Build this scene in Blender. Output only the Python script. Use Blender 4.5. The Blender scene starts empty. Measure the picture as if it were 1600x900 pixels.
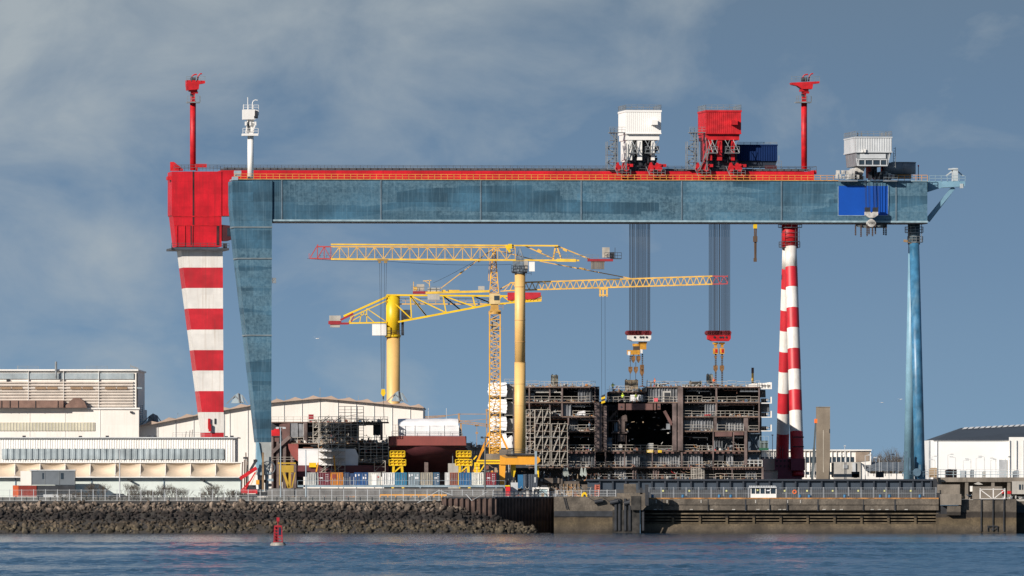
import bpy, math, random
import numpy as np
from mathutils import Vector, Matrix
S = bpy.context.scene
COL = S.collection
R = math.radians
# ---------------------------------------------------------------- camera, world, sun, exposure
D0, EYE, HOR = 2500.0, 11.2, 745.0          # metres to the quay, eye height, horizon row in the photo
cam_d = bpy.data.cameras.new("camera"); cam = bpy.data.objects.new("camera", cam_d); COL.objects.link(cam)
cam.location = (0, -D0, EYE); cam.rotation_euler = (R(90), 0, 0)
cam_d.sensor_width = 36.0; cam_d.lens = 36.0 * D0 / (1600 * .127)
cam_d.shift_y = (HOR - 450) / 1600.0
cam_d.clip_start = 10; cam_d.clip_end = 40000
S.camera = cam
SUN = Vector((-.64, -.68, .41)).normalized()
sl = bpy.data.lights.new("sun", 'SUN'); so = bpy.data.objects.new("sun", sl); COL.objects.link(so)
sl.energy = 5.0; sl.angle = R(.5); sl.color = (1.0, .92, .83)
so.rotation_euler = SUN.to_track_quat('Z', 'Y').to_euler(); so.location = (-200, -200, 200)
W = bpy.data.worlds.new("World"); S.world = W; W.use_nodes = True
nt = W.node_tree; nd = nt.nodes; lk = nt.links
bg = nd['Background']; bg.inputs[1].default_value = .075
sky = nd.new('ShaderNodeTexSky'); sky.sky_type = 'NISHITA'; sky.sun_disc = False
sky.sun_elevation = math.asin(SUN.z); sky.sun_rotation = math.atan2(SUN.x, SUN.y)
tc = nd.new('ShaderNodeTexCoord')
def wn(t, **k):
    n = nd.new(t)
    for a, b in k.items(): setattr(n, a, b)
    return n
mp = wn('ShaderNodeMapping'); mp.inputs['Scale'].default_value = (34, 6, 62); lk.new(tc.outputs['Generated'], mp.inputs[0])
n1 = wn('ShaderNodeTexNoise'); n1.inputs['Scale'].default_value = 1.7; n1.inputs['Detail'].default_value = 9; n1.inputs['Roughness'].default_value = .56; n1.inputs['Distortion'].default_value = .35
lk.new(mp.outputs[0], n1.inputs[0])
mp2 = wn('ShaderNodeMapping'); mp2.inputs['Scale'].default_value = (16, 4, 34); mp2.inputs['Location'].default_value = (3.3, 0, 1.7); lk.new(tc.outputs['Generated'], mp2.inputs[0])
n2 = wn('ShaderNodeTexNoise'); n2.inputs['Scale'].default_value = 1.0; n2.inputs['Detail'].default_value = 4; lk.new(mp2.outputs[0], n2.inputs[0])
sx = wn('ShaderNodeSeparateXYZ'); lk.new(tc.outputs['Generated'], sx.inputs[0])
def wm(op, a, b, c=None, clamp=False):
    n = nd.new('ShaderNodeMath'); n.operation = op; n.use_clamp = clamp
    for i, v in enumerate((a, b, c)):
        if v is None: continue
        if isinstance(v, (int, float)): n.inputs[i].default_value = v
        else: lk.new(v, n.inputs[i])
    return n.outputs[0]
def wramp(v, stops):
    r = nd.new('ShaderNodeValToRGB'); cr = r.color_ramp
    while len(cr.elements) < len(stops): cr.elements.new(.5)
    for e, (p, c) in zip(cr.elements, stops): e.position = p; e.color = (*c, 1)
    lk.new(v, r.inputs[0]); return r.outputs[0]
def wmix(f, a, b):
    n = nd.new('ShaderNodeMix'); n.data_type = 'RGBA'
    if isinstance(f, (int, float)): n.inputs[0].default_value = f
    else: lk.new(f, n.inputs[0])
    for i, v in ((6, a), (7, b)):
        if isinstance(v, tuple): n.inputs[i].default_value = (*v, 1)
        else: lk.new(v, n.inputs[i])
    return n.outputs[2]
# far rain-cloud bank: slate blue, thicker and greyer in its upper left where the sun catches it
base = wramp(wm('MULTIPLY', sx.outputs[2], 6.5), [(0, (2.45, 3.95, 5.6)), (.11, (1.85, 3.05, 4.65)), (.2, (1.6, 2.6, 3.95)), (.25, (1.6, 2.45, 3.55)), (.7, (1.3, 2.5, 4.1))])
lit = wm('MULTIPLY_ADD', wm('MINIMUM', sx.outputs[2], .042), 21, wm('MULTIPLY_ADD', wm('MAXIMUM', sx.outputs[0], -.06), -13.5, -.47))
cf = wm('ADD', wm('MULTIPLY', wm('SUBTRACT', n1.outputs[0], .5), 2.5), lit)
cf = wm('ADD', cf, wm('MULTIPLY', wm('SUBTRACT', n2.outputs[0], .5), 1.1), clamp=True)
cf = wm('MULTIPLY', wm('MULTIPLY', cf, .78), wm('SUBTRACT', 1.6, wm('MULTIPLY', sx.outputs[2], 12), clamp=True))
bank = wmix(cf, base, (5.0, 5.55, 5.8))
high = wm('MULTIPLY', wm('SUBTRACT', sx.outputs[2], .34), 3.0, clamp=True)
allsky = wmix(high, bank, sky.outputs[0])
lk.new(allsky, bg.inputs[0])
S.view_settings.view_transform = 'Standard'; S.view_settings.look = 'None'
S.view_settings.exposure = 0.2; S.view_settings.gamma = 1.0
S.render.resolution_x = 1024; S.render.resolution_y = 576
S.render.engine = 'CYCLES'
# ---------------------------------------------------------------- helpers
rnd = random.Random(7)
def K(y): return .127 * (1 + y / D0)
def X(px, y): return (px - 800) * K(y)
def Z(py, y): return EYE + (HOR - py) * K(y)
def P(px, py, y): return Vector((X(px, y), y, Z(py, y)))
LOCAL = set()
EACH = {'pillar','ledge_post','ledge_rail','fender_pile','downpipe','pilaster','window','wall_lamp','roof_cowl','brown_vent','rib','timber_pile','pale_anchor_plate','black_weep_stain','stiffener','plate_joint','leg_joint_band','canopy_strut','hood_rib','wheel','lifting_lug','bolt','beam_flange','doorway','lightning_rod','load_cell','lower_block','roof_light','bulkhead_stiffener','corner_post','deck_boards','balcony_slab'}
def thing(name, label, cat, loc=(0, 0, 0), rotz=0, group=None, local=False):
    o = bpy.data.objects.new(name, None); COL.objects.link(o)
    o.location = loc; o.rotation_euler = (0, 0, rotz); o.empty_display_size = .5
    o['label'] = label; o['category'] = cat
    if group: o['group'] = group
    if local: LOCAL.add(o.name)
    return o
def tag(o, label, cat, group=None):
    o['label'] = label; o['category'] = cat
    if group: o['group'] = group
    return o
def root_of(o):
    while o.parent: o = o.parent
    return o
class MB:
    def __init__(s): s.v = []; s.f = []; s.m = []; s.c = 0; s.starts = []
    def add(s, vs, fs):
        b = len(s.v); s.starts.append((b, len(s.f))); s.v += [tuple(v) for v in vs]
        for f in fs: s.f.append(tuple(b + i for i in f)); s.m.append(s.c)
    def mat(s, i): s.c = i; return s
    def box(s, x0, x1, y0, y1, z0, z1):
        s.add([(x0,y0,z0),(x1,y0,z0),(x1,y1,z0),(x0,y1,z0),(x0,y0,z1),(x1,y0,z1),(x1,y1,z1),(x0,y1,z1)],
              [(0,3,2,1),(4,5,6,7),(0,1,5,4),(1,2,6,5),(2,3,7,6),(3,0,4,7)]); return s
    def pbox(s, px0, px1, pt, pb, y, d):
        return s.box(X(px0, y), X(px1, y), y, y + d, Z(pb, y), Z(pt, y))
    def quad(s, *p): s.add(p, [tuple(range(len(p)))]); return s
    def prism(s, pts, y0, y1):       # pts (x,z), clockwise or not
        n = len(pts); a = sum(pts[i][0]*pts[(i+1)%n][1]-pts[(i+1)%n][0]*pts[i][1] for i in range(n))
        if a < 0: pts = pts[::-1]
        s.add([(x, y0, z) for x, z in pts] + [(x, y1, z) for x, z in pts],
              [tuple(range(n)), tuple(range(2*n-1, n-1, -1))] + [(i, i+n, (i+1)%n+n, (i+1)%n) for i in range(n)]); return s
    def pprism(s, pts, y, d): return s.prism([(X(a, y), Z(b, y)) for a, b in pts], y, y + d)
    def bar(s, p, q, w, h=None):
        p = Vector(p); q = Vector(q); h = h or w; d = q - p
        if d.length < 1e-5: return s
        d.normalize(); up = Vector((0, 0, 1)) if abs(d.z) < .95 else Vector((0, 1, 0))
        a = d.cross(up).normalized() * w / 2; b = a.cross(d).normalized() * h / 2
        s.add([p-a-b, p+a-b, p+a+b, p-a+b, q-a-b, q+a-b, q+a+b, q-a+b],
              [(0,1,2,3),(7,6,5,4),(0,4,5,1),(1,5,6,2),(2,6,7,3),(3,7,4,0)]); return s
    def tube(s, p, q, r, r2=None, n=8, cap=True):
        p = Vector(p); q = Vector(q); r2 = r if r2 is None else r2; d = (q - p)
        if d.length < 1e-6: return s
        d.normalize(); up = Vector((0, 0, 1)) if abs(d.z) < .95 else Vector((0, 1, 0))
        a = d.cross(up).normalized(); b = d.cross(a).normalized()
        vs = [c + (a*math.cos(t)+b*math.sin(t))*rr for c, rr in ((p, r), (q, r2)) for t in [2*math.pi*i/n for i in range(n)]]
        fs = [(i, i+n, (i+1)%n+n, (i+1)%n) for i in range(n)]
        if cap: fs += [tuple(range(n)), tuple(range(2*n-1, n-1, -1))]
        s.add(vs, fs); return s
    def path(s, pts, r, n=6):
        for a, b in zip(pts, pts[1:]): s.tube(a, b, r, n=n)
        return s
    def cable(s, p, q, r, sag=0, k=10):
        p = Vector(p); q = Vector(q)
        pts = [p.lerp(q, i/k) - Vector((0, 0, sag*4*(i/k)*(1-i/k))) for i in range(k+1)]
        return s.path(pts, r, 4)
    def rail(s, p, q, h=1.1, sp=1.7, w=.07, rails=(1, .5)):
        p = Vector(p); q = Vector(q); n = max(1, round((q-p).length/sp)); u = Vector((0, 0, h))
        for i in range(n+1):
            a = p.lerp(q, i/n); s.bar(a, a+u, w)
        for f in rails: s.bar(p+u*f, q+u*f, w)
        return s
    def truss(s, p, q, ph, qh, w, nb, rc, rd, mid=True, zig=True, lace=True):
        """box girder: bottom chord p-q, height vectors ph at p / qh at q, width vector w"""
        p = Vector(p); q = Vector(q); ph = Vector(ph); qh = Vector(qh); w = Vector(w)
        for o in (w*-.5, w*.5):
            s.bar(p+o, q+o, rc); s.bar(p+ph+o, q+qh+o, rc)
        for i in range(nb+1):
            t = i/nb; a = p.lerp(q, t); h = ph.lerp(qh, t)
            for o in (w*-.5, w*.5):
                if zig:
                    s.bar(a+o, a+h+o, rd)
                if i < nb:
                    t2 = (i+1)/nb; b = p.lerp(q, t2); h2 = ph.lerp(qh, t2)
                    if zig: s.bar(a+o, b+h2+o, rd) if i % 2 == 0 else s.bar(a+h+o, b+o, rd)
                    else:
                        tm = (i+.5)/nb; m = p.lerp(q, tm); s.bar(a+o, m+ph.lerp(qh, tm)+o, rd); s.bar(m+ph.lerp(qh, tm)+o, b+o, rd)
            if lace:
                s.bar(a-w*.5, a+w*.5, rd); s.bar(a+h-w*.5, a+h+w*.5, rd)
        return s
    def corr(s, p, q, z0, z1, per=.6, dep=.12, nrm=None):
        """corrugated sheet standing on p-q"""
        p = Vector(p); q = Vector(q); L = (q-p).length; n = max(1, round(L/per)); d = (q-p).normalized()
        nr = Vector(nrm) if nrm else Vector((d.y, -d.x, 0))
        pts = []
        for i in range(n):
            for t, o in ((0, 0), (.35, 0), (.5, 1), (.85, 1)): pts.append(p + d*L*(i+t)/n + nr*dep*o)
        pts.append(q)
        vs = [(v.x, v.y, z0) for v in pts] + [(v.x, v.y, z1) for v in pts]; m = len(pts)
        s.add(vs, [(i, i+1, i+1+m, i+m) for i in range(m-1)]); return s
    def build(s, name, mats, parent=None, origin=None, smooth=False, kind=None):
        if name in EACH and parent and len(s.starts) > 1:
            st = s.starts+[(len(s.v), len(s.f))]; o = None
            for (v0, f0), (v1, f1) in zip(st, st[1:]):
                q = MB(); q.v = s.v[v0:v1]; q.f = [tuple(i-v0 for i in f) for f in s.f[f0:f1]]; q.m = s.m[f0:f1]; q.starts = [(0, 0)]
                o = q.build(name, mats, parent, origin, smooth, kind)
            return o
        if not isinstance(mats, (list, tuple)): mats = [mats]
        me = bpy.data.meshes.new(name); me.from_pydata(s.v, [], s.f)
        for m in mats: me.materials.append(m)
        me.polygons.foreach_set('material_index', s.m)
        if smooth: me.polygons.foreach_set('use_smooth', [True]*len(s.f))
        o = bpy.data.objects.new(name, me); COL.objects.link(o)
        if parent:
            rt = root_of(parent)
            if rt.name not in LOCAL:
                me.transform(Matrix.Translation(-rt.location))
            o.parent = parent
        else:
            if origin is None:
                a = np.array(s.v); c = (a.min(0)+a.max(0))/2; origin = (c[0], c[1], a[:, 2].min())
            origin = Vector(origin); me.transform(Matrix.Translation(-origin)); o.location = origin
        me.update()
        if kind: o['kind'] = kind
        return o
def smooth_round(o, ang=35):
    me = o.data; me.polygons.foreach_set('use_smooth', [len(p.vertices) == 4 for p in me.polygons]); return o
def copy_tree(o, parent=None):
    c = o.copy(); COL.objects.link(c)
    if parent: c.parent = parent
    for ch in list(o.children): copy_tree(ch, c)
    return c
# ---------------------------------------------------------------- materials
MATS = {}
def mat(name, col, rough=.6, metal=0, var=.18, scale=.6, streak=0, scol=(.05,.04,.035), sscale=(2.2,2.2,.12), panel=None, spec=.5, bump=0, fine=.3):
    if name in MATS: return MATS[name]
    m = bpy.data.materials.new(name); m.use_nodes = True; t = m.node_tree; n = t.nodes; l = t.links
    b = n['Principled BSDF']; b.inputs['Roughness'].default_value = rough; b.inputs['Metallic'].default_value = metal
    b.inputs['Specular IOR Level'].default_value = spec
    g = n.new('ShaderNodeNewGeometry'); pos = g.outputs['Position']
    def noise(sc, det=5, vec=None, mscale=None):
        x = n.new('ShaderNodeTexNoise'); x.inputs['Scale'].default_value = sc; x.inputs['Detail'].default_value = det
        src = vec or pos
        if mscale:
            mm = n.new('ShaderNodeMapping'); mm.inputs['Scale'].default_value = mscale; l.new(src, mm.inputs[0]); src = mm.outputs[0]
        l.new(src, x.inputs[0]); return x.outputs[0]
    def mix(f, a, bb, mode='MIX'):
        x = n.new('ShaderNodeMix'); x.data_type = 'RGBA'; x.blend_type = mode
        if isinstance(f, (int, float)): x.inputs[0].default_value = f
        else: l.new(f, x.inputs[0])
        for i, v in ((6, a), (7, bb)):
            if isinstance(v, tuple): x.inputs[i].default_value = (*v, 1)
            else: l.new(v, x.inputs[i])
        return x.outputs[2]
    def ramp(v, lo, hi, a=0, c=1):
        x = n.new('ShaderNodeMapRange'); x.inputs[1].default_value = lo; x.inputs[2].default_value = hi
        x.inputs[3].default_value = a; x.inputs[4].default_value = c; l.new(v, x.inputs[0]); return x.outputs[0]
    dark = tuple(c*(1-var*1.6) for c in col); lite = tuple(min(1, c*(1+var*.8)) for c in col)
    cc = mix(ramp(noise(scale), .3, .7), dark, lite)
    cc = mix(ramp(noise(scale*9, 3), .35, .7, 0, fine), cc, dark)
    if panel:
        w, h, amt = panel
        sep = n.new('ShaderNodeSeparateXYZ'); l.new(pos, sep.inputs[0]); cb = n.new('ShaderNodeCombineXYZ')
        l.new(sep.outputs[0], cb.inputs[0]); l.new(sep.outputs[2], cb.inputs[1])
        bt = n.new('ShaderNodeTexBrick'); l.new(cb.outputs[0], bt.inputs[0])
        bt.inputs['Scale'].default_value = 1; bt.inputs['Brick Width'].default_value = w; bt.inputs['Row Height'].default_value = h
        bt.inputs['Mortar Size'].default_value = .05; bt.inputs['Mortar Smooth'].default_value = .3; bt.offset = .5
        bt.inputs['Color1'].default_value = (1, 1, 1, 1); bt.inputs['Color2'].default_value = (1-amt, 1-amt, 1-amt, 1)
        q = 1-amt*.9; bt.inputs['Mortar'].default_value = (q, q, q, 1)
        cc = mix(1.0, cc, bt.outputs[0], 'MULTIPLY')
    if streak:
        cc = mix(ramp(noise(1, 4, None, sscale), .5, .8, 0, streak), cc, scol)
    l.new(cc, b.inputs['Base Color'])
    if bump:
        bp = n.new('ShaderNodeBump'); bp.inputs['Strength'].default_value = bump; bp.inputs['Distance'].default_value = .1
        l.new(noise(scale*6, 6), bp.inputs['Height']); l.new(bp.outputs[0], b.inputs['Normal'])
    MATS[name] = m; m['_cc'] = 0
    return m
def tweak(m, fn):
    """append extra nodes between the current base colour and the shader"""
    t = m.node_tree; b = t.nodes['Principled BSDF']; src = b.inputs['Base Color'].links[0].from_socket
    out = fn(t, src); t.links.new(out, b.inputs['Base Color'])
# ---------------------------------------------------------------- palette
white = mat('white_paint', (.80, .78, .74), .5, var=.05, scale=.3, streak=.25, scol=(.45, .36, .27))
cream = mat('cream_cladding', (.83, .785, .72), .6, var=.05, scale=.15, panel=(8, 3.2, .05), streak=.18, scol=(.42, .34, .26))
redp = mat('red_paint', (.64, .010, .022), .5, var=.2, scale=.3, streak=.5, scol=(.20, .012, .014), panel=(6, 2.6, .16), spec=.35)
redm = mat('red_machinery', (.56, .014, .02), .5, var=.25, scale=.8, streak=.4, scol=(.16, .02, .02), spec=.35)
redstripe = mat('red_stripe_paint', (.58, .018, .03), .5, var=.16, scale=.4, streak=.5, scol=(.22, .03, .03), panel=(5, 4.1, .12))
whitestripe = mat('white_stripe_paint', (.78, .75, .70), .5, var=.08, scale=.4, streak=.5, scol=(.42, .33, .25), panel=(5, 4.1, .08))
blue = mat('weathered_blue_paint', (.052, .14, .215), .6, var=.30, scale=.16, spec=.3, streak=.35, scol=(.16, .27, .34), sscale=(3.5, 3.5, .14), panel=(13, 1.9, .38), fine=.35)
bluet = mat('blue_tube_paint', (.055, .19, .33), .4, var=.3, scale=.5, streak=.6, scol=(.19, .33, .42), sscale=(1, 1, .25))
bluel = mat('pale_blue_paint', (.20, .36, .46), .45, var=.14, scale=.3, streak=.5, scol=(.10, .23, .33), sscale=(1.4, 1.4, .08))
bluetrim = mat('blue_trim', (.30, .42, .47), .5, var=.2, scale=1)
royal = mat('royal_blue_panel', (.0, .07, .40), .5, var=.08, scale=.2)
orange = mat('orange_rail', (.70, .33, .06), .5, var=.2, scale=1)
grey = mat('galvanised_grey', (.27, .29, .30), .5, .3, var=.25, scale=.8)
lgrey = mat('light_grey_paint', (.52, .54, .55), .5, var=.12, scale=.4, streak=.35, scol=(.3, .28, .25))
bgrey = mat('blue_grey_steel', (.30, .38, .43), .5, var=.15, scale=.5, streak=.3)
dark = mat('dark_steel', (.035, .038, .045), .55, .2, var=.3, scale=.8)
rope = mat('steel_rope', (.03, .035, .045), .6, .2, var=.1)
rust = mat('rusty_hull_steel', (.165, .12, .11), .7, var=.4, scale=.5, streak=.5, scol=(.035, .02, .018))
rustl = mat('lighter_primer_steel', (.19, .10, .085), .7, var=.35, scale=.6, streak=.4)
hullred = mat('hull_red_primer', (.24, .055, .045), .6, var=.12, scale=.2, streak=.2)
yel = mat('crane_yellow', (.80, .52, .012), .42, var=.1, scale=.4, streak=.15)
tan = mat('faded_yellow', (.77, .48, .17), .5, var=.1, scale=.25, streak=.25, scol=(.5, .27, .06), sscale=(1.2, 1.2, .06))
lat = mat('lattice_yellow', (.74, .43, .08), .5, var=.18, scale=.6)
ora = mat('portal_orange', (.76, .33, .02), .5, var=.08, scale=.3, streak=.12)
conc = mat('concrete', (.22, .19, .155), .85, var=.25, scale=.3, streak=.6, scol=(.07, .06, .05), sscale=(1.5, 1.5, .15), bump=.4)
concl = mat('light_concrete', (.42, .40, .36), .85, var=.15, scale=.3, streak=.3)
navy = mat('navy_steel', (.045, .062, .085), .45, var=.12, scale=.4, streak=.2)
navyc = mat('navy_cladding', (.004, .020, .085), .8, spec=.15, var=.1, scale=.3)
tarp = mat('white_tarpaulin', (.78, .78, .79), .5, var=.08, scale=.5)
tarps = mat('grey_netting', (.40, .38, .36), .8, var=.2, scale=.7)
canvas = mat('tan_canvas', (.60, .49, .37), .8, var=.1, scale=.3)
brownroof = mat('brown_roof_fabric', (.44, .33, .26), .8, var=.1, scale=.3)
glass = mat('window_glass', (.03, .045, .06), .12, var=.2, scale=.6, spec=.8)
glasspale = mat('translucent_glazing', (.33, .38, .40), .35, var=.2, scale=.35, streak=.4, scol=(.55, .58, .58), sscale=(1.3, 1, .05))
galv = mat('scaffold_tube', (.50, .46, .40), .6, .1, var=.25, scale=1)
wood = mat('weathered_timber', (.30, .20, .11), .8, var=.25, scale=1)
bulk = mat('bulkhead_grey', (.25, .26, .275), .7, var=.35, scale=.6, streak=.6, scol=(.05, .045, .04), sscale=(2, 2, .3))
bulkd = mat('bulkhead_shade', (.05, .055, .065), .8, var=.35, scale=.5)  # interior darkness of the deep bays put into the colour
asph = mat('asphalt', (.05, .05, .052), .9, var=.2, scale=.5)
hivis = mat('hi_vis_yellow', (.55, .75, .03), .6, var=.05)
hivo = mat('hi_vis_orange', (.85, .16, .02), .6, var=.05)
skin = mat('skin', (.45, .27, .18), .6, var=.05)
cloth = mat('dark_clothing', (.03, .04, .07), .8, var=.1)
twigm = mat('bare_twigs', (.12, .095, .07), .9, var=.3, scale=1)
def plain(name, c, r=.6): return mat(name, c, r, var=.15, scale=.7, streak=.2)
# blue panels show lighter plates and a chalky upper edge
def add_patches(t, src):
    n = t.nodes; l = t.links
    g = n.new('ShaderNodeNewGeometry'); mm = n.new('ShaderNodeMapping'); mm.inputs['Scale'].default_value = (.045, .045, .30); l.new(g.outputs['Position'], mm.inputs[0])
    v = n.new('ShaderNodeTexVoronoi'); v.distance = 'CHEBYCHEV'; v.inputs['Scale'].default_value = 1.0; l.new(mm.outputs[0], v.inputs[0])
    s = n.new('ShaderNodeSeparateXYZ'); l.new(v.outputs['Color'], s.inputs[0])
    r = n.new('ShaderNodeMapRange'); r.inputs[1].default_value = .35; r.inputs[2].default_value = .75; r.inputs[3].default_value = 0; r.inputs[4].default_value = .5; l.new(s.outputs[0], r.inputs[0])
    nz = n.new('ShaderNodeTexNoise'); nz.inputs['Scale'].default_value = 1.6; nz.inputs['Detail'].default_value = 8; nz.inputs['Roughness'].default_value = .7; l.new(g.outputs['Position'], nz.inputs[0])
    nr = n.new('ShaderNodeMapRange'); nr.inputs[1].default_value = .35; nr.inputs[2].default_value = .65; l.new(nz.outputs[0], nr.inputs[0])
    mu = n.new('ShaderNodeMath'); mu.operation = 'MULTIPLY'; l.new(r.outputs[0], mu.inputs[0]); l.new(nr.outputs[0], mu.inputs[1]); r = mu
    m = n.new('ShaderNodeMix'); m.data_type = 'RGBA'; l.new(r.outputs[0], m.inputs[0]); l.new(src, m.inputs[6]); m.inputs[7].default_value = (.17, .29, .36, 1)
    return m.outputs[2]
tweak(blue, add_patches)
# tidal staining on rock and quay walls: real bands at fixed heights above low water
def tidal(bands, wob=.5):
    def fn(t, src):
        n = t.nodes; l = t.links
        g = n.new('ShaderNodeNewGeometry'); s = n.new('ShaderNodeSeparateXYZ'); l.new(g.outputs['Position'], s.inputs[0])
        no = n.new('ShaderNodeTexNoise'); no.inputs['Scale'].default_value = .45; no.inputs['Detail'].default_value = 5; l.new(g.outputs['Position'], no.inputs[0])
        a = n.new('ShaderNodeMath'); a.operation = 'MULTIPLY_ADD'; l.new(no.outputs[0], a.inputs[0]); a.inputs[1].default_value = wob*2; l.new(s.outputs[2], a.inputs[2])
        d = n.new('ShaderNodeMath'); d.operation = 'MULTIPLY_ADD'; l.new(a.outputs[0], d.inputs[0]); d.inputs[1].default_value = .1; d.inputs[2].default_value = -wob*.1
        r = n.new('ShaderNodeValToRGB'); cr = r.color_ramp
        while len(cr.elements) < len(bands): cr.elements.new(.5)
        for e, (z, c) in zip(cr.elements, bands): e.position = min(1, max(0, z/10)); e.color = (*c, 1)
        l.new(d.outputs[0], r.inputs[0])
        m = n.new('ShaderNodeMix'); m.data_type = 'RGBA'; m.blend_type = 'MULTIPLY'; m.inputs[0].default_value = 1
        l.new(src, m.inputs[6]); l.new(r.outputs[0], m.inputs[7]); return m.outputs[2]
    return fn
rock = mat('riprap_rock', (.22, .17, .13), .9, var=.5, scale=.7, fine=.5, bump=.6)
tweak(rock, tidal([(0, (.25, .27, .24)), (.9, (.48, .50, .42)), (2.3, (.42, .40, .35)), (2.8, (.10, .10, .12)), (4.1, (.14, .135, .15)), (4.9, (.75, .75, .75)), (6, (1, 1, 1))]))
def add_rockvar(t, src):
    n = t.nodes; l = t.links; g = n.new('ShaderNodeObjectInfo')
    v = n.new('ShaderNodeTexVoronoi'); v.inputs['Scale'].default_value = .8; ge = n.new('ShaderNodeNewGeometry'); l.new(ge.outputs['Position'], v.inputs[0])
    s = n.new('ShaderNodeSeparateXYZ'); l.new(v.outputs['Color'], s.inputs[0])
    r = n.new('ShaderNodeMapRange'); r.inputs[3].default_value = .4; r.inputs[4].default_value = 1.5; l.new(s.outputs[0], r.inputs[0])
    m = n.new('ShaderNodeMix'); m.data_type = 'RGBA'; m.blend_type = 'MULTIPLY'; m.inputs[0].default_value = 1; l.new(src, m.inputs[6]); l.new(r.outputs[0], m.inputs[7]); return m.outputs[2]
tweak(rock, add_rockvar)
quaym = mat('tidal_quay_concrete', (.165, .138, .108), .85, var=.4, scale=.4, streak=.65, scol=(.06, .05, .04), sscale=(1.2, 1.2, .2), bump=.5, fine=.6)
tweak(quaym, tidal([(0, (.30, .29, .26)), (1.0, (.62, .58, .5)), (2.0, (.8, .72, .52)), (3.0, (.7, .6, .43)), (3.2, (.25, .24, .24)), (4.1, (.22, .21, .21)), (4.4, (.85, .85, .85)), (7, (1, 1, 1))], .25))
pilem = mat('sheet_pile_steel', (.12, .075, .06), .75, var=.4, scale=.6, streak=.5, scol=(.03, .025, .025))
tweak(pilem, tidal([(0, (.35, .33, .28)), (2.2, (.7, .65, .45)), (2.6, (.4, .35, .35)), (5, (.8, .8, .8)), (7, (1, 1, 1))]))
# ---------------------------------------------------------------- ground, revetment, water
GZ = 6.4
gm = mat('ground_hardstanding', (.16, .15, .135), .95, var=.25, scale=.08, fine=.4)
g = MB(); F = [(-9000, 4), (X(692, 4), 4), (X(692, 2), 2), (X(770, 2), 2), (X(866, 20), 20), (X(867, 13.5), 13.5), (9000, 13.5), (9000, 16000), (-9000, 16000)]
g.add([(x, y, GZ) for x, y in F], [tuple(range(9))]); g.build('ground', gm, origin=(0, 0, 0), kind='structure')
b = MB(); b.box(-700, X(368, 12), 10, 20, GZ, GZ+.004); b.build('road', asph, kind='structure')
b = MB(); b.box(-700, X(690, 12), 6.6, 7.1, GZ, GZ+.75); b.build('kerb_wall', mat('kerb_concrete', (.20, .20, .19), .9), kind='structure')
def crest(px):
    if px < 700: return 5.9
    return max(.05, 5.9*(1-(px-700)/140.0)**.8) if px < 840 else .05
pxs = list(range(-700, 701, 50)) + list(range(710, 861, 10))
b = MB(); vs = []
for px in pxs:
    h = crest(px); x = (px-800)*.127
    vs += [(x, -9.2, -1), (x, -7, .1*h), (x, 3, h), (x, 4.02 if px < 695 else 1.9 if px < 775 else 3.98, GZ-.004 if px < 695 else h)]
fs = []
for i in range(len(pxs)-1):
    for k in range(3): fs.append((i*4+k, i*4+4+k, i*4+5+k, i*4+1+k))
b.add(vs, fs); b.build('revetment_slope', mat('slope_fill', (.045, .04, .035), .95), origin=(0, 0, 0), kind='structure')
rng = np.random.default_rng(3)
def rock_mesh(seed):
    import bmesh
    bm = bmesh.new(); bmesh.ops.create_icosphere(bm, subdivisions=2, radius=1)
    r2 = np.random.default_rng(seed); planes = [Vector(r2.normal(size=3)).normalized() for _ in range(9)]; off = r2.uniform(.5, .85, 9)
    sc = r2.uniform(.75, 1.15, 3)
    for v in bm.verts:
        c = v.co.copy()
        for n_, o_ in zip(planes, off):
            d = c.dot(n_)
            if d > o_: c -= n_*(d-o_)
        v.co = Vector((c.x*sc[0]*1.15, c.y*sc[1], c.z*sc[2]*.85))
    me = bpy.data.meshes.new('riprap_boulder'); bm.to_mesh(me); bm.free(); me.materials.append(rock); return me
rmesh = [rock_mesh(i) for i in range(9)]
rocks = []
px = -120.0
cand = []
while px < 836:
    for k in range(21):
        t = (k + rng.uniform(0, .9))/21; h = crest(px)
        if h < .3 and t > .3: continue
        if px > 705 and t > .95: continue
        cand.append((px + rng.uniform(-4, 4), t, rng.uniform(.2, .56)*(1.1 if t < .4 else 1)*(1.0 if rng.random() > .12 else rng.uniform(1.4, 2.1))))
    px += 5.0
for (px, t, r) in cand:
    y = -7.6+t*10.6; x = (px-800)*.127; z = crest(px)*t + rng.uniform(-.3, .4)
    rocks.append((r, x, y, z, rng.integers(0, 9), rng.uniform(0, 6.28, 3)))
rocks.sort(key=lambda q: -q[0] if -800 < q[1]/.127 < 50 else 9)
tiers = [('tan dry boulder in the sunlit top band of the rock bank', 4.5), ('blackened wet boulder in the dark tide band of the rock bank', 2.6), ('olive brown weedy boulder in the lowest band above the water', -9)]
def rot(a): return Matrix.Rotation(a[0], 3, 'X') @ Matrix.Rotation(a[1], 3, 'Y') @ Matrix.Rotation(a[2], 3, 'Z')
for q in rocks[:295]:
    o = bpy.data.objects.new('riprap_boulder', rmesh[q[4]]); COL.objects.link(o)
    o.location = q[1:4]; o.scale = (q[0],)*3; o.rotation_euler = tuple(q[5])
    for lb, z0 in tiers:
        if q[3] >= z0: tag(o, lb, 'boulder', lb.split(' boulder')[0]+' boulders'); break
vv = []; ff = []; base = 0
rv = [np.array([v.co[:] for v in m.vertices]) for m in rmesh]; rf = [np.array([p.vertices[:] for p in m.polygons]) for m in rmesh]
for q in rocks[295:]:
    M = np.array(rot(q[5])); vv.append(rv[q[4]] @ M.T * q[0] + np.array(q[1:4])); ff.append(rf[q[4]]+base); base += len(rv[q[4]])
vv = np.concatenate(vv); ff = np.concatenate(ff)
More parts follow.
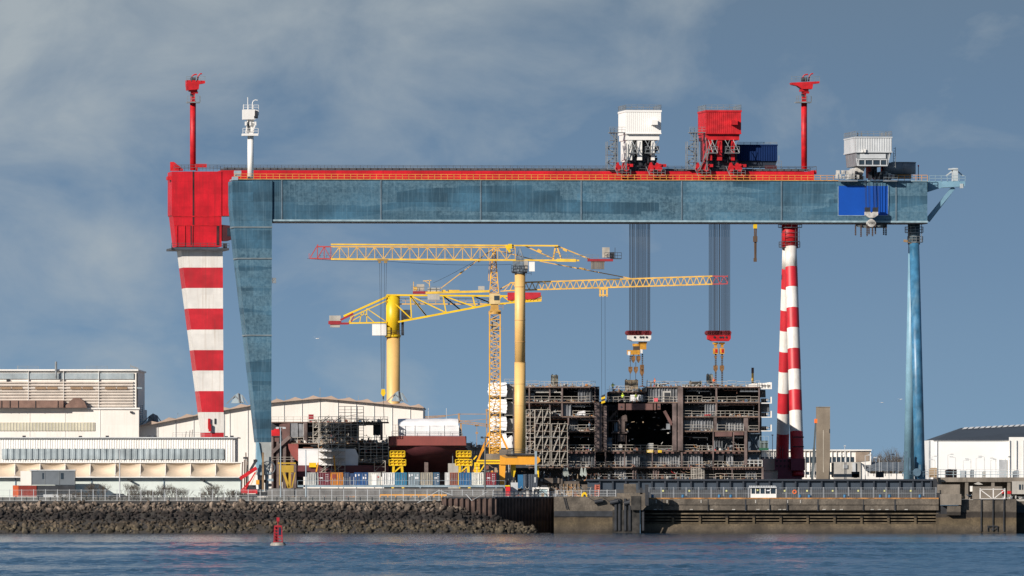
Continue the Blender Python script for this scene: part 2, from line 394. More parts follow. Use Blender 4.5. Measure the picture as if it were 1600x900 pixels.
def npmesh(name, V, Fc, m):
    me = bpy.data.meshes.new(name); k = Fc.shape[1]
    me.vertices.add(len(V)); me.vertices.foreach_set('co', V.astype(np.float32).ravel())
    me.loops.add(len(Fc)*k); me.loops.foreach_set('vertex_index', Fc.astype(np.int32).ravel())
    me.polygons.add(len(Fc)); me.polygons.foreach_set('loop_start', np.arange(len(Fc), dtype=np.int32)*k)
    me.materials.append(m); me.update(calc_edges=True); me.validate(); return me
o = bpy.data.objects.new('riprap_rocks', npmesh('riprap_rocks', vv, ff, rock)); COL.objects.link(o); o['kind'] = 'stuff'
tag(o, 'mass of tumbled armour rocks filling the sea bank between the larger boulders', 'rocks')
# water: displaced ripples in the river, glassy lee close under the quay
wat = bpy.data.materials.new('river_water'); wat.use_nodes = True; t = wat.node_tree; pb = t.nodes['Principled BSDF']
pb.inputs['Base Color'].default_value = (.012, .045, .085, 1); pb.inputs['Roughness'].default_value = .09; pb.inputs['IOR'].default_value = 1.33
ge = t.nodes.new('ShaderNodeNewGeometry'); bm1 = t.nodes.new('ShaderNodeBump'); bm1.inputs['Strength'].default_value = .6; bm1.inputs['Distance'].default_value = .25
no = t.nodes.new('ShaderNodeTexNoise'); no.inputs['Scale'].default_value = 1.1; no.inputs['Detail'].default_value = 6
t.links.new(ge.outputs['Position'], no.inputs[0]); t.links.new(no.outputs[0], bm1.inputs['Height']); t.links.new(bm1.outputs[0], pb.inputs['Normal'])
xs = np.arange(-128, 128.1, .8); ys = np.arange(-1120, 2.1, 1.0)
GX, GY = np.meshgrid(xs, ys); H = np.zeros_like(GX)
for i in range(54):
    lam = 2.3*(1.012**i)*rng.uniform(.9, 1.1); th = rng.normal(R(62), R(32)); k_ = 2*np.pi/lam
    H += .0050*lam*np.sin(k_*(GX*math.cos(th)+GY*math.sin(th))+rng.uniform(0, 6.28))
H = H + .55*np.maximum(H, 0)**1.5
env = np.zeros_like(GX)
for i in range(10):
    lam = rng.uniform(40, 260); th = rng.uniform(0, 3.14); env += np.sin(2*np.pi/lam*(GX*math.cos(th)*2.0+GY*math.sin(th))+rng.uniform(0, 6.28))
env = np.clip(1+.16*env, .35, 1.7)
lim = -350+6*np.sin(GX*.09)+4*np.sin(GX*.23+1)
cal = np.clip((lim-GY)/14+.5, 0, 1); cal = .2+.8*cal
Hn = H*env*cal*.62
V = np.stack([GX, GY, Hn-.02], -1).reshape(-1, 3); nx = len(xs); ny = len(ys)
I = np.arange(nx*ny).reshape(ny, nx)
Fq = np.stack([I[:-1, :-1], I[:-1, 1:], I[1:, 1:], I[1:, :-1]], -1).reshape(-1, 4)
me = npmesh('river_water', V, Fq, wat); me.polygons.foreach_set('use_smooth', [True]*len(Fq))
o = bpy.data.objects.new('water', me); COL.objects.link(o); o['kind'] = 'structure'
b = MB(); b.quad((-9000, -4000, -1.2), (9000, -4000, -1.2), (9000, 30, -1.2), (-9000, 30, -1.2)); b.build('water', wat, origin=(0, 0, 0), kind='structure')
# ---------------------------------------------------------------- sheet pile wall
def sheet(px0, px1, y0, y1, zt, mb):
    p = Vector((X(px0, y0), y0, 0)); q = Vector((X(px1, y1), y1, 0)); L = (q-p).length; d = (q-p)/L; nr = Vector((d.y, -d.x, 0)); n = round(L/1.15)
    pts = []
    for i in range(n):
        for t_, o_ in ((0, 0), (.3, 0), (.5, .45), (.8, .45)): pts.append(p+d*L*(i+t_)/n+nr*o_)
    pts.append(q); m = len(pts)
    mb.add([(v.x, v.y, -1) for v in pts]+[(v.x, v.y, zt) for v in pts], [(i, i+1, i+1+m, i+m) for i in range(m-1)])
w = thing('sheet_pile_wall', 'dark rusty corrugated sheet pile wall between the rock bank and the concrete pier', 'wall', (X(770, 2), 2, 0))
b = MB(); sheet(690, 770, 1.95, 1.95, 6.95, b); b.build('sunlit_piling', pilem, w)
b = MB(); sheet(770, 866, 1.95, 19.9, 6.95, b); b.build('shaded_piling', pilem, w)
b = MB(); b.bar(Vector((X(690, 2), 2.3, 7.0)), Vector((X(770, 2), 2.3, 7.0)), 1.2, .3); b.bar(Vector((X(770, 2), 2.3, 7.0)), Vector((X(866, 20), 20.2, 7.0)), 1.2, .3); b.build('capping_beam', dark, w)
# ---------------------------------------------------------------- concrete piers and quay
w = thing('concrete_pier', 'square weathered concrete pier head in the middle of the quay with tide stains', 'pier', (X(932, 0), -2, 0))
b = MB(); b.pbox(866, 1000, 776, 850, -2, 24); b.build('pier_body', quaym, w)
b = MB(); b.pbox(866, 1000, 798.5, 807, -2.12, .3); b.build('timber_wale', dark, w)
b = MB(); b.pprism([(984, 770), (1013, 770), (1013, 788), (1004, 797), (990, 797), (984, 788)], -3.0, 8); b.build('corbel_block', quaym, w)
b = MB(); b.pbox(975, 994, 756, 770, 0, 5); b.build('top_block', quaym, w)
b = MB(); b.pbox(964, 985, 770.5, 776, -1, 8); b.build('top_slab', quaym, w)
b = MB()
for a in (960, 966, 975, 982, 1003): b.pbox(a, a+3.4, 779, 829, -2.5, .5)
b.pbox(1008, 1013.5, 757, 790, -3.3, 1.2); b.pbox(1000, 1004, 762, 772, -3, 1)
b.build('fender_pile', dark, w)
b = MB(); b.pbox(957, 999.5, 797, 833, -2.2, .3); b.pbox(986, 1001, 775, 797, -3.15, .5); b.build('tarred_facing', mat('tarred_timber', (.035, .032, .028), .8, var=.6, scale=.8), w)
b = MB()
for a, c in ((929, 783), (953, 784), (975, 785)):
    b.tube(P(a, c+1.5, -2.6), P(a+13, c-1, -2.6), .42, n=10)
    b.cable(P(a-11, c-7, -2.3), P(a+1, c+1, -2.6), .05, 0, 3)
b.build('roller_fender', dark, w)
b = MB(); b.bar(P(880, 777, -2.2), P(885, 796, -2.2), .09); b.bar(P(883, 777, -2.2), P(888, 796, -2.2), .09)
for i in range(9): b.bar(P(880.5+i*.6, 778+i*2, -2.2), P(883.5+i*.6, 778+i*2, -2.2), .05)
b.build('ladder', dark, w)
q = thing('quay_wall', 'long concrete quay wall with stained upper beam and dark open ledges', 'quay', (X(1230, 10), 9, 0))
b = MB(); b.pbox(1001, 1466, 779.5, 788.5, 9, 5); b.build('cope_beam', quaym, q)
b = MB(); b.pbox(1001, 1466, 788.5, 797, 9.2, 5)
b.build('upper_wall', quaym, q)
b = MB(); b.pbox(1001, 1466, 797, 819, 12, 3); b.build('recess_wall', mat('dark_recess', (.05, .042, .03), .7, var=.5, scale=.6), q)  # even dark brown on the set-back wall
b = MB()
for py in (801.5, 806.8, 811.5, 816.0): b.pbox(1001, 1466, py, py+1.9, 9.6, .9)
b.build('ledge_rail', mat('ledge_concrete', (.15, .115, .07), .8, var=.5, scale=.7, streak=.7, scol=(.04, .035, .03), sscale=(.5, 2, 2)), q)
b = MB()
for i, a in enumerate(range(1050, 1460, 42)): b.pbox(a, a+3.6, 806, 819, 9.3, 1.5)
b.build('ledge_post', quaym, q)
b = MB(); b.add([(X(1001, 9), 9, Z(818.5, 9)), (X(1466, 9), 9, Z(818.5, 9)), (X(1466, 9), 7.6, -1), (X(1001, 9), 7.6, -1), (X(1001, 9), 13, Z(818.5, 9)), (X(1466, 9), 13, Z(818.5, 9))], [(0, 3, 2, 1), (0, 1, 5, 4)])
b.build('barnacled_footing', quaym, q)
b = MB()
for px in (1022, 1031, 1078, 1110, 1144, 1182, 1199, 1216, 1223, 1285, 1300, 1312, 1360, 1371, 1383, 1413): b.pbox(px, px+5, 795.3, 796.6, 9.1, .2)
for px in (1025, 1042, 1095, 1180, 1230, 1250): b.pbox(px, px+1.6, 781, 786, 9-.1, .3)
b.build('pale_anchor_plate', concl, q)
b = MB()
for px in (1034, 1106, 1164, 1202, 1229, 1277, 1348, 1397): b.pbox(px, px+rnd.uniform(1, 3), 780, 798, 8.95, .3)
b.build('black_weep_stain', dark, q)
w = thing('quay_end_block', 'blocky concrete quay end with overhanging beam and gated steps at the right edge', 'pier', (X(1527, 3), 3, 0))
b = MB(); b.pbox(1463, 1533, 803, 850, 1, 14); b.pbox(1501, 1533, 781, 803, 1.1, 12); b.build('lower_block', quaym, w)
b = MB(); b.pbox(1534, 1588, 780, 850, .6, 14); b.build('gated_block', quaym, w)
b = MB(); b.pbox(1470, 1502, 772, 789, -.6, 9); b.build('overhanging_beam', conc, w)
b = MB(); b.pbox(1480, 1501, 790, 805, -.2, 5); b.build('corbel', quaym, w)
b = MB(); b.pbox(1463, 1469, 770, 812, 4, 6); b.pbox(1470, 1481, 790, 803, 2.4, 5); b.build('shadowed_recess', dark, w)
b = MB(); b.pbox(1466, 1500, 757, 773, 6, 6); b.build('parapet_wall', conc, w)
b = MB(); b.pbox(1520, 1566, 760, 780, 5, 3); b.build('timber_hoarding', conc, w)
b = MB()
for a in (1531.5, 1552, 1570): b.pbox(a-.7, a+.7, 763, 780, .2, .3)
for c in (764, 779): b.pbox(1531, 1571, c, c+.8, .2, .25)
b.bar(P(1533, 766, .3), P(1549, 778, .3), .14); b.bar(P(1569, 766, .3), P(1554, 778, .3), .14)
b.build('white_gate', white, w)
b = MB()
for a in (1533, 1551.5, 1568.5): b.pbox(a-.8, a+.8, 780, 830, .3, .3)
b.bar(P(1543, 822, .3), P(1559, 822, .3), .15); b.bar(P(1543, 822, .3), P(1551, 829, .3), .12); b.bar(P(1559, 822, .3), P(1551, 829, .3), .12); b.pbox(1543, 1544, 822, 830, .3, .2); b.pbox(1558, 1559, 822, 830, .3, .2)
b.build('guide_rail', dark, w)
w = thing('side_quay', 'dark concrete quay corner running out of the right edge of the frame', 'quay', (X(1620, 6), 6, 0))
b = MB(); b.box(X(1588, 6), 400, 6, 13.5, -1, Z(783, 6)); b.build('wall', quaym, w)
b = MB(); b.box(X(1589, 6), 400, 5.8, 5.95, Z(801, 6), Z(790, 6)); b.build('dark_wale', dark, w)
b = MB(); b.box(X(1000, 7), 400, 7.2, 40, GZ-.2, GZ+.3); b.build('quay_apron', concl, kind='structure')
# raised terrace behind at the right
w = thing('raised_dock_terrace', 'grey raised concrete terrace with dark openings behind the gated quay end', 'wall', (X(1530, 45), 45, GZ))
b = MB(); yy = 45
b.box(X(1466, yy), 420, yy, yy+30, Z(753, yy), Z(746, yy)); b.box(X(1466, yy), 420, yy+6, yy+30, GZ-.5, Z(753, yy)); b.build('deck', conc, w)
b = MB()
for a in (1466, 1508, 1549, 1574): b.pbox(a, a+5, 753, 787, yy+.2, 2)
b.build('pillar', conc, w)
b = MB(); b.rail(P(1466, 746, yy), P(1640, 746, yy), 1.15, 1.5, .06); b.build('railing', bluetrim, w)
b = MB(); b.pbox(1582, 1640, 752, 772, yy-3, 3); b.build('side_room', concl, w)
b = MB(); b.pbox(1592, 1595, 757, 765, yy-3.1, .1); b.pbox(1597, 1598.5, 757, 765, yy-3.1, .1); b.build('window', glass, w)
# ---------------------------------------------------------------- sheds and halls
def wallbox(root, name, m, px0, px1, pt, pb, y, d, **k):
    b = MB(); b.pbox(px0, px1, pt, pb, y, d); return b.build(name, m, root, **k)
h = thing('assembly_hall', 'vast cream gabled hall with a brown scalloped roof edge behind the cranes', 'building', (X(440, 215), 215, GZ))
y = 215
roofpts = [(217.5, 666.3), (219, 666), (350, 640.5), (420, 629), (500, 622), (570, 628), (661, 637)]
def roofz(px):
    for (a, c), (a2, c2) in zip(roofpts, roofpts[1:]):
        if a <= px <= a2: return c+(c2-c)*(px-a)/(a2-a)
    return roofpts[-1][1]
b = MB(); b.pprism([(217.5, 800), (661, 800)] + [(p, c) for p, c in roofpts[::-1]], y, 70); b.build('wall', cream, h)
b = MB(); e = [218+i*28.2 for i in range(-0, 19)]
for a in e[:-1]:
    a2 = min(a+28.2, 662)
    if a > 650: break
    for (s0, h0, s1, h1) in ((0, .9, .35, 2.6), (.35, 2.6, .62, 5.2), (.62, 5.2, 1, .9)):
        p0 = a+(a2-a)*s0; p1 = a+(a2-a)*s1
        b.pprism([(p0, roofz(p0)+.6), (p1, roofz(p1)+.6), (p1, roofz(p1)-h1), (p0, roofz(p0)-h0)], y-1.2, 73)
b.build('roof', brownroof, h)
b = MB()
for a in e[1:-1]:
    if not 345 < a < 352: b.pbox(a-.35, a+.35, roofz(a)+.7, 800, y-.15, .2)
b.pbox(349.5, 350.6, 641, 800, y-.15, .3); b.build('downpipe', lgrey, h)
def roofvent(px, py, y):
    v = thing('roof_vent', 'grey steel vent housing on the brown scalloped roof at %s' % ('its far left end' if px < 300 else 'the striped leg' if px < 500 else 'the thick yellow column'), 'roof vent', (X(px, y), y, Z(py, y)))
    b = MB(); b.pprism([(px-9, py), (px+11, py), (px+8, py-13), (px+2, py-16), (px-3, py-13)], y, 4); b.build('housing', bgrey, v)
    b = MB(); b.bar(P(px+8, py-13, y-.1), P(px+17, py+1, y-.1), .2); b.bar(P(px-3, py-12, y-.1), P(px-16, py+1, y-.1), .2); b.bar(P(px+2, py-16, y-.3), P(px+4, py, y-.3), .18); b.bar(P(px-4, py-12, y-.2), P(px+8, py-1, y-.2), .16)
    b.build('brace', grey, v)
roofvent(237, 662, 225); roofvent(370, 630, 225); roofvent(620, 627, 219)
b = MB(); b.bar(P(500, 622, 221), P(500, 606, 221), .12)
for a in (278, 300, 432, 446, 542, 560): b.bar(P(a, roofz(a), 221), P(a, roofz(a)-9, 221), .09)
b.build('lightning_rod', grey, h)
# cream factory at the left edge
y = 211
f = thing('cream_factory', 'tall cream factory with louvred upper wall at the left edge', 'building', (X(60, y), y, GZ))
wallbox(f, 'lower_wall', cream, -500, 217, 638.5, 800, y, 60)
wallbox(f, 'upper_wall', cream, -500, 214, 579, 638.5, y+1.5, 57)
b = MB()
for i in range(9): b.pbox(-500, 208, 596+i*4.6, 598.2+i*4.6, y+1.05, .45)
b.build('louvre_band', mat('louvre_shadow_board', (.60, .53, .46), .7, var=.12), f)
b = MB(); b.pbox(-500, 44, 583, 592, y+1.2, .3); b.pbox(45, 209, 583, 592.4, y+1.2, .3); b.build('window_strip', glasspale, f)
b = MB(); b.pbox(-500, 148, 660, 673, y-.2, .3); b.build('window_band', mat('cream_glazing', (.55, .52, .40), .35, var=.12, scale=.4), f)
b = MB()
for a in range(0, 148, 5): b.pbox(a, a+.5, 660, 673, y-.3, .15)
b.build('mullion', white, f)
b = MB(); b.pbox(-500, 216, 577, 579.4, y+.8, 60); b.pbox(-500, 218.2, 637, 639.4, y-.35, 3); b.build('cornice', white, f)
b = MB(); b.pbox(-500, 99, 625.5, 637, y-2, 3.4); b.pprism([(99, 637), (109, 627), (115, 622), (125, 622), (132, 628), (136, 637)], y-1.5, 3); b.build('canopy', mat('brown_cladding', (.22, .13, .10), .7, var=.2, scale=.7), f)
b = MB()
for a in (2, 15, 28, 55, 90): b.pbox(a, a+.8, 626, 637, y-2.15, .2)
b.build('canopy_strut', dark, f)
b = MB()
for a in (44, 99, 154): b.pbox(a, a+.7, 579.5, 637, y+.95, .5)
for a in (46, 101, 156): b.pbox(a, a+.5, 639.6, 683, y-.1, .2)
b.build('downpipe', white, f)
b = MB(); b.tube(P(87.5, 592, y+.3), P(87.5, 565, y+.3), .24, n=10); b.build('flue', grey, f)
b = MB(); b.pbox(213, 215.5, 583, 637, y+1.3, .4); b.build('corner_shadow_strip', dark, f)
b = MB()
b.rail(P(27, 578, y+4), P(60, 578, y+4), .8, 2, .06); b.rail(P(135, 578, y+4), P(168, 578, y+4), .8, 2, .06)
for a, c in ((204, 569), (28, 571), (208, 573)): b.bar(P(a, 578, y+3), P(a, c, y+3), .1)
b.bar(P(204, 572, y+3), P(216, 576, y+3), .35)
b.build('roof_railing', grey, f)
b = MB(); b.bar(P(214, 606, y+1), P(222, 606.5, y+1), .3); b.bar(P(219, 633, y+8), P(219, 664, y+8), .12); b.bar(P(223, 633, y+8), P(223, 664, y+8), .12)
for i in range(10): b.bar(P(219, 634+i*3, y+8), P(223, 634+i*3, y+8), .08)
b.build('service_ladder', bgrey, f)
b = MB(); b.pbox(10, 14, 592.4, 596, y+.9, .5); b.pbox(203, 207, 642.5, 645, y-.6, .6); b.build('wall_lamp', dark, f)
b = MB()
for a0, a1 in ((0, 17), (18.5, 35), (55, 72), (73.5, 90), (110, 127), (128.5, 145), (164, 181), (182.5, 199)): b.pbox(a0, a1, 604.5, 608.3, y+.95, .2)
b.build('brown_vent', mat('brown_vent', (.30, .2, .12), .7), f)
# grey-white corrugated workshop
y = 62
s = thing('corrugated_workshop', 'long low white corrugated workshop with a grey ribbed window band', 'building', (X(150, y), y, GZ))
wallbox(s, 'wall', white, -600, 367, 684.5, 800, y+.2, 30)
b = MB(); b.corr((X(-60, y), y+.15, 0), (X(364, y), y+.15, 0), Z(723, y), Z(685.5, y), .5, .1); b.build('corrugated_cladding', white, s)
b = MB(); b.corr((X(3, y), y-.05, 0), (X(351, y), y-.05, 0), Z(717.5, y), Z(701, y), 1.25, .22); b.build('window_band', glasspale, s)
b = MB(); b.pbox(-600, 371, 683, 684.6, y-.5, 31); b.build('roof_edge', lgrey, s)
b = MB()
for a in (37, 125, 167, 232, 242, 353, 362): b.pbox(a-2, a+3, 680.5+rnd.random(), 683, y+1, 1.4)
for a in (290, 296, 300): b.bar(P(a, 683, y+3), P(a+1, 675-rnd.random()*4, y+3), .12)
b.build('roof_cowl', dark, s)
b = MB(); b.rail(P(270, 683, y+2), P(330, 683, y+2), .9, 2, .05); b.build('roof_railing', grey, s)
# canvas hooded shed
y = 40
s = thing('hooded_shed', 'low pale green shed under a row of tan canvas hoods along the fence', 'building', (X(180, y), y, GZ))
wallbox(s, 'wall', mat('pale_green_wall', (.62, .68, .64), .6, var=.06, scale=.2), -600, 376, 747, 800, y, 14)
bays = [376.5-39.2*k for k in range(14, -1, -1)]
for i, a in enumerate(bays[:-1]):
    a2 = a+38.6
    if a2 > 380: break
    b = MB(); n = 8; vs = []
    top = 723.5; bot = 744
    for jz in range(7):
        t = jz/6
        for ix in range(n+1):
            u = ix/n; sag = math.sin(math.pi*u)**.8
            yy = y+.8+1.1*sag*math.sin(math.pi*t)-1.9*(t**2.4)*(1-.25*sag)
            zz = Z(top+(bot-top)*t + 1.5*sag*t, y)
            vs.append((X(a+(a2-a)*u, y), yy, zz))
    b.add(vs, [(r*(n+1)+c, (r+1)*(n+1)+c, (r+1)*(n+1)+c+1, r*(n+1)+c+1) for r in range(6) for c in range(n)])
    b.build('canvas_hood', canvas, s, smooth=True)
b = MB()
for a in bays:
    b.add([(X(a, y), y+.8, Z(723.5, y)), (X(a, y), y+.8, Z(746, y)), (X(a, y), y-1.2, Z(746, y)), (X(a, y), y-.1, Z(737, y)), (X(a-.9, y), y+.8, Z(723.5, y)), (X(a-.9, y), y+.8, Z(746, y)), (X(a-.9, y), y-1.2, Z(746, y)), (X(a-.9, y), y-.1, Z(737, y))], [(0, 1, 2, 3), (4, 7, 6, 5), (0, 3, 7, 4), (3, 2, 6, 7)])
b.build('hood_rib', white, s)
b = MB(); b.pbox(-600, 378, 721.8, 723.4, y+.5, 13); b.pbox(-600, 377.5, 745, 746.2, y-1.3, 1.4); b.build('gutter', white, s)
b = MB(); b.pbox(-600, 377.5, 746.3, 747.2, y-1.1, 1.1)
for a in (24, 143, 256, 376): b.pbox(a-.6, a+.6, 747.2, 790, y-.2, .3)
b.build('blue_trim', mat('blue_frame', (.16, .24, .32), .5), s)
b = MB()
for a in (200, 314): b.bar(P(a, 749, y-.4), P(a+6, 751.5, y-1.6), .3)
b.build('wall_lamp', dark, s)
# site cabin on an orange skip
y = 31
c = thing('site_cabin', 'grey prefabricated cabin with two small windows and a cream end panel', 'cabin', (X(75, y), y, Z(757.5, y)))
wallbox(c, 'cabin_wall', mat('cabin_grey', (.13, .15, .17), .6, var=.1), 49, 117, 735, 757.5, y, 4)
wallbox(c, 'cream_end', cream, 32, 48.8, 736, 758, y+.05, 4)
for a in (66, 95):
    w = wallbox(c, 'window', glass, a, a+4.2, 739, 748.5, y-.06, .1)
b = MB(); b.pbox(48, 118, 733.8, 735.4, y-.15, 4.4); b.pbox(46, 58, 733.5, 735.6, y-.2, 1); b.build('roof_edge', lgrey, c)
b = MB()
for a in (49, 69, 92, 116): b.pbox(a, a+.8, 735.4, 757.5, y-.08, .1)
b.build('corner_post', grey, c)
c = thing('orange_container', 'orange and dark red steel container under the grey site cabin', 'container', (X(40, y), y, GZ))
b = MB(); b.pbox(20, 57, 758.6, 776, y-.4, 3); b.build('body', mat('dark_red_box', (.22, .02, .01), .6), c)
b = MB(); b.pbox(20, 29, 758.4, 776, y-.5, .09); b.build('orange_door', mat('orange_box', (.6, .10, .02), .6), c)
b = MB(); b.pbox(57.5, 117, 758.5, 767, y-.2, 4)
b = b.build('trestle', dark, origin=None); tag(b, 'dark steel trestle deck carrying the grey site cabin', 'trestle')
b = MB(); b.pbox(58, 118, 767, 790, y+1, 2); b = b.build('barrier_block', lgrey); tag(b, 'pale barrier wall below the grey site cabin', 'barrier')
# car
def car(px, py, y):
    c = thing('parked_car', 'dark grey hatchback passing behind the shore fence', 'car', (X(px, y), y, GZ))
    x0 = X(px, y); prof = [(-2.1, .35), (2.1, .35), (2.15, .8), (1.3, .95), (.7, 1.42), (-1.2, 1.45), (-1.95, 1.0), (-2.15, .8)]
    b = MB(); b.prism([(x0+a, GZ+z+.02) for a, z in prof], y, y+1.75); b.build('body', mat('car_paint', (.04, .045, .055), .2, .3), c)
    b = MB(); b.prism([(x0+a, GZ+z) for a, z in [(-1.6, .98), (1.0, .98), (.62, 1.36), (-1.2, 1.38)]], y-.03, y+.02); b.build('side_window', glass, c)
    for a in (-1.35, 1.35):
        b = MB(); b.tube((x0+a, y-.05, GZ+.33), (x0+a, y+.2, GZ+.33), .33, n=16); wq = b.build('tyre', dark, c)
        b = MB(); b.tube((x0+a, y-.08, GZ+.33), (x0+a, y-.04, GZ+.33), .2, n=12); b.build('rim', lgrey, wq)
    b = MB(); b.box(x0-2.17, x0-2.1, y+.1, y+.4, GZ+.75, GZ+.95); b.build('tail_light', redm, c)
car(187, 775, 13)
# ---------------------------------------------------------------- fences
def fence(name, label, px0, px1, y, step, ztop, zbase, m, pw=.11, bars=9, extra=None):
    f = thing(name, label, 'fence', (X((px0+px1)/2, y), y, zbase))
    x0 = X(px0, y); x1 = X(px1, y); n = round((px1-px0)/step)
    proto = None
    for i in range(n+1):
        x = x0+(x1-x0)*i/n; b = MB(); b.box(x-pw/2, x+pw/2, y-.05, y+.05, zbase, ztop+.12); b.build('post', m, f)
    b = MB()
    for z in (zbase+.15, zbase+(ztop-zbase)*.5, ztop-.03): b.bar((x0, y, z), (x1, y, z), .05)
    k = n*bars
    for i in range(k): x = x0+(x1-x0)*(i+.5)/k; b.bar((x, y+.02, zbase+.1), (x, y+.02, ztop), .017)
    b.build('mesh_panel', m, f); return f
fw = mat('fence_galvanised', (.46, .48, .49), .5, .1, var=.1)
fence('mesh_fence', 'pale mesh fence on tall posts along the top of the rock bank', -78, 686, 5.6, 18.6, Z(765.5, 5.6), 6.3, fw)
fence('palisade_fence', 'pale railing along the capping of the sunlit sheet piling', 690, 771, 3.2, 15, Z(766, 3), Z(774.5, 3), fw, bars=7)
b = MB(); p = Vector((X(770, 2.6), 2.6, 7.15)); q = Vector((X(866, 20.5), 20.5, 7.15)); b.rail(p, q, 1.1, 1.4, .09, (1, .5, .05))
for i in range(80): r_ = p.lerp(q, i/80); b.bar(r_, r_+Vector((0, 0, 1.1)), .035)
tag(b.build('slanting_railing', fw), 'pale railing above the shaded sheet piling that slants back beside the pier', 'fence')
fence('pier_railing', 'white barrier fence across the top of the middle pier head', 868, 962, 1, 14, Z(766, 1), Z(776, 1), fw, bars=6)
fence('quay_fence', 'open post and rail fence along the long quay in front of the navy gate', 1014, 1462, 11, 19.8, Z(762, 11), Z(779, 11), mat('quay_fence_steel', (.36, .38, .40), .5, .2), pw=.14, bars=6)
b = MB(); b.pbox(1014, 1466, 777.6, 779.5, 9.6, .5); tag(b.build('edge_kerb', mat('orange_edge', (.42, .20, .06), .8, var=.4, scale=1)), 'rusty orange kerb strip along the top of the quay wall', 'kerb')
b = MB(); b.bar(P(645, 790, 2.8), P(686, 766, 2.8), .12); b.bar(P(686, 766, 2.8), P(707, 774, 2.8), .12); b.bar(P(728, 772, 2), P(737, 782, 1.2), .1); b.bar(P(737, 782, 1.2), P(762, 768, 1.2), .06)
tag(b.build('bent_handrail', fw), 'bent white handrail sloping down onto the rocks where the bank meets the piling', 'handrail')
# wall behind the fence
y = 25
b = MB(); b.pbox(418, 792, 763, 785, y, .4); tag(b.build('retaining_wall', mat('grey_block_wall', (.17, .165, .16), .9, var=.3, scale=.5, streak=.4)), 'long low grey wall under the container walkway', 'wall')
b = MB(); b.bar(P(594, 773.5, 12), P(698, 773.5, 12), .3)
for a in range(594, 700, 12): b.bar(P(a, 773, 12), P(a, 782, 12), .2)
tag(b.build('crash_barrier', ora), 'yellow orange crash barrier behind the fence below the containers', 'barrier')
# life ring, boxes on the quay, notices
def torus(x, y, z, R0, r0, name, m, label, cat):
    b = MB(); N = 20
    for i in range(N):
        a = 2*math.pi*i/N; c = 2*math.pi*(i+1)/N
        b.tube((x+R0*math.cos(a), y, z+R0*math.sin(a)), (x+R0*math.cos(c), y, z+R0*math.sin(c)), r0, n=8, cap=False)
    tag(b.build(name, m), label, cat)
torus(X(1241.5, 10.8), 10.75, Z(768.5, 10.8), .33, .1, 'life_ring', hivo, 'orange life ring hung on the quay fence', 'life ring')
def barrel(px):
    y = 10.4; b = MB(); b.tube(P(px, 779, y), P(px, 773, y), .28, .27, 12); b.tube(P(px, 773, y), P(px, 772.6, y), .3, n=12); b.tube(P(px, 776.2, y), P(px, 775.9, y), .3, n=12)
    return smooth_round(b.build('barrel', plain('barrel_blue', (.03, .15, .30))))
for px in (1019.5, 1067, 1124, 1142, 1194, 1250, 1264.5, 1320, 1375.5, 1390, 1437.5):
    tag(barrel(px), 'small blue barrel standing at the foot of the quay fence', 'barrel', 'blue barrels along the quay fence')
for px in (1036, 1077, 1135, 1226, 1261, 1301, 1341, 1382, 1423):
    b = MB(); b.pbox(px-1.3, px+1.3, 765.5, 768.2, 10.8, .05); tag(b.build('notice_plate', plain('notice_yellow', (.62, .62, .25))), 'small square yellow notice fixed to the quay fence', 'notice', 'yellow notices on the quay fence')
k = thing('waiting_kiosk', 'small white glazed kiosk with a ribbed roof on the quay edge', 'kiosk', (X(1192, 10), 9.7, GZ))
wallbox(k, 'lower_panel', white, 1173, 1213, 771.5, 779, 9.75, 2)
b = MB()
for a in (1173, 1180, 1187, 1195, 1203, 1212): b.pbox(a, a+1.2, 762, 771.5, 9.8, .1); b.pbox(a, a+1.2, 762, 771.5, 11.6, .1)
b.build('frame', white, k)
b = MB(); b.pbox(1174, 1212, 762.5, 771.4, 10.0, .05); b.build('glazing', glass, k)
b = MB()
for i in range(16): b.pbox(1171+i*2.6, 1172.6+i*2.6, 758.8, 760.6, 9.5, 2.6)
b.pbox(1171, 1213.5, 760.6, 762.2, 9.5, 2.6); b.build('roof', lgrey, k)
b = MB(); b.pbox(1182.5, 1185, 764.5, 767, 9.68, .04); b.build('notice', MATS['notice_yellow'], k)
b = MB(); b.pbox(1198, 1203, 765.5, 767.2, 9.68, .04); b.build('plate', tarp, k)
# ---------------------------------------------------------------- bushes and bare trees
def twigs(n, h, spread, r0, seed):
    rr = random.Random(seed); b = MB()
    def grow(p, d, L, r, lev):
        q = p+d*L; b.tube(p, q, r, r*.6, 4 if lev > 1 else 5, False)
        if lev <= 0: return
        for _ in range(rr.choice((2, 3, 3))):
            nd_ = (d+Vector((rr.uniform(-1, 1), rr.uniform(-1, 1), rr.uniform(-.25, .8)))*.62).normalized()
            grow(p.lerp(q, rr.uniform(.5, 1)), nd_, L*rr.uniform(.6, .82), r*.62, lev-1)
    for _ in range(n):
        grow(Vector((rr.uniform(-spread, spread)*.5, rr.uniform(-.5, .5), 0)), Vector((rr.uniform(-.55, .55), rr.uniform(-.4, .4), 1)).normalized(), h*.36, r0, 4)
    return b
bush_pl = [(150, 4.2, 'low dark bramble'), (205, 4.0, 'tall bare bush beside the white lamp post'), (228, 2.6, ''), (246, 2.4, ''), (262, 3.9, ''), (283, 3.0, ''), (322, 2.2, ''), (337, 4.1, ''), (358, 2.6, ''), (371, 2.3, ''), (125, 2.2, ''), (100, 1.9, ''), (210, 2.0, '')]
for i, (px, hh, _) in enumerate(bush_pl):
    y = 8.6+rnd.uniform(-.3, .5); o = twigs(20, hh*1.0, 3.0, .045, i).build('bush', twigm, origin=(0, 0, 0)); o.location = (X(px, y), y, GZ)
    tag(o, 'leafless grey brown shrub growing behind the shore fence in front of the hooded shed', 'bush', 'leafless shrubs behind the shore fence')
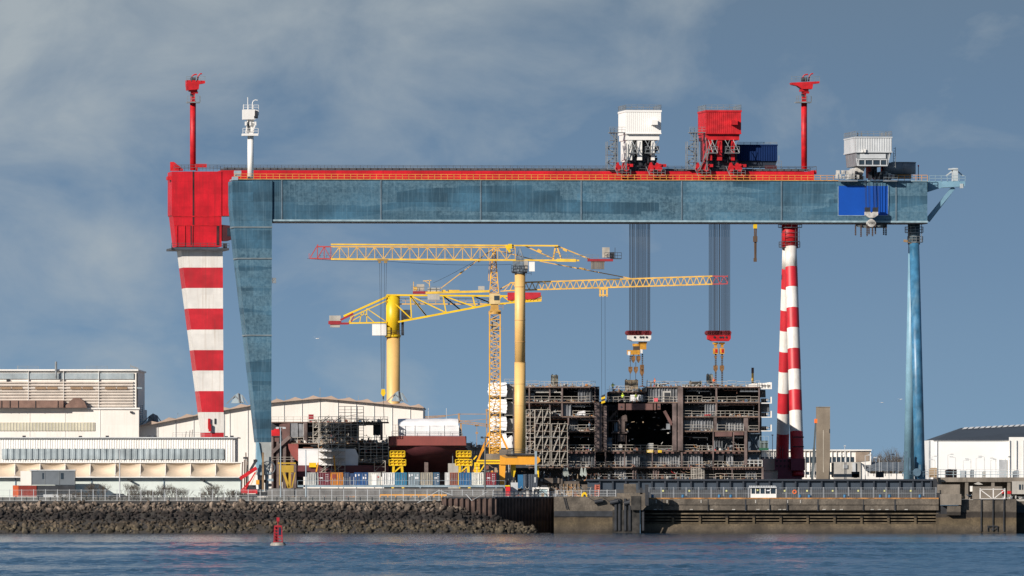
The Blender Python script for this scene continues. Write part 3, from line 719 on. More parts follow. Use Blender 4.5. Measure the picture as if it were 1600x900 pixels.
for i, (px, y, hh) in enumerate(((1366, 290, 11), (1384, 292, 13), (1401, 288, 12), (1393, 300, 12), (1375, 298, 11), (1358, 296, 9), (1407, 297, 11))):
    o = twigs(6, hh, 2.5, .12, 40+i).build('bare_tree', twigm, origin=(0, 0, 0)); o.location = (X(px, y), y, GZ)
    tag(o, 'leafless tree rising behind the low wall between the concrete slab and the blue legs', 'tree', 'leafless trees behind the low wall')
# ---------------------------------------------------------------- right hand background
y = 210
y = 262
o_ = thing('office_block', 'long two storey cream office block behind the striped crane legs', 'building', (X(1260, y), y, GZ))
wallbox(o_, 'wall', cream, 1150, 1361, 703.5, 800, y, 14)
b = MB()
for a in range(1168, 1330, 7):
    for pt, pb in ((714, 723), (737, 741.5)):
        b.pbox(a, a+5.2, pt, pb, y-.1, .1)
b.build('window', glass, o_)
b = MB()
for a in range(1174, 1330, 7): b.pbox(a-.6, a+.4, 704.5, 745, y-.35, .35)
b.build('pilaster', white, o_)
b = MB(); b.pbox(1149, 1362, 702.4, 704.3, y-.6, 15); b.build('roof_edge', white, o_)
b = MB(); b.pprism([(1337, 706), (1358, 706), (1358, 720), (1337, 722)], y-.15, .1); b.build('brown_gable_panel', mat('brown_gable_panel', (.28, .22, .17), .8), o_)
y = 258
w = thing('low_store', 'pale low store with a grey sloping roof beside the blue striped legs', 'building', (X(1390, y), y, GZ))
wallbox(w, 'wall', concl, 1303, 1345, 722, 800, y, 10)
b = MB(); b.pprism([(1345, 722), (1352, 735), (1360, 740), (1440, 740), (1440, 800), (1345, 800)], y+.3, 9); b.build('side_wall', white, w)
b = MB(); b.add([P(1346, 722, y+6), P(1440, 722, y+6), P(1440, 736, y-.5), P(1354, 736, y-.5)], [(0, 3, 2, 1)]); b.build('sloping_roof', mat('slate_roof', (.13, .15, .17), .6), w)
b = MB()
for a in range(1350, 1440, 9): b.pbox(a, a+.4, 722, 740, y-.7, .1)
b.pbox(1332, 1337, 723, 745, y-.4, .5); b.pbox(1318, 1324, 726, 732, y-.3, .3); b.build('wall_pipe', lgrey, w)
for a in (1336, 1374):
    wallbox(w, 'dark_doorway', dark, a-5, a+7, 737, 746, 120, 3)
wallbox(w, 'parapet', concl, 1300, 1342, 740.5, 745.5, 120, 2)
y = 275
w = thing('white_warehouse', 'large white warehouse with dark grey roof and pale roof lights at the right edge', 'building', (X(1560, y), y, GZ))
wallbox(w, 'wall', mat('white_cladding', (.82, .82, .80), .5, var=.04, scale=.2), 1451, 1900, 688, 800, y, 60)
wallbox(w, 'front_bay', white, 1577, 1900, 683, 800, y-2, 2)
b = MB(); b.add([P(1458, 688.4, y-.3), P(1900, 688.4, y-.3), P(1900, 648, y+70), P(1502, 668.5, y+70), (X(1458, y), y+70, Z(688, y))], [(0, 1, 2, 3), (0, 3, 4)]); b.build('roof', mat('dark_roof', (.05, .055, .062), .6), w)
b = MB()
for i in range(14):
    a = 1503+i*9; b.add([P(a, 670.6-i*.45, y+58), P(a+6.5, 670.2-i*.45, y+58), P(a+10.5, 667.3-i*.45, y+68), P(a+4, 667.6-i*.45, y+68)], [(0, 1, 2, 3)])
b.build('roof_light', white, w)
b = MB()
for a in (1464, 1577.5, 1588, 1599): b.pbox(a, a+.8, 688, 800, y-2.3 if a > 1570 else y-.2, .2)
b.pbox(1451, 1452.5, 688, 800, y-.2, .2); b.build('downpipe', lgrey, w)
wallbox(w, 'roller_door', mat('door_grey', (.38, .40, .42), .6), 1561, 1573, 718, 800, y-.3, .3)
wallbox(w, 'roller_door', MATS['door_grey'], 1500, 1508, 735, 800, y-.3, .3)
# concrete slab tower and boom lift
y = 48
w = thing('slab_tower', 'tall plain concrete slab tower standing behind the navy gate', 'tower', (X(1287, y), y, GZ))
b = MB(); b.pbox(1276.5, 1297, 636, 800, y, 8); b.build('shaft', mat('board_concrete', (.25, .205, .155), .85, var=.18, scale=.25, streak=.45, scol=(.13, .105, .08), sscale=(.9, .9, .05), panel=(9, 4, .1)), w)
b = MB(); b.pbox(1276.2, 1297.3, 635.4, 636.6, y-.1, 8.2); b.build('cap', conc, w)
b = MB(); b.pbox(1286.0, 1287.2, 672, 738, y-.02, .1); b.build('lime_streak', mat('lime', (.42, .38, .31), .9, var=.25, scale=.3, streak=.6, scol=(.25, .21, .16)), w)
wallbox(w, 'side_fin', conc, 1300, 1303, 723, 745, y, 5)
w = thing('boom_lift', 'dark telescopic boom with an orange tip leaning beside the slab tower', 'boom lift', (X(1267, 44), 44, GZ))
b = MB(); b.bar(P(1267, 780, 44), P(1272, 700, 44), .5); b.bar(P(1272, 700, 44), P(1274.5, 660, 44), .34); b.build('boom', mat('boom_grey', (.09, .11, .12), .5), w)
b = MB(); b.pbox(1272.5, 1277, 654.5, 661, 43.7, 1); b.build('tip', hivo, w)
b = MB(); b.pbox(1258, 1276, 768, 779, 43, 2.5); b.build('chassis', dark, w)
# ---------------------------------------------------------------- gantry cranes (local frames: u along girder, v depth, z up)
TH = R(6)
class Frame:
    def __init__(s, px, y): s.ox = X(px, y); s.oy = y; s.c = math.cos(TH); s.s = math.sin(TH)
    def u(s, px, v=0):
        a = (px-800)*.127; b = a/D0
        return (a + b*(s.oy+v*s.c) - s.ox + v*s.s)/(s.c - b*s.s)
    def z(s, py, u, v=0): return EYE+(HOR-py)*K(s.oy+u*s.s+v*s.c)
    def p(s, px, py, v=0):
        u = s.u(px, v); return Vector((u, v, s.z(py, u, v)))
    def box(s, b, px0, px1, pt, pb, v0, v1):
        u0 = s.u(px0, v0); u1 = s.u(px1, v0); m = (u0+u1)/2
        b.box(u0, u1, v0, v1, s.z(pb, m, v0), s.z(pt, m, v0)); return b
    def poly(s, b, pts, v0, v1):
        q = [s.p(a, c, v0) for a, c in pts]; b.prism([(w.x, w.z) for w in q], v0, v1); return b
    def world(s, u, v, z): return Vector((s.ox+u*s.c-v*s.s, s.oy+u*s.s+v*s.c, z))
FB = Frame(395, 36); FR = Frame(310, 134)
def fthing(F, name, label, cat, group=None):
    return thing(name, label, cat, (F.ox, F.oy, 0), TH, group, True)
# ---- blue gantry
G = fthing(FB, 'blue_gantry_crane', 'huge weathered blue gantry crane spanning the dock with a tapering box leg', 'gantry crane')
b = MB(); u0 = FB.u(425, -4.5); u1 = FB.u(1449, -4.5); zt = FB.z(282.3, 70, -4.5); zb = FB.z(346.3, 70, -4.5)
b.box(u0-4, u1, -4.5, 4.5, zb, zt); b.build('girder', blue, G)
b = MB()
for px in (440, 595, 751, 908, 1065, 1221, 1400):
    u = FB.u(px, -4.5); b.box(u-.14, u+.14, -4.62, -4.45, zb+.2, zt)
b.build('plate_joint', mat('joint_blue_grey', (.13, .19, .235), .6, var=.2), G)
b = MB(); b.box(u0, u1+.05, -4.68, 4.6, zb-.06, zb+.3); b.box(u0-7.8, u1+.1, -4.7, 4.7, zt, zt+.18); b.build('flange', bluetrim, G)
b = MB(); b.box(u0, u1+.06, -4.5, 4.5, zb-.3, zb-.065); b.build('bottom_plate', dark, G)
# leg: tapered loft, front face at v=-4.9
leg = [(282.3, 363.5, 425.5, 6.0), (320, 363.5, 425.5, 6.0), (355, 365.5, 425, 6.0), (404, 370.5, 424.6, 6.0), (524, 384.5, 424.3, 5.5), (600, 393, 424.1, 5), (691, 402, 423.9, 4)]
def ringloft(b, F, rows, vf=-4.9):
    vs = []
    for py, a, c, vb in rows:
        p0 = F.p(a+1.0*(py > 350), py, vf); p1 = F.p(c, py, vf); 
        vs += [p0, p1, (p1.x, vb, p1.z), (p0.x-(.0), vb, p0.z)]
    fs = []
    for i in range(len(rows)-1):
        for k in range(4): fs.append((i*4+k, (i+1)*4+k, (i+1)*4+(k+1) % 4, i*4+(k+1) % 4))
    n = len(rows); fs += [(0, 1, 2, 3), (4*n-1, 4*n-2, 4*n-3, 4*n-4)]
    b.add(vs, fs); return b
b = MB(); ringloft(b, FB, leg); b.build('box_leg', blue, G)
b = MB()
for py, a, c in ((355, 365.5, 425), (404, 370.5, 424.6), (524, 384.5, 424.3)):
    FB.box(b, a-.6, c+.6, py-1.3, py+.9, -5.06, 4)
b.build('leg_joint_band', mat('joint_band', (.16, .20, .22), .6), G)
b = MB(); ringloft(b, FB, [(691, 402, 423.9, 1.2), (724, 405, 424, .8), (742, 409, 420, .4)]); b.build('leg_foot', mat('grey_foot', (.36, .38, .37), .6, var=.12, streak=.4), G)
b = MB(); FB.poly(b, [(402, 691), (404.5, 691), (413, 742), (409, 760), (403, 760), (401.5, 725)], -5.3, -1.5); b.build('side_plate', bluel, G)
bg_ = MB()
for px in (405, 411, 418): FB.box(bg_, px-2.4, px+2, 741, 768, -5.6, -3)
FB.box(bg_, 402, 424, 738, 742.5, -6, -1); FB.box(bg_, 418.5, 427, 748, 752, -6, -4)
bogie = bg_.build('bogie', bgrey, G)
b = MB()
for px in (404, 409, 414, 419):
    p = FB.p(px, 772, -6); b.tube(p, p+Vector((0, 1.2, 0)), .5, n=14)
for px, py in ((407, 748), (415, 752), (422, 758)):
    p = FB.p(px, py, -6.2); b.tube(p, p+Vector((0, .8, 0)), .35, n=10)
b.build('wheel', dark, bogie)
b = MB(); c = FB.p(419.5, 731, -6.4); N = 18; r_ = 1.35
for i in range(N):
    a0 = 2*math.pi*i/N; a1 = 2*math.pi*(i+1)/N; q0 = c+Vector((r_*math.cos(a0), 0, r_*math.sin(a0))); q1 = c+Vector((r_*math.cos(a1), 0, r_*math.sin(a1)))
    b.tube(q0, q1, .09, n=5); b.tube(q0+Vector((0, .8, 0)), q1+Vector((0, .8, 0)), .09, n=5)
    if i % 3 == 0: b.tube(c, q0, .06, n=5); b.tube(q0, q0+Vector((0, .8, 0)), .06, n=5)
b.build('cable_reel', mat('reel', (.09, .11, .13), .5), G)
b = MB(); FB.box(b, 409.6, 412.4, 707, 765, -6.6, -6.2); b.build('timber_fender', wood, G)
b = MB(); FB.box(b, 425.8, 431.5, 434, 442.5, -5, -4); FB.box(b, 424.5, 428, 437.5, 439, -5, -4.5); b.build('flood_lamp', grey, G)
# rails on top
b = MB(); zz = zt+.18
b.rail((FB.u(366, -4.5), -4.6, zz), (FB.u(1312, -4.5), -4.6, zz), 1.0, 1.3, .085); b.bar((FB.u(366, -4.5), -4.75, zz-.02), (FB.u(1312, -4.5), -4.75, zz-.02), .12, .12)
b.build('orange_railing', orange, G)
b = MB(); b.rail((FB.u(1395, -4.5), -4.6, zz), (u1, -4.6, zz), 1.1, 1.1, .09); b.build('orange_railing', orange, G)
b = MB(); FB.box(b, 364, 372, 276, 281.5, -4.9, -2); FB.box(b, 367, 377, 266.5, 275, -4.3, -2); b.build('top_locker', bgrey, G)
b = MB(); p = FB.p(1435, 281, -3); b.tube(p, p+Vector((0, 0, 2.7)), .08, n=6); b.build('aerial', dark, G)
b = MB(); q = p+Vector((0, 0, 2.7)); b.box(q.x-.13, q.x+.13, q.y-.13, q.y+.13, q.z, q.z+.3); b.build('beacon', redm, G)
# panel
b = MB(); FB.box(b, 1310, 1387.5, 290.5, 336.5, -4.56, -4.3); pn = b.build('painted_panel', royal, G)
b = MB()
FB.box(b, 1309, 1388.5, 336.5, 337.3, -4.6, -4.4); FB.box(b, 1387.5, 1388.3, 291, 336.5, -4.6, -4.4); FB.box(b, 1309.2, 1310, 291, 336.5, -4.6, -4.4); b.build('panel_border', bluetrim, pn)
# right cantilever
b = MB(); FB.poly(b, [(1450, 283), (1508, 283), (1508, 291), (1494, 292), (1472, 293), (1450, 300)], -2.5, 2.5); b.build('cantilever_beam', bluel, G)
b = MB(); b.bar(FB.p(1450, 342, -1.5), FB.p(1490, 293, -1.5), .75); b.bar(FB.p(1450, 345, 1.5), FB.p(1490, 293, 1.5), .75); b.build('cantilever_strut', bluel, G)
b = MB(); FB.box(b, 1489, 1497, 262.5, 283, -1, 1); b.bar(FB.p(1478, 275, 0), FB.p(1492, 264, 0), .25); b.bar(FB.p(1505, 275, 0), FB.p(1492, 264, 0), .25); FB.box(b, 1484, 1497, 263, 265, -1.2, 1.2); FB.box(b, 1500, 1505, 287, 294, -2.6, -2); b.build('end_sheave', mat('pale_grey_blue', (.48, .52, .53), .5), G)
b = MB(); b.rail(FB.p(1452, 283, -2.6), FB.p(1508, 283, -2.6), 1.1, 1.2, .08); b.build('railing', bluetrim, G)
# mast
def mast(F, G, px, r, ptop, pbot, m, name='mast_pole'):
    b = MB(); p = F.p(px, pbot, 0); q = Vector((p.x, p.y, F.z(ptop, p.x, 0))); b.tube(p, q, r, n=16); return smooth_round(b.build(name, m, G))
mast(FB, G, 391.5, .62, 211, 281, white)
b = MB(); FB.box(b, 379.5, 403.5, 208.5, 212, -1.6, 1.6); b.rail(FB.p(379.5, 209, -1.6), FB.p(403.5, 209, -1.6), 1.1, 1.0, .08); b.rail(FB.p(379.5, 209, 1.6), FB.p(403.5, 209, 1.6), 1.1, 1.0, .08)
FB.box(b, 380, 399, 171, 186.5, -1.3, 1.3); FB.poly(b, [(399, 171), (404.5, 173), (404.5, 180), (399, 185)], -1.2, 1.2)
FB.box(b, 386, 397, 186.5, 208.5, -.5, .5)
for a in (383, 390, 398): FB.box(b, a, a+2.5, 190, 196, -1.2, -.4)
b.bar(FB.p(384, 208, -.8), FB.p(387, 188, -.8), .2); b.bar(FB.p(398, 196, -.8), FB.p(395, 204, -.8), .3)
b.rail(FB.p(380, 171, -1.3), FB.p(404, 171, -1.3), .9, 1, .07); b.build('mast_head', white, G)
b = MB(); b.bar(FB.p(400, 173, -1.3), FB.p(400, 183, -1.35), .5, .4); FB.box(b, 387.5, 389, 189, 205, -.8, -.5); FB.box(b, 397, 403, 181, 185, -1.35, -1.1); b.build('mast_recess', dark, G)
b = MB(); b.path([FB.p(394.5, 171, 0), FB.p(394.5, 161, 0), FB.p(396, 157.5, 0), FB.p(399, 156, 0), FB.p(402.5, 156.8, 0)], .09); b.path([FB.p(387.2, 171, 0), FB.p(387.2, 152, 0)], .07); b.path([FB.p(380.5, 171, 0), FB.p(380.5, 163, 0)], .05); b.build('davit', white, G)
# right A-frame legs
def collar(b, F, px0, px1, py, v, h=1.1):
    u0 = F.u(px0, 0); u1 = F.u(px1, 0); z = F.z(py, u0, 0); r = (u1-u0)/2; c = (u0+u1)/2; N = 12
    b.tube((c, v, z-.12), (c, v, z), r, n=N)
    for i in range(N):
        a0 = 2*math.pi*i/N; a1 = 2*math.pi*(i+1)/N; q0 = Vector((c+r*math.cos(a0), v+r*math.sin(a0), z)); q1 = Vector((c+r*math.cos(a1), v+r*math.sin(a1), z))
        for f in (.5, 1): b.bar(q0+Vector((0, 0, h*f)), q1+Vector((0, 0, h*f)), .08)
        b.bar(q0, q0+Vector((0, 0, h)), .08)
b = MB(); p = FB.p(1428, 347, 0); q = FB.p(1428, 382, 0); b.tube(q, p, 1.25, n=18); smooth_round(b.build('leg_neck', mat('dark_blue_neck', (.07, .11, .14), .5), G))
b = MB(); collar(b, FB, 1414, 1442.5, 363, 0); collar(b, FB, 1418, 1442, 378, 0); b.bar(FB.p(1437, 348, -1.5), FB.p(1437, 363, -1.5), .12); b.bar(FB.p(1440, 348, -1.5), FB.p(1440, 378, -1.5), .12); b.build('access_gallery', grey, G)
b = MB(); b.bar(FB.p(1412, 376, -1.6), FB.p(1418, 377, -1.6), .5); b.path([FB.p(1418, 378, -1.7), FB.p(1428, 382, -1.7), FB.p(1431, 388, -1.7)], .08); b.build('lamp_bracket', wood, G)
def strutleg(name, F, G, top, bot, vt, vb, rt, rb, mats, bands=None, n=24):
    p = F.p(top[0], top[1], vt); q = F.p(bot[0], bot[1], vb); b = MB()
    if not bands: b.tube(q, p, rb, rt, n); return smooth_round(b.build(name, mats, G))
    ys = [bot[1]]+[x for x in sorted([x for x, _ in bands], reverse=True)]+[top[1]]
    # bands: list of (py lower edge reached going up, material index for segment below it)
    cur = bot[1]; seq = sorted(bands, key=lambda t: -t[0])
    for py, mi in seq:
        t0 = (cur-bot[1])/(top[1]-bot[1]); t1 = (py-bot[1])/(top[1]-bot[1])
        b.mat(mi).tube(q.lerp(p, t0), q.lerp(p, t1), rb+(rt-rb)*t0, rb+(rt-rb)*t1, n, cap=(t0 == 0 or py == top[1])); cur = py
    return smooth_round(b.build(name, mats, G))
strutleg('tube_leg', FB, G, (1428.5, 381), (1438, 776), -1.0, -9, 1.02, 1.12, bluet)
strutleg('tube_leg', FB, G, (1427, 381), (1419.5, 772), 1.0, 11, .98, 1.08, bluel)
b = MB(); FB.box(b, 1408, 1450, 768, 780, -11, 13)
for px, pt, pb in ((1415, 705, 735), (1420, 715, 742), (1436, 726, 742)): FB.box(b, px, px+3, pt, pb, -10.6, -10)
p = FB.p(1433, 738, -11); b.tube(p, p+Vector((0, .8, 0)), .8, n=14); b.rail(FB.p(1412, 745, -10.6), FB.p(1450, 745, -10.6), 1.1, 1, .07); b.build('leg_base', mat('base_blue', (.10, .17, .23), .5, var=.3), G)
# ---- red gantry
G2 = fthing(FR, 'red_gantry_crane', 'red gantry crane with red and white striped legs behind the blue one', 'gantry crane')
b = MB(); uu0 = FR.u(346, -5); uu1 = FR.u(1272, -5); zt2 = FR.z(267, 60, -5); zb2 = FR.z(338, 60, -5)
b.box(uu0, uu1, -5, 5, zb2, zt2); b.build('girder', redp, G2)
b = MB(); FR.poly(b, [(268.5, 268), (346.2, 268), (346.2, 385.5), (276, 385.5), (270.5, 338), (268.5, 336)], -5.15, 6); b.build('leg_head', redp, G2)
b = MB(); FR.box(b, 268.5, 346.5, 337.3, 338.6, -5.25, -5.1); FR.box(b, 272, 346.5, 351.6, 352.6, -5.25, -5.1); FR.box(b, 262, 270, 275.5, 281, -4, 0); FR.poly(b, [(266, 253), (272, 253), (286, 264), (286, 267), (266, 267)], -4, -3.6)
FR.box(b, 306, 323, 256, 261.5, -4, -1); FR.box(b, 306, 309, 256, 267, -3.5, -3); FR.box(b, 1270, 1276, 266, 272, -4, 4)
for a in (276, 288, 300): FR.box(b, a, a+1.2, 352.6, 385, -5.3, -5.1)
b.build('stiffener', redm, G2)
def blackstreak(px, pt, pb, w): 
    b = MB(); FR.box(b, px-w, px+w, pt, pb, -5.19, -5.1); return b.build('black_grime_streak', mat('sooty_red', (.07, .008, .012), .6, var=.6, scale=.5), G2)  # thin dark boxes standing for black grime streaks on the red steel
blackstreak(302.2, 268, 352, 1.3); blackstreak(300, 352.6, 383, 2.4); blackstreak(340.5, 352.6, 383, 2.2)
b = MB(); b.rail((FR.u(272, -5), -5, zt2), (uu1+.5, -5, zt2), 1.1, 1.5, .08); b.rail((FR.u(272, -5), 5, zt2), (uu1+.5, 5, zt2), 1.1, 1.5, .08)
b.bar((FR.u(350, -5), -4.2, zt2+.35), (uu1-1, -4.2, zt2+.35), .3, .5); b.bar((FR.u(350, -5), 4.2, zt2+.35), (uu1-1, 4.2, zt2+.35), .3, .5); b.bar((uu1+.5, -5, zt2+1.05), (uu1+.5, 5, zt2+1.05), .08)
b.build('railing', mat('rail_dark_grey', (.10, .11, .12), .5, .2), G2)
# cab and gallery
b = MB(); FR.poly(b, [(346.5, 351), (363.5, 353), (363.5, 374), (356, 376.5), (346.5, 376.5)], -5, -1); cb_ = b.build('driver_cab', mat('cab_maroon', (.07, .012, .015), .5), G2)
b = MB(); FR.box(b, 355, 362.8, 356, 369, -5.05, -4.9); b.build('cab_window', glass, cb_)
b = MB(); FR.box(b, 268, 358, 387.5, 391, -7, 7); b.rail(FR.p(268, 387.5, -7), FR.p(358, 387.5, -7), 1.0, 1.5, .08); FR.box(b, 349, 355, 380, 387.5, -6.5, -5); FR.poly(b, [(268, 384), (274, 391), (268, 391)], -7, -6.8); b.build('gallery', mat('gallery_dark', (.07, .075, .085), .5, .2), G2)
# striped box leg
bnd = [390, 418, 450, 482, 515, 547, 579, 611, 644, 676, 800]
def lx(py): return 282.6+(py-390)*(319.6-282.6)/(676-390)
b = MB()
for i in range(len(bnd)-1):
    y0_, y1_ = bnd[i], bnd[i+1]; b.mat(0 if i % 2 == 0 else 1)
    vb0 = 6; vb1 = 6
    def rr_(py, vb):
        l_ = min(lx(py), 326); p0 = FR.p(l_, py, -5.15); p1 = FR.p(348+(py-390)*.006, py, -5.15); return [p0, p1, Vector((p1.x, vb, p1.z)), Vector((p0.x, vb, p0.z))]
    a_ = rr_(y0_, vb0); c_ = rr_(y1_, vb1)
    b.add(a_+c_, [(k, 4+k, 4+(k+1) % 4, (k+1) % 4) for k in range(4)])
b.build('striped_box_leg', [whitestripe, redstripe], G2)
b = MB(); FR.box(b, 335, 337.5, 654, 662.5, -5.3, -5.1); b.build('hatch', dark, G2)
b = MB(); FR.box(b, 325, 328.5, 654, 670, -5.6, -5.2); FR.box(b, 326, 330, 663, 674, -5.9, -5.5); b.build('ladder_cage', redm, G2)
# masts
def redmast(px, name, wide):
    mast(FR, G2, px, .62, 158, 266, redm)
    b = MB(); c = px; FR.box(b, c-(9 if not wide else 12), c+11.5, 158.7, 160.5, -1.7, 1.7); b.rail(FR.p(c-(9 if not wide else 12), 159, -1.7), FR.p(c+11.5, 159, -1.7), 1.2, 1, .08); b.rail(FR.p(c-9, 159, 1.7), FR.p(c+11, 159, 1.7), 1.2, 1, .08); b.build('mast_platform', grey, G2)
    b = MB(); FR.box(b, c-3.2, c+3.2, 138, 159, -.6, .6)
    if wide: FR.poly(b, [(c-20, 129), (c+24, 127), (c+24, 130), (c+14, 131), (c+13, 139), (c-3, 139), (c-10, 134), (c-19, 132)], -1.6, 1.6)
    else: FR.poly(b, [(c-10, 125), (c+19, 126), (c+19, 130), (c+10, 131.5), (c+9, 139.5), (c-9, 141), (c-10, 133)], -1.6, 1.6)
    FR.box(b, c-6, c+7, 139, 143, -1, 1); FR.box(b, c-1, c+8, 143, 146, -.8, .8)
    b.path([FR.p(c-2, 127, -.5), FR.p(c-2, 120, -.5), FR.p(c+1, 117, -.5), FR.p(c+6, 116, -.5)], .16); b.path([FR.p(c+7, 127, .5), FR.p(c+8, 119, .5), FR.p(c+11, 115.5, .5), FR.p(c+14, 115, .5)], .16)
    b.build('mast_head', redm, G2)
    b = MB(); FR.box(b, c-3, c+5, 121, 127, -1, 1); FR.box(b, c-4, c-2, 146, 150, -1, -.5); b.build('mast_motor', dark, G2)
    b = MB(); e0 = c-10 if not wide else c-20; e1 = c+19 if not wide else c+24
    b.rail(FR.p(e0, 127, -1.7), FR.p(e1, 127, -1.7), 1.0, 1, .07); b.build('mast_railing', grey, G2)
redmast(301.5, 'a', False); redmast(1256.5, 'b', True)
# right legs
b = MB(); p = FR.p(1234, 346, 0); q = FR.p(1234, 388, 0); b.tube(q, p, 1.75, n=18); smooth_round(b.build('leg_neck', redm, G2))
b = MB(); collar(b, FR, 1216, 1253, 355, 0); collar(b, FR, 1217, 1250, 386, 0); 
for c_ in (363, 370, 377): 
    b.bar(FR.p(1222, c_, -2), FR.p(1249, c_, -2), .09)
for c_ in (1243, 1249, 1222): b.bar(FR.p(c_, 357, -2), FR.p(c_, 386, -2), .09)
b.build('access_gallery', mat('gallery_dark', (.07, .075, .085)), G2)
b1 = [(738, 1), (675.5, 1), (643, 0), (610.7, 1), (578.6, 0), (546, 1), (513.6, 0), (482, 1), (449.5, 0), (417.8, 1), (386, 0)]
b2 = [(738, 1), (677, 1), (645, 0), (613, 1), (580, 0), (548.5, 1), (516, 0), (484, 1), (451, 0), (419.5, 1), (386, 0)]
strutleg('striped_tube_leg', FR, G2, (1235.5, 386), (1246.5, 745), -1.2, -13, 1.27, 1.42, [whitestripe, redstripe], [(p_, m_) for p_, m_ in b1])
strutleg('striped_tube_leg', FR, G2, (1231.5, 386), (1221.5, 745), 1.2, 12, 1.22, 1.38, [whitestripe, redstripe], [(p_, m_) for p_, m_ in b2])
b = MB(); FR.box(b, 1210.5, 1238, 716.5, 735, -13, 14); FR.box(b, 1236, 1258, 716.5, 735, -14.5, -11); FR.poly(b, [(1216, 735), (1252, 735), (1258, 790), (1211, 790)], -13.5, 12)
for i in range(4): pass
b.build('leg_base', mat('maroon_base', (.20, .02, .045), .5, var=.12), G2)
b = MB()
for a in range(1213, 1236, 6):
    for c_ in (720, 728): p = FR.p(a+1, c_, -13.1); b.tube(p, p+Vector((0, .2, 0)), .22, n=8)
for c_ in (683, 698): b.bar(FR.p(1238, c_, -14), FR.p(1256, c_, -14), .25)
for a in (1219, 1223): b.bar(FR.p(a, 697, -9), FR.p(a, 716, -13.2), .12)
b.bar(FR.p(1217, 703, -11), FR.p(1226, 703, -11), .1); b.build('base_fitting', mat('maroon_dark', (.05, .01, .015)), G2)
# small hanging items
A = thing('auxiliary_hook', 'slim dark auxiliary hook block with yellow head hanging under the girder near the striped leg', 'crane hook', (FR.ox, FR.oy, 0), TH, None, True)
b = MB(); FR.box(b, 1177.5, 1183, 349, 357, -3, -2.2); b.build('hook_head', yel, A)
b = MB(); b.path([FR.p(1180.2, 338, -2.6), FR.p(1180.2, 349, -2.6)], .1); b.path([FR.p(1179, 357, -2.6), FR.p(1179.5, 405, -2.6)], .14); b.path([FR.p(1181.5, 357, -2.6), FR.p(1181, 405, -2.6)], .14)
FR.box(b, 1177.3, 1183.5, 369, 378, -3, -2.3); FR.box(b, 1178, 1182.5, 403, 409, -3, -2.3); b.build('chain', mat('rusty_chain', (.10, .06, .035), .7), A)
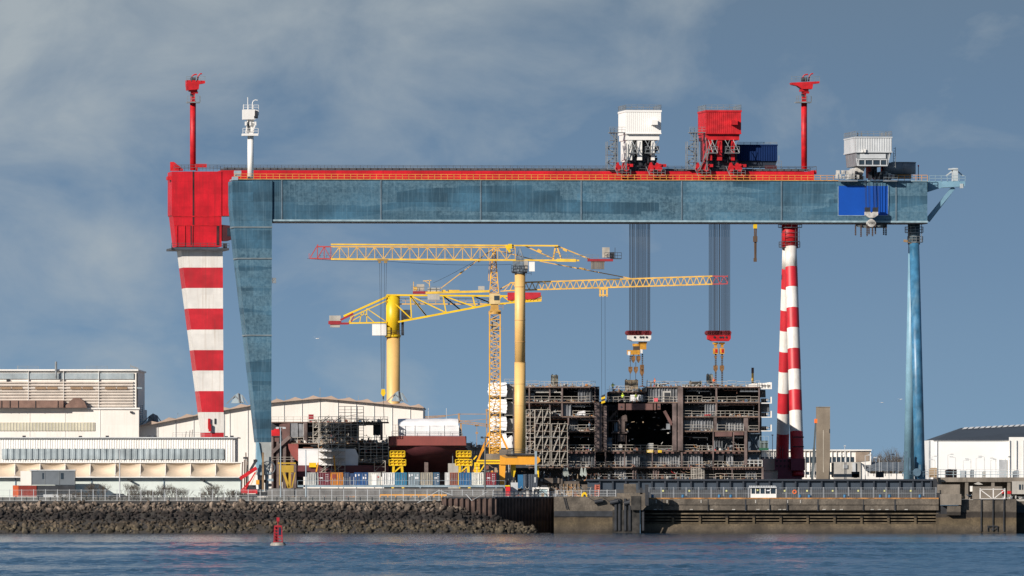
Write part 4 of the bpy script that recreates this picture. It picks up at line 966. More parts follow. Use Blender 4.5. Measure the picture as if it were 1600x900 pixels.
# ---- trolleys
def chain(b, F, px, p0, p1, v, w=1.6):
    c = p0
    while c < p1: F.box(b, px-w/2, px+w/2, c, min(c+2.4, p1), v-.2, v+.2); c += 3.2
def red_trolley(hx, m, label, blockm, hb, extra):
    T = fthing(FR, 'gantry_trolley', label, 'crane trolley')
    W_ = 55; F = FR; d = hx-978
    zt_ = F.z(172, F.u(hx, -7), -7); zl = F.z(208.5, F.u(hx, -7), -7); zl2 = F.z(218.5, F.u(hx, -7), -7)
    uL = F.u(hx, -7); uR = F.u(hx+W_, -7)
    b = MB(); b.box(uL+.1, uR-.1, -6.9, 6.9, zl, zt_); 
    b.corr((uL, -7, 0), (uR, -7, 0), zl, zt_-.4, .42, .016); b.corr((uL, 7, 0), (uL, -7, 0), zl, zt_-.4, .42, .016, (-1, 0, 0)); b.corr((uR, -7, 0), (uR, 7, 0), zl, zt_-.4, .42, .016, (1, 0, 0))
    b.box(uL-.12, uR+.12, -7.12, 7.12, zt_-.4, zt_); b.box(uL-.05, uR+.05, -7.12, 7.1, zl-.1, zl+.12)
    hs = b.build('machine_house', m, T)
    b = MB(); b.box(uR-2.2, uR-.9, -8.6, -7, zt_-3.1, zt_-2.1); b.build('air_intake', m, hs)
    b = MB(); b.rail((uL, -7, zt_), (uR, -7, zt_), 1.1, 1.2, .07); b.rail((uL, 7, zt_), (uR, 7, zt_), 1.1, 1.2, .07); b.rail((uL, -7, zt_), (uL, 7, zt_), 1.1, 1.2, .07); b.rail((uR, -7, zt_), (uR, 7, zt_), 1.1, 1.2, .07); b.build('roof_railing', grey, hs)
    b = MB(); b.box(uL+.1, uR-.3, -6.4, 6.6, zl2, zl-.1); b.box(uL+.05, uR-.25, -6.5, -6.3, zl-.35, zl-.1); b.build('lower_band', m, T)
    z0 = zt2+.3
    b = MB()
    for u_ in (uL+.9, uL+3.0):
        for v_ in (-5.6, 5.6): b.box(u_-.5, u_+.5, v_-.6, v_+.6, z0+2, zl2)
    b.box(uL+.3, uL+2.2, -4.5, 5, z0+2.2, zl2); b.box(uL+.5, uR-1.5, -1, 5.5, z0+1.8, z0+3.6); 
    for u_ in (uR-1.6,):
        for v_ in (-5.6, 5.6): b.box(u_-.35, u_+.35, v_-.5, v_+.5, z0+2, zl2)
    b.build('support_column', m, T)
    b = MB(); b.box(uL+2.2, uR-.9, -3.5, 5, z0+1.2, zl2-.05)
    for i in range(70): a = uL+rnd.uniform(.3, 6.6); zq_ = z0+rnd.uniform(.2, 4.6); b.box(a, a+rnd.uniform(.15, .8), -5.6+rnd.random(), -4.3, zq_, zq_+rnd.uniform(.2, 1.4))
    b.box(uL+1.2, uR-1, -4.6, 4.5, z0+.2, z0+2.4)
    b.build('machinery', mat('machinery_dark', (.045, .05, .06), .5, .3, var=.5, scale=1.5), T)
    b = MB()
    for (a, c_) in ((hx+4, hx+18), (hx+30, hx+52)):
        ua = F.u(a, -7); uc = F.u(c_, -7); zq = F.z(238.5, ua, -7)
        b.box(ua, uc, -7.3, -6, zq-.15, zq); b.rail((ua, -7.3, zq), (uc, -7.3, zq), 1.3, .9, .08); b.bar((ua, -7.3, zq), (ua+1, -6.8, zl2), .12); b.bar((uc, -7.3, zq), (uc-1.2, -6.8, zl2), .12); b.bar(((ua+uc)/2, -7.3, zq), (uc, -6.8, zl2), .1); b.bar(((ua+uc)/2, -7.3, zq), (ua, -6.8, zl2), .1)
    # stair tower
    ua = F.u(hx-29, -6); uc = F.u(hx-13, -6); zA = F.z(265, ua, -6); zB = F.z(221, ua, -6); zC = F.z(206, ua, -6)
    um = F.u(hx-24, -6)
    for u_, zz_ in ((ua, zB), (um+1.0, zC), (uc, zC)):
        for v_ in (-6, -3.4): b.bar((u_, v_, zA), (u_, v_, zz_), .15)
    for k in range(6):
        zz_ = zA+(zC-zA)*k/5.2; e0 = ua if k < 4 else um
        b.box(e0, uc, -6, -3.4, zz_, zz_+.1); b.rail((e0, -6.02, zz_), (uc, -6.02, zz_), 1.0, .8, .07)
        if k < 5: b.bar((e0 if k % 2 else uc, -5.6, zz_), (uc if k % 2 else e0, -5.6, zz_+(zC-zA)/5.2), .22)
    b.box(um-.2, F.u(hx, -6)+1.3, -6.2, -3, zC-.2, zC-.05); b.rail((um-.2, -6.2, zC-.1), (F.u(hx, -6), -6.2, zC-.1), 1.1, .8, .08)
    for k in range(6): b.bar((uc+rnd.uniform(-.2, 2.2), -6.6, z0), (uc+rnd.uniform(0, 2.6), -6.6, z0+rnd.uniform(3, 7)), .12)
    b.build('access_stairs', grey, T)
    for (a, c_) in ((hx-17, hx+10), (hx+33, hx+64)):
        ua = F.u(a, -6.5); uc = F.u(c_, -6.5); um_ = (ua+uc)/2-.3
        b = MB(); b.prism([(um_-1.5, z0), (um_+1.5, z0), (um_+1.3, z0+.9), (um_+.9, z0+1.1), (um_+.55, z0+1.5), (um_+.3, z0+1.5), (um_, z0+.9), (um_-.5, z0+.9), (um_-.75, z0+1.6), (um_-1.05, z0+1.5), (um_-1.2, z0+1)], -6.2, -4.8); b.tube((um_-.9, -6.5, z0+.2), (um_-.9, -5.5, z0+.2), .55, n=14); b.tube((um_+.9, -6.5, z0+.2), (um_+.9, -5.5, z0+.2), .55, n=14); b.box(um_+.8, um_+2.3, -6.3, -5.4, z0+.6, z0+1.2)
        b.tube((um_+1.0, -6.6, z0+1), (um_+1.0, -5.4, z0+1), .3, n=10); b.build('bogie', redm, T)
        b = MB(); zq = z0-1.1; b.box(ua+.5, uc-.4, -7.0, -5.6, zq-.12, zq); b.rail((ua+.5, -7, zq), (uc-.4, -7, zq), 1.05, .8, .07); b.bar((ua+.5, -7, zq), (ua-.3, -7, zq+1.8), .12); b.build('bogie_platform', grey, T)
    # ropes and block
    x0_, x1_ = hb; zr = zb2; pby = 519
    cl_ = []
    for k in range(20):
        f_ = (k+rnd.uniform(-.22, .22))/19; px_ = x0_+2+(x1_-x0_-4)*f_
        vv_ = -1.1 if k % 2 else 1.1
        b = MB(); p_ = F.p(px_, pby, vv_); b.tube(p_, (p_.x, vv_, z0+2), .066, n=5, cap=False); b.build('hoist_rope', rope, T)
    b = MB(); F.poly(b, [(x0_, 520), (x1_, 520), (x1_, 529), (x1_-3, 533), (x0_+7, 533), (x0_, 530)], -1.4, 1.4); hk = b.build('hook_block', blockm, T)
    b = MB()
    for a in (x0_+.5, x0_+9, x0_+14, x0_+26):
        for k in range(4): c_ = a+k*2.3; p_ = F.p(c_, 520, -1.5); b.tube(p_, p_+Vector((0, 3, 0)), .5, n=10)
    b.build('sheave', mat('sheave_dark', (.16, .012, .018)), hk)
    b = MB()
    for a in (x0_+10, x0_+19, x0_+23, x1_-7): p_ = F.p(a, 527, -1.5); b.tube(p_, p_+Vector((0, .1, 0)), .25, n=8)
    b.build('bolt', dark, hk)
    ym = mat('hook_amber', (.62, .30, .03), .6, var=.3, scale=1.5); ch = mat('chain_dark', (.06, .045, .035), .7)
    if extra == 1:
        b = MB(); F.box(b, 1000, 1010, 534, 546, -.6, .6); F.box(b, 998.5, 1011, 534, 537, -.7, .7); F.box(b, 981, 1000, 547, 554, -.9, .9); F.box(b, 989, 999, 537, 541, -.5, .5); b.build('swivel', ym, hk)
        b = MB(); F.box(b, 981, 985, 549, 555, -1, -.9); F.box(b, 1000.5, 1004, 546, 552, -.8, -.6); b.build('load_cell', white, hk)
        b = MB(); F.box(b, 990, 1000, 541, 547, -.5, .5); 
        for a in (985, 990, 998, 1004): chain(b, F, a, 553, 604 if a > 1000 else 566, 0, 2.0)
        for a in (985, 993.5): b.path([F.p(a, 566, 0), F.p(a-.5, 597, 0)], .05)
        b.build('chain', ch, hk)
        b = MB()
        for a, c_ in ((990, 556), (998, 556), (985.5, 573), (994, 573), (1003.5, 570), (1003.5, 577)): F.poly(b, [(a-2.8, c_), (a+2.8, c_), (a+2.8, c_+6), (a, c_+11), (a-2.8, c_+6)], -.5, .5)
        b.build('lower_block', mat('rusty_block', (.24, .12, .04), .7, var=.4, scale=2), hk)
    else:
        b = MB()
        for a in (1118.5, 1128.5): F.box(b, a-4, a+4, 535, 538, -.6, .6); F.box(b, a-2, a+2, 538, 543, -.4, .4); F.box(b, a-3.5, a+3.5, 544, 553, -.6, .6)
        b.build('swivel', ym, hk)
        b = MB()
        for a in (1118.5, 1128.5): chain(b, F, a, 553, 604, 0, 2.6)
        b.build('chain', ch, hk)
        b = MB()
        for a in (1118.5, 1128.5): F.poly(b, [(a-3, 571), (a+3, 571), (a+3, 577), (a, 582), (a-3, 577)], -.5, .5); F.poly(b, [(a-2.4, 556), (a+2.4, 556), (a, 562)], -.4, .4)
        b.build('lower_block', mat('rusty_block', (.24, .12, .04)), hk)
        b = MB()
        for a in (1118.5, 1128.5): F.box(b, a-1, a+2, 545.5, 551, -.7, -.6)
        b.build('load_cell', redm, hk)
    return T
red_trolley(978, mat('house_white', (.82, .80, .76), .45, var=.03, scale=.3), 'white crane trolley house on red bogies left of the red one', whitestripe, (982, 1017.5), 1)
red_trolley(1103, redm, 'bright red crane trolley house on the red girder', redm, (1106.5, 1142), 2)
T = fthing(FR, 'navy_machine_shed', 'dark navy corrugated shed on the red girder right of the red trolley', 'shed')
b = MB(); F = FR; ua = F.u(1152, -3); uc = F.u(1214.5, -3); zz0 = F.z(251.5, ua, -3); zz1 = F.z(226, ua, -3); b.box(ua, uc, -2.9, 6, zz0, zz1); b.corr((ua, -3, 0), (uc, -3, 0), zz0, zz1-.2, .5, .06); b.box(ua-.1, uc+.1, -3.15, 6.1, zz1-.2, zz1+.05); b.build('wall', navyc, T)
b = MB(); F.poly(b, [(1155, 251.5), (1214, 251.5), (1211, 261), (1160, 261)], -2.6, 5); b.build('underframe', mat('navy_dark', (.02, .03, .05)), T)
b = MB(); b.rail(F.p(1152, 225.6, -3), F.p(1214, 225.6, -3), .45, 1.5, .08); b.rail(F.p(1214, 262, -4), F.p(1221, 262, -4), 1.4, .8, .08); b.bar(F.p(1217, 262, -4), F.p(1217, 243, -4), .12); b.build('railing', grey, T)
b = MB(); F.box(b, 1196, 1214, 258.5, 264, -4, -3); b.build('winch', mat('cab_maroon', (.07, .012, .015)), T)
# ---- grey trolley on the blue girder
T = fthing(FB, 'gantry_trolley', 'light grey crane trolley with a long window strip on the blue girder', 'crane trolley'); F = FB
uL = F.u(1337, -9); uR = F.u(1393.5, -9); zA = F.z(213.5, uL, -9); zB = F.z(238, uL, -9)
b = MB(); b.box(uL+.1, uR-.1, -8.9, 9, zB, zA); b.corr((uL, -9, 0), (uR, -9, 0), zB+.2, zA-.25, .5, .04); b.box(uL-.1, uR+.1, -9.15, 9.1, zA-.25, zA); b.box(uL-.1, uR+.1, -9.15, 9.1, zB-.05, zB+.2); b.box(uL, uL+.1, -9, 9, zB, zA); hs = b.build('machine_house', lgrey, T)
b = MB(); b.rail((uL, -9, zA), (uR, -9, zA), 1.1, 1.3, .06); b.rail((uL, -9, zA), (uL, 9, zA), 1.1, 1.3, .07); b.rail((uR, -9, zA), (uR, 9, zA), 1.1, 1.3, .06); b.rail((uL, 9, zA), (uR, 9, zA), 1.1, 1.3, .06)
for a in (1340, 1346, 1378, 1384, 1389): b.bar(F.p(a, 213, -7), F.p(a, 207, -7), .25)
b.build('roof_railing', grey, hs)
b = MB(); F.box(b, 1350, 1353, 233, 238, -9.5, -9.2); F.box(b, 1347, 1349, 234, 238, -9.5, -9.2); b.build('vent_box', white, hs)
b = MB(); F.poly(b, [(1338, 238.5), (1393, 238.5), (1386, 259), (1340, 259)], -8.6, 8.4); b.build('lower_body', mat('lower_grey', (.20, .22, .235), .5), T)
b = MB(); F.box(b, 1344, 1384, 240.5, 247.5, -8.9, -8.6); F.box(b, 1341, 1387, 257.5, 259.5, -9.4, -8.5); F.box(b, 1340, 1386, 248.5, 250, -9.3, -8.6)
for a in (1341, 1351, 1363, 1375, 1385): F.box(b, a, a+1.4, 249, 258, -9.3, -9.1)
b.bar(F.p(1387, 259, -9), F.p(1390, 240, -9), .2); b.bar(F.p(1340, 259, -9), F.p(1338, 247, -9), .2); b.build('window_frame', lgrey, T)
b = MB(); F.box(b, 1342, 1386, 250.2, 257.3, -9.1, -8.8); b.build('window_strip', glass, T)
b = MB(); zq = zt+.2; ua = F.u(1340, -6); uc = F.u(1384, -6)
b.box(ua+3, uc-1.5, -4, 4, zq+.6, F.z(259, ua, -4)); 
for k in range(12): a = ua+rnd.uniform(-1, 7); b.box(a, a+rnd.uniform(.3, .9), -5.4, -4.2, zq+.1, zq+rnd.uniform(.8, 2.2))
b.build('machinery', MATS['machinery_dark'], T)
b = MB(); F.poly(b, [(1337, 262), (1352, 262), (1346, 279), (1330, 279)], -4.4, 4.4); F.poly(b, [(1376, 268), (1386, 268), (1392, 279), (1372, 279)], -5, 4.4)
for a in (1306, 1311, 1316, 1321, 1327, 1332, 1339, 1382, 1388, 1394): F.box(b, a, a+3.6, 270+rnd.uniform(0, 5), 279, -5.6, -5)
for a in (1307, 1315, 1322): F.box(b, a, a+5, 266, 272, -5, -4)
b.build('bogie', mat('cream_grey_gear', (.55, .53, .49), .5, var=.3, scale=1.2), T)
b = MB()
for a0, a1 in ((1311, 1340), (1381, 1402)):
    F.box(b, a0, a1, 281.5, 283.5, -6.3, -5.0); b.rail(F.p(a0, 281.5, -6.3), F.p(a1, 281.5, -6.3), 1.1, .8, .06)
b.bar(F.p(1396, 238, -8), F.p(1396, 262, -8), .1); b.bar(F.p(1399, 230, -8), F.p(1399, 262, -8), .1)
for k in range(8): b.bar(F.p(1396, 232+k*4, -8), F.p(1399, 232+k*4, -8), .08)
b.build('platform', grey, T)
b = MB(); c0 = F.p(1412, 254.5, 0); b.tube((c0.x, 0, F.z(272, c0.x, 0)), (c0.x, 0, c0.z), 2.45, n=26); b.box(c0.x-4.4, c0.x, -2.4, 2.4, F.z(272, c0.x, 0), c0.z); b.tube((c0.x, 0, c0.z), (c0.x, 0, c0.z+.15), 2.55, n=26); F.box(b, 1396, 1424, 272, 279, -1.5, 1.5); smooth_round(b.build('drum_house', mat('drum_grey', (.24, .25, .27), .55), T))
for k in range(8):
    a = (1353, 1354.5, 1358, 1359.5, 1366, 1367.5, 1371, 1372.5)[k]; b = MB(); v_ = -6.6 if k % 2 else -6.2
    p_ = F.p(a, 325, v_); b.tube(p_, (p_.x-.25+.06*k, v_, zt+1), .045, n=5, cap=False); b.build('hoist_rope', rope, T)
b = MB(); F.poly(b, [(1352, 331), (1360, 331), (1362, 333), (1364, 331), (1372, 331), (1372, 336), (1366, 340), (1358, 340), (1352, 336)], -7.2, -5.8); F.box(b, 1360.5, 1363.5, 340, 346, -6.8, -6.2); p_ = F.p(1361.5, 348.5, -7); b.tube(p_, p_+Vector((0, 1.0, 0)), .8, n=16); F.box(b, 1354.5, 1368.5, 346.5, 350.5, -7, -6); hk = b.build('hook_block', mat('cream_grey_gear', (.5, .5, .5)), T)
b = MB(); F.box(b, 1352, 1360, 324, 331, -7.1, -5.9); F.box(b, 1364.5, 1372.5, 324, 331, -7.1, -5.9); b.build('sheave', dark, hk)
b = MB(); F.poly(b, [(1335, 349), (1339, 348), (1386, 347), (1386, 356), (1350, 356), (1340, 354)], -4.0, -3.2); b.build('spreader_beam', mat('spreader', (.13, .15, .155), .6), hk)
for a, c_ in ((1337, 368), (1345.5, 370), (1355, 369), (1358, 366), (1363.5, 369), (1368, 366), (1381, 367), (1384.5, 368)):
    b = MB(); chain(b, F, a, 352, c_, -4.2, 2.2); b.bar(F.p(a, 350, -4.2), F.p(a, c_, -4.2), .14); b.build('shackle_chain', mat('dark_chain', (.07, .045, .035), .7), hk)
# ---------------------------------------------------------------- yellow hammerhead crane (faded column)
y = 36
C = thing('hammerhead_crane', 'hammerhead crane on a tall smooth faded yellow column, its lattice jib pointing left', 'tower crane', (X(812.5, y), y, GZ))
b = MB(); b.tube(P(812.5, 708, y), P(812.5, 566, y), 1.12, n=26); b.tube(P(812.5, 566, y), P(812.5, 426, y), 1.06, n=26); b.tube(P(812.5, 567, y), P(812.5, 566, y), 1.14, n=26); smooth_round(b.build('column', tan, C))
for c_ in (448, 500, 534, 600, 634, 668):
    b = MB(); b.tube(P(812.5, c_+.5, y), P(812.5, c_-.3, y), 1.13, n=26); b.build('weld_ring', mat('ring_tan', (.55, .34, .13), .6), C)
b = MB(); b.truss(P(517, 404.5, y), P(805, 406, y), (0, 0, 2.45), (0, 0, 2.5), (0, 2.2, 0), 21, .22, .12); b.build('jib', lat, C)
b = MB(); b.bar(P(517, 381.8, y-1.1), P(872, 384, y-1.1), .3); b.bar(P(517, 404.8, y-1.1), P(905, 407, y-1.1), .34); b.bar(P(870, 406.5, y-1.1), P(900, 407, y-1.1), .6); b.build('jib_chord', mat('chord_yellow', (.80, .50, .05), .5), C)
b = MB(); b.truss(P(496, 404, y), P(517, 404.5, y), (0, 0, 2.4), (0, 0, 2.45), (0, 2.2, 0), 2, .24, .14)
for v in (-1.1, 1.1): b.bar(P(484, 403.5, y+v), P(496, 404, y+v), .24); b.bar(P(485, 402, y+v), P(497, 382, y+v), .2)
b.bar(P(483, 404, y-1.3), P(483, 396, y-1.3), .1); b.build('jib_tip', mat('faded_red', (.45, .06, .06), .6), C)
b = MB(); b.rail(P(500, 403, y+.2), P(800, 405, y+.2), 1.0, 1.3, .045); b.rail(P(828, 406, y-1), P(935, 407, y-1), 1.1, 1.2, .07); b.build('walkway', grey, C)
b = MB(); b.bar(P(870, 384, y-.6), P(922, 405, y-.6), .22); b.bar(P(820, 384, y-.6), P(864, 404, y-.6), .22); b.bar(P(868, 384, y-.6), P(864, 406, y-.8), .3); b.bar(P(870, 384, y-.6), P(877, 404, y-.8), .3); b.bar(P(866, 394, y-.6), P(875, 394, y-.6), .2)
b.bar(P(840, 390, y-.6), P(846, 394, y-.6), .5); b.bar(P(880, 389, y-.6), P(886, 392, y-.6), .5); b.build('tie_bar', lat, C)
b = MB(); b.pbox(918, 958, 404.5, 408.2, y-1.4, 2.8); b.build('counter_frame', mat('deep_red', (.32, .02, .03), .5), C)
b = MB()
for i in range(7): b.pbox(923.5+i*3, 926.2+i*3, 408.4, 420.5, y-1.2, 2.4)
b.pbox(923.5, 945, 408.2, 410, y-1.25, 2.5); b.build('counterweight', conc, C)
b = MB(); b.pbox(941, 952.5, 386.5, 402.5, y-1, 2); b.build('winch_house', mat('beige_box', (.42, .38, .32), .6), C)
b = MB(); b.rail(P(945, 404, y-1.5), P(971, 404, y-1.5), 1.2, .9, .08); b.pbox(953, 960, 394, 404, y-.8, 1.4); b.bar(P(961, 404, y), P(961, 387, y), .1); b.pbox(955, 971, 403.5, 404.5, y-1.5, 2.5); b.build('rear_platform', dark, C)
b = MB(); b.pbox(801, 823, 407, 424, y-1.2, 2.4); b.tube(P(812, 427, y), P(812, 421, y), 1.5, n=20); b.pbox(806, 819, 402, 407, y-1.3, 2.6)
for a in (806, 812, 818): b.bar(P(a, 405, y-1.2), P(812, 387, y-1.0), .22)
b.build('slewing_head', mat('head_grey', (.16, .20, .24), .5, var=.4, scale=1.5), C)
b = MB(); b.rail(P(799, 424, y-1.6), P(824, 424, y-1.6), 1.2, .9, .08); b.pbox(799, 824, 424, 425.3, y-1.6, 3.2); b.rail(P(822, 430, y-1.2), P(830, 430, y-1.2), .8, .8, .07); b.build('head_gallery', dark, C)
b = MB(); b.pbox(826.5, 835.5, 409, 424, y-1.3, 1.6); b.build('electrical_cabinet', white, C); b = MB(); b.pbox(819, 825, 407, 421, y-1.35, 1); b.build('driver_cab', mat('beige_box', (.4, .4, .4)), C)
b = MB(); b.bar(P(794, 385, y-1.2), P(800, 385, y-1.2), .9, 1.0); b.bar(P(791, 384, y-1.3), P(797, 394, y-1.3), .5); b.build('chord_gusset', yel, C)
b = MB(); b.pbox(589.5, 606.5, 404.5, 407.5, y-1.3, 2.6); b.pbox(591, 595, 407, 411, y-1.2, 2.2); b.pbox(600, 605, 407, 411, y-1.2, 2.2); tr = b.build('jib_trolley', mat('trolley_brown', (.34, .22, .08), .6), C)
for a in (593, 596, 601, 604):
    b = MB(); b.tube(P(a, 410, y), P(598+(a-598)*.35, 607, y), .03, n=4, cap=False); b.build('hoist_rope', rope, C)
b = MB(); b.pprism([(596, 608), (601.5, 608), (602.5, 615), (600, 619), (597.5, 619), (595, 615)], y-.4, .8); b.build('hook_block', yel, C)
b = MB(); b.pbox(597.8, 600, 619, 624, y-.15, .3); b.cable(P(599, 624, y), P(599.6, 655, y), .03, 0, 1); b.cable(P(599, 624, y), P(601.5, 680, y), .03, 0, 1); b.build('hook', dark, C)
b = MB(); b.cable(P(480, 404, y), P(592, 408, y), .03, .2); b.cable(P(606, 408, y), P(800, 413, y), .03, .4); b.build('trolley_rope', rope, C)
# ---------------------------------------------------------------- lattice tower crane
y = 39
C = thing('tower_crane', 'yellow lattice tower crane in front of the white wrapped balconies with its jib pointing right', 'tower crane', (X(773.5, y), y, GZ))
b = MB()
def mastlat(b, x0, x1, pt, pb, y, d, n, rc, rd, top=None):
    a0, a1 = X(x0, y), X(x1, y); zt_, zb_ = Z(pt, y), Z(pb, y)
    t0, t1 = (a0, a1) if top is None else (X(top[0], y), X(top[1], y))
    dd = d if top is None else (t1-t0)
    def cn(f):
        l = a0+(t0-a0)*f; r = a1+(t1-a1)*f; e = (d+(dd-d)*f)/2; z = zb_+(zt_-zb_)*f
        return [Vector((l, y-e, z)), Vector((r, y-e, z)), Vector((r, y+e, z)), Vector((l, y+e, z))]
    c0 = cn(0); c1 = cn(1)
    for k in range(4): b.bar(c0[k], c1[k], rc)
    for i in range(n):
        p = cn(i/n); q = cn((i+1)/n)
        for k in range(4):
            k2 = (k+1) % 4; b.bar(p[k], p[k2], rd)
            if i % 2: b.bar(p[k], q[k2], rd)
            else: b.bar(p[k2], q[k], rd)
mastlat(b, 765, 781.5, 491, 712, y, 2.1, 26, .26, .12); m_ = b.build('mast', mat('mast_orange_yellow', (.76, .40, .045), .6, var=.15), C)
b = MB(); mastlat(b, 765, 782, 676, 712, y, 2.5, 8, .2, .12); b.build('mast_foot', MATS['mast_orange_yellow'], C)
b = MB()
for i in range(10): b.bar(P(771 if i % 2 else 776, 500+i*20, y), P(776 if i % 2 else 771, 520+i*20, y), .16)
b.pbox(768, 779, 497, 500, y-.8, 1.6); b.rail(P(781, 519, y-1), P(786, 519, y-1), 1, .6, .07); b.pbox(768, 778, 503, 516, y-.6, 1.2); b.build('ladder', grey, C)
b = MB(); b.tube(P(773, 491, y), P(773, 486, y), 1.25, n=18); b.pbox(765, 782, 484, 487, y-1.2, 2.4); b.pprism([(766, 484), (779, 484), (778, 475), (767, 475)], y-1, 2); b.rail(P(779, 484, y-1.2), P(786, 484, y-1.2), 1, .7, .07); b.build('slewing_ring', mat('ring_amber', (.5, .28, .06), .6), C)
b = MB(); b.pbox(764.5, 781.5, 459, 475, y-1.25, 2.5); cb_ = b.build('driver_cab', mat('cab_cream', (.60, .45, .22), .5), C)
b = MB(); b.pbox(772, 780, 462, 469, y-1.35, .1); b.build('cab_window', glass, cb_)
b = MB(); mastlat(b, 765, 779, 393, 458, y, 1.8, 8, .2, .12, top=(770, 774)); b.bar(P(769, 393, y), P(771.5, 386, y), .2); b.bar(P(775, 393, y), P(771.5, 386, y), .2)
b.bar(P(763, 439, y), P(765, 405, y), .1); b.bar(P(765.5, 439, y), P(767, 405, y), .1); b.build('tower_head', MATS['mast_orange_yellow'], C)
b = MB(); b.truss(P(797, 454, y), P(1113, 444, y), (0, 0, 1.55), (0, 0, 1.62), (0, 1.4, 0), 32, .26, .15, zig=False); b.bar(P(782, 455, y-.7), P(797, 454, y-.7), .2); b.bar(P(782, 455, y+.7), P(797, 454, y+.7), .2); b.bar(P(781, 452, y), P(798, 442.5, y), .2); b.bar(P(787, 455, y), P(798, 442.5, y), .12); b.build('jib', mat('jib_pale_yellow', (.78, .46, .09), .55), C)
b = MB(); b.truss(P(1113, 444, y), P(1137, 443.4, y), (0, 0, 1.62), (0, 0, 1.5), (0, 1.4, 0), 2, .2, .11, zig=False); b.bar(P(1137, 444, y), P(1137, 430, y), .1); b.build('jib_tip', MATS['faded_red'], C)
b = MB(); b.bar(P(772, 390, y), P(843, 408, y), .16); b.bar(P(843, 408, y), P(985, 435, y), .18); b.bar(P(905, 419, y-.1), P(915, 421, y-.1), .35)
b.bar(P(771, 388, y), P(688, 451, y), .16); b.bar(P(752, 405, y-.1), P(747, 409, y-.1), .4); b.bar(P(722, 425, y-.1), P(718, 428, y-.1), .35)
b.build('tie_bar', lat, C); b = MB(); b.cable(P(771, 390, y), P(677, 442, y), .03, .3); b.build('stay_rope', rope, C)
b = MB(); b.bar(P(665, 457.5, y-.9), P(765, 455, y-.9), .45); b.bar(P(665, 457.5, y+.9), P(765, 455, y+.9), .45); b.pbox(700, 718, 453, 458, y-1.1, .4); b.pbox(690, 696, 453, 457, y-1.1, .4); b.build('counter_jib', mat('chord_yellow', (.8, .5, .05)), C)
b = MB(); b.pbox(645, 668, 455, 459, y-1.1, 2.2); b.build('counter_end', MATS['deep_red'], C)
b = MB(); b.pbox(668, 687, 449.5, 468.5, y-1.05, 2.1); b.build('counterweight', concl, C)
b = MB(); b.pbox(651, 663, 444, 454.5, y-.8, 1.6); b.build('winch_house', MATS['beige_box'], C); b = MB(); b.pbox(747, 757, 447, 453, y-1, 1.6); b.build('control_cabinet', concl, C)
b = MB(); p = P(649, 451, y-.9); b.tube(p, p+Vector((0, 1.8, 0)), .42, n=14); b.bar(P(646, 455, y), P(646, 440, y), .12); b.bar(P(671, 449, y), P(671, 438, y), .14); b.bar(P(661, 439, y), P(674, 438, y), .14); b.bar(P(664, 439, y), P(671, 444, y), .1); b.build('winch', lat, C)
b = MB(); b.rail(P(643, 455, y-1.2), P(700, 456, y-1.2), 1, 1.2, .06); b.build('counter_railing', grey, C)
b = MB(); b.pbox(936, 950, 449.5, 452.5, y-1, 2)
for a in (936.5, 941, 947): b.pbox(a, a+2.6, 452.5, 463.5, y-.9, .3)
b.pbox(936, 950, 460, 462, y-1, .3); tr = b.build('jib_trolley', MATS['jib_pale_yellow'], C)
for a in (939.8, 945.3): b = MB(); b.tube(P(a, 463, y), P(a+.3, 618, y), .03, n=4, cap=False); b.build('hoist_rope', rope, C)
b = MB()
for i in range(4): b.mat(i % 2).pprism([(939.5, 618+i*3.2), (945.5, 616+i*3.2), (945.5, 619.2+i*3.2), (939.5, 621.2+i*3.2)], y-.4, .8)
b.build('hook_block', [dark, yel], C)
b = MB(); b.bar(P(764, 676, y-1), P(740, 737, y-1.5), .35); b.bar(P(782, 678, y-1), P(793, 702, y-1), .4); b.bar(P(764, 690, y+1), P(748, 715, y+1), .2); b.build('brace', ora, C)
b = MB(); b.pbox(759, 783, 709, 718, y-1.8, 3.6); b.pbox(780, 799, 702, 711.5, y-2, 3); b.build('ballast', conc, C)
# yellow and orange portals under the cranes
y = 36.5
T = thing('yellow_portal', 'low yellow portal frame carrying the lattice tower crane', 'portal', (X(760, y), y, GZ))
b = MB(); b.pbox(745, 781, 718.5, 721, y, 1.6); b.pbox(741, 781, 722.5, 725, y-.3, 1.6); b.build('beam', yel, T)
for a in (741, 746): b = MB(); b.pbox(a, a+3.6, 725, 790, y-.3, .6); b.build('leg', yel, T)
b = MB(); b.bar(P(757, 726, y-.3), P(750, 737, y-.3), .25); b.bar(P(740, 718, y-.2), P(745, 712, y-.2), .25)
for i in range(9): b.bar(P(741, 728+i*5, y-.4), P(749, 728+i*5, y-.4), .1)
b.build('brace', yel, T)
T = thing('orange_portal', 'broad orange portal beam at the foot of the faded yellow column', 'portal', (X(810, 32), 32, GZ)); y = 32
b = MB(); b.pprism([(781, 711.5), (839, 711.5), (844, 717), (844, 721), (838, 726), (781, 726)], y, 4.5); b.build('beam', ora, T)
b = MB(); b.pprism([(780, 726), (790, 726), (788, 765), (781, 765)], y+.3, 3); b.build('leg', ora, T)
b = MB(); b.pprism([(798, 726), (806, 726), (806, 735), (803, 746), (799, 743)], y+2, 1); b.pbox(837, 842, 728, 747, y+2, 1.5); b.build('bracket', yel, T)
b = MB(); b.pbox(790, 848, 709.5, 711.3, y-.5, 5); b.rail(P(793, 709.5, y-.5), P(846, 709.5, y-.5), 1, 1.5, .07); b.build('platform', dark, T)
b = MB(); b.pprism([(781.5, 711.8), (808, 711.8), (808, 715.5), (790, 715.5)], y-.04, .1); b.build('painted_shadow', mat('brown_plate', (.30, .17, .05), .6), T)  # cast shadow painted as a brown patch on the beam face
b = MB(); b.pbox(835.5, 839, 705, 741, y-3, .5); o = b.build('grey_post', bgrey); o.name = 'mooring_post'; tag(o, 'thick grey post in front of the right end of the orange portal', 'post')
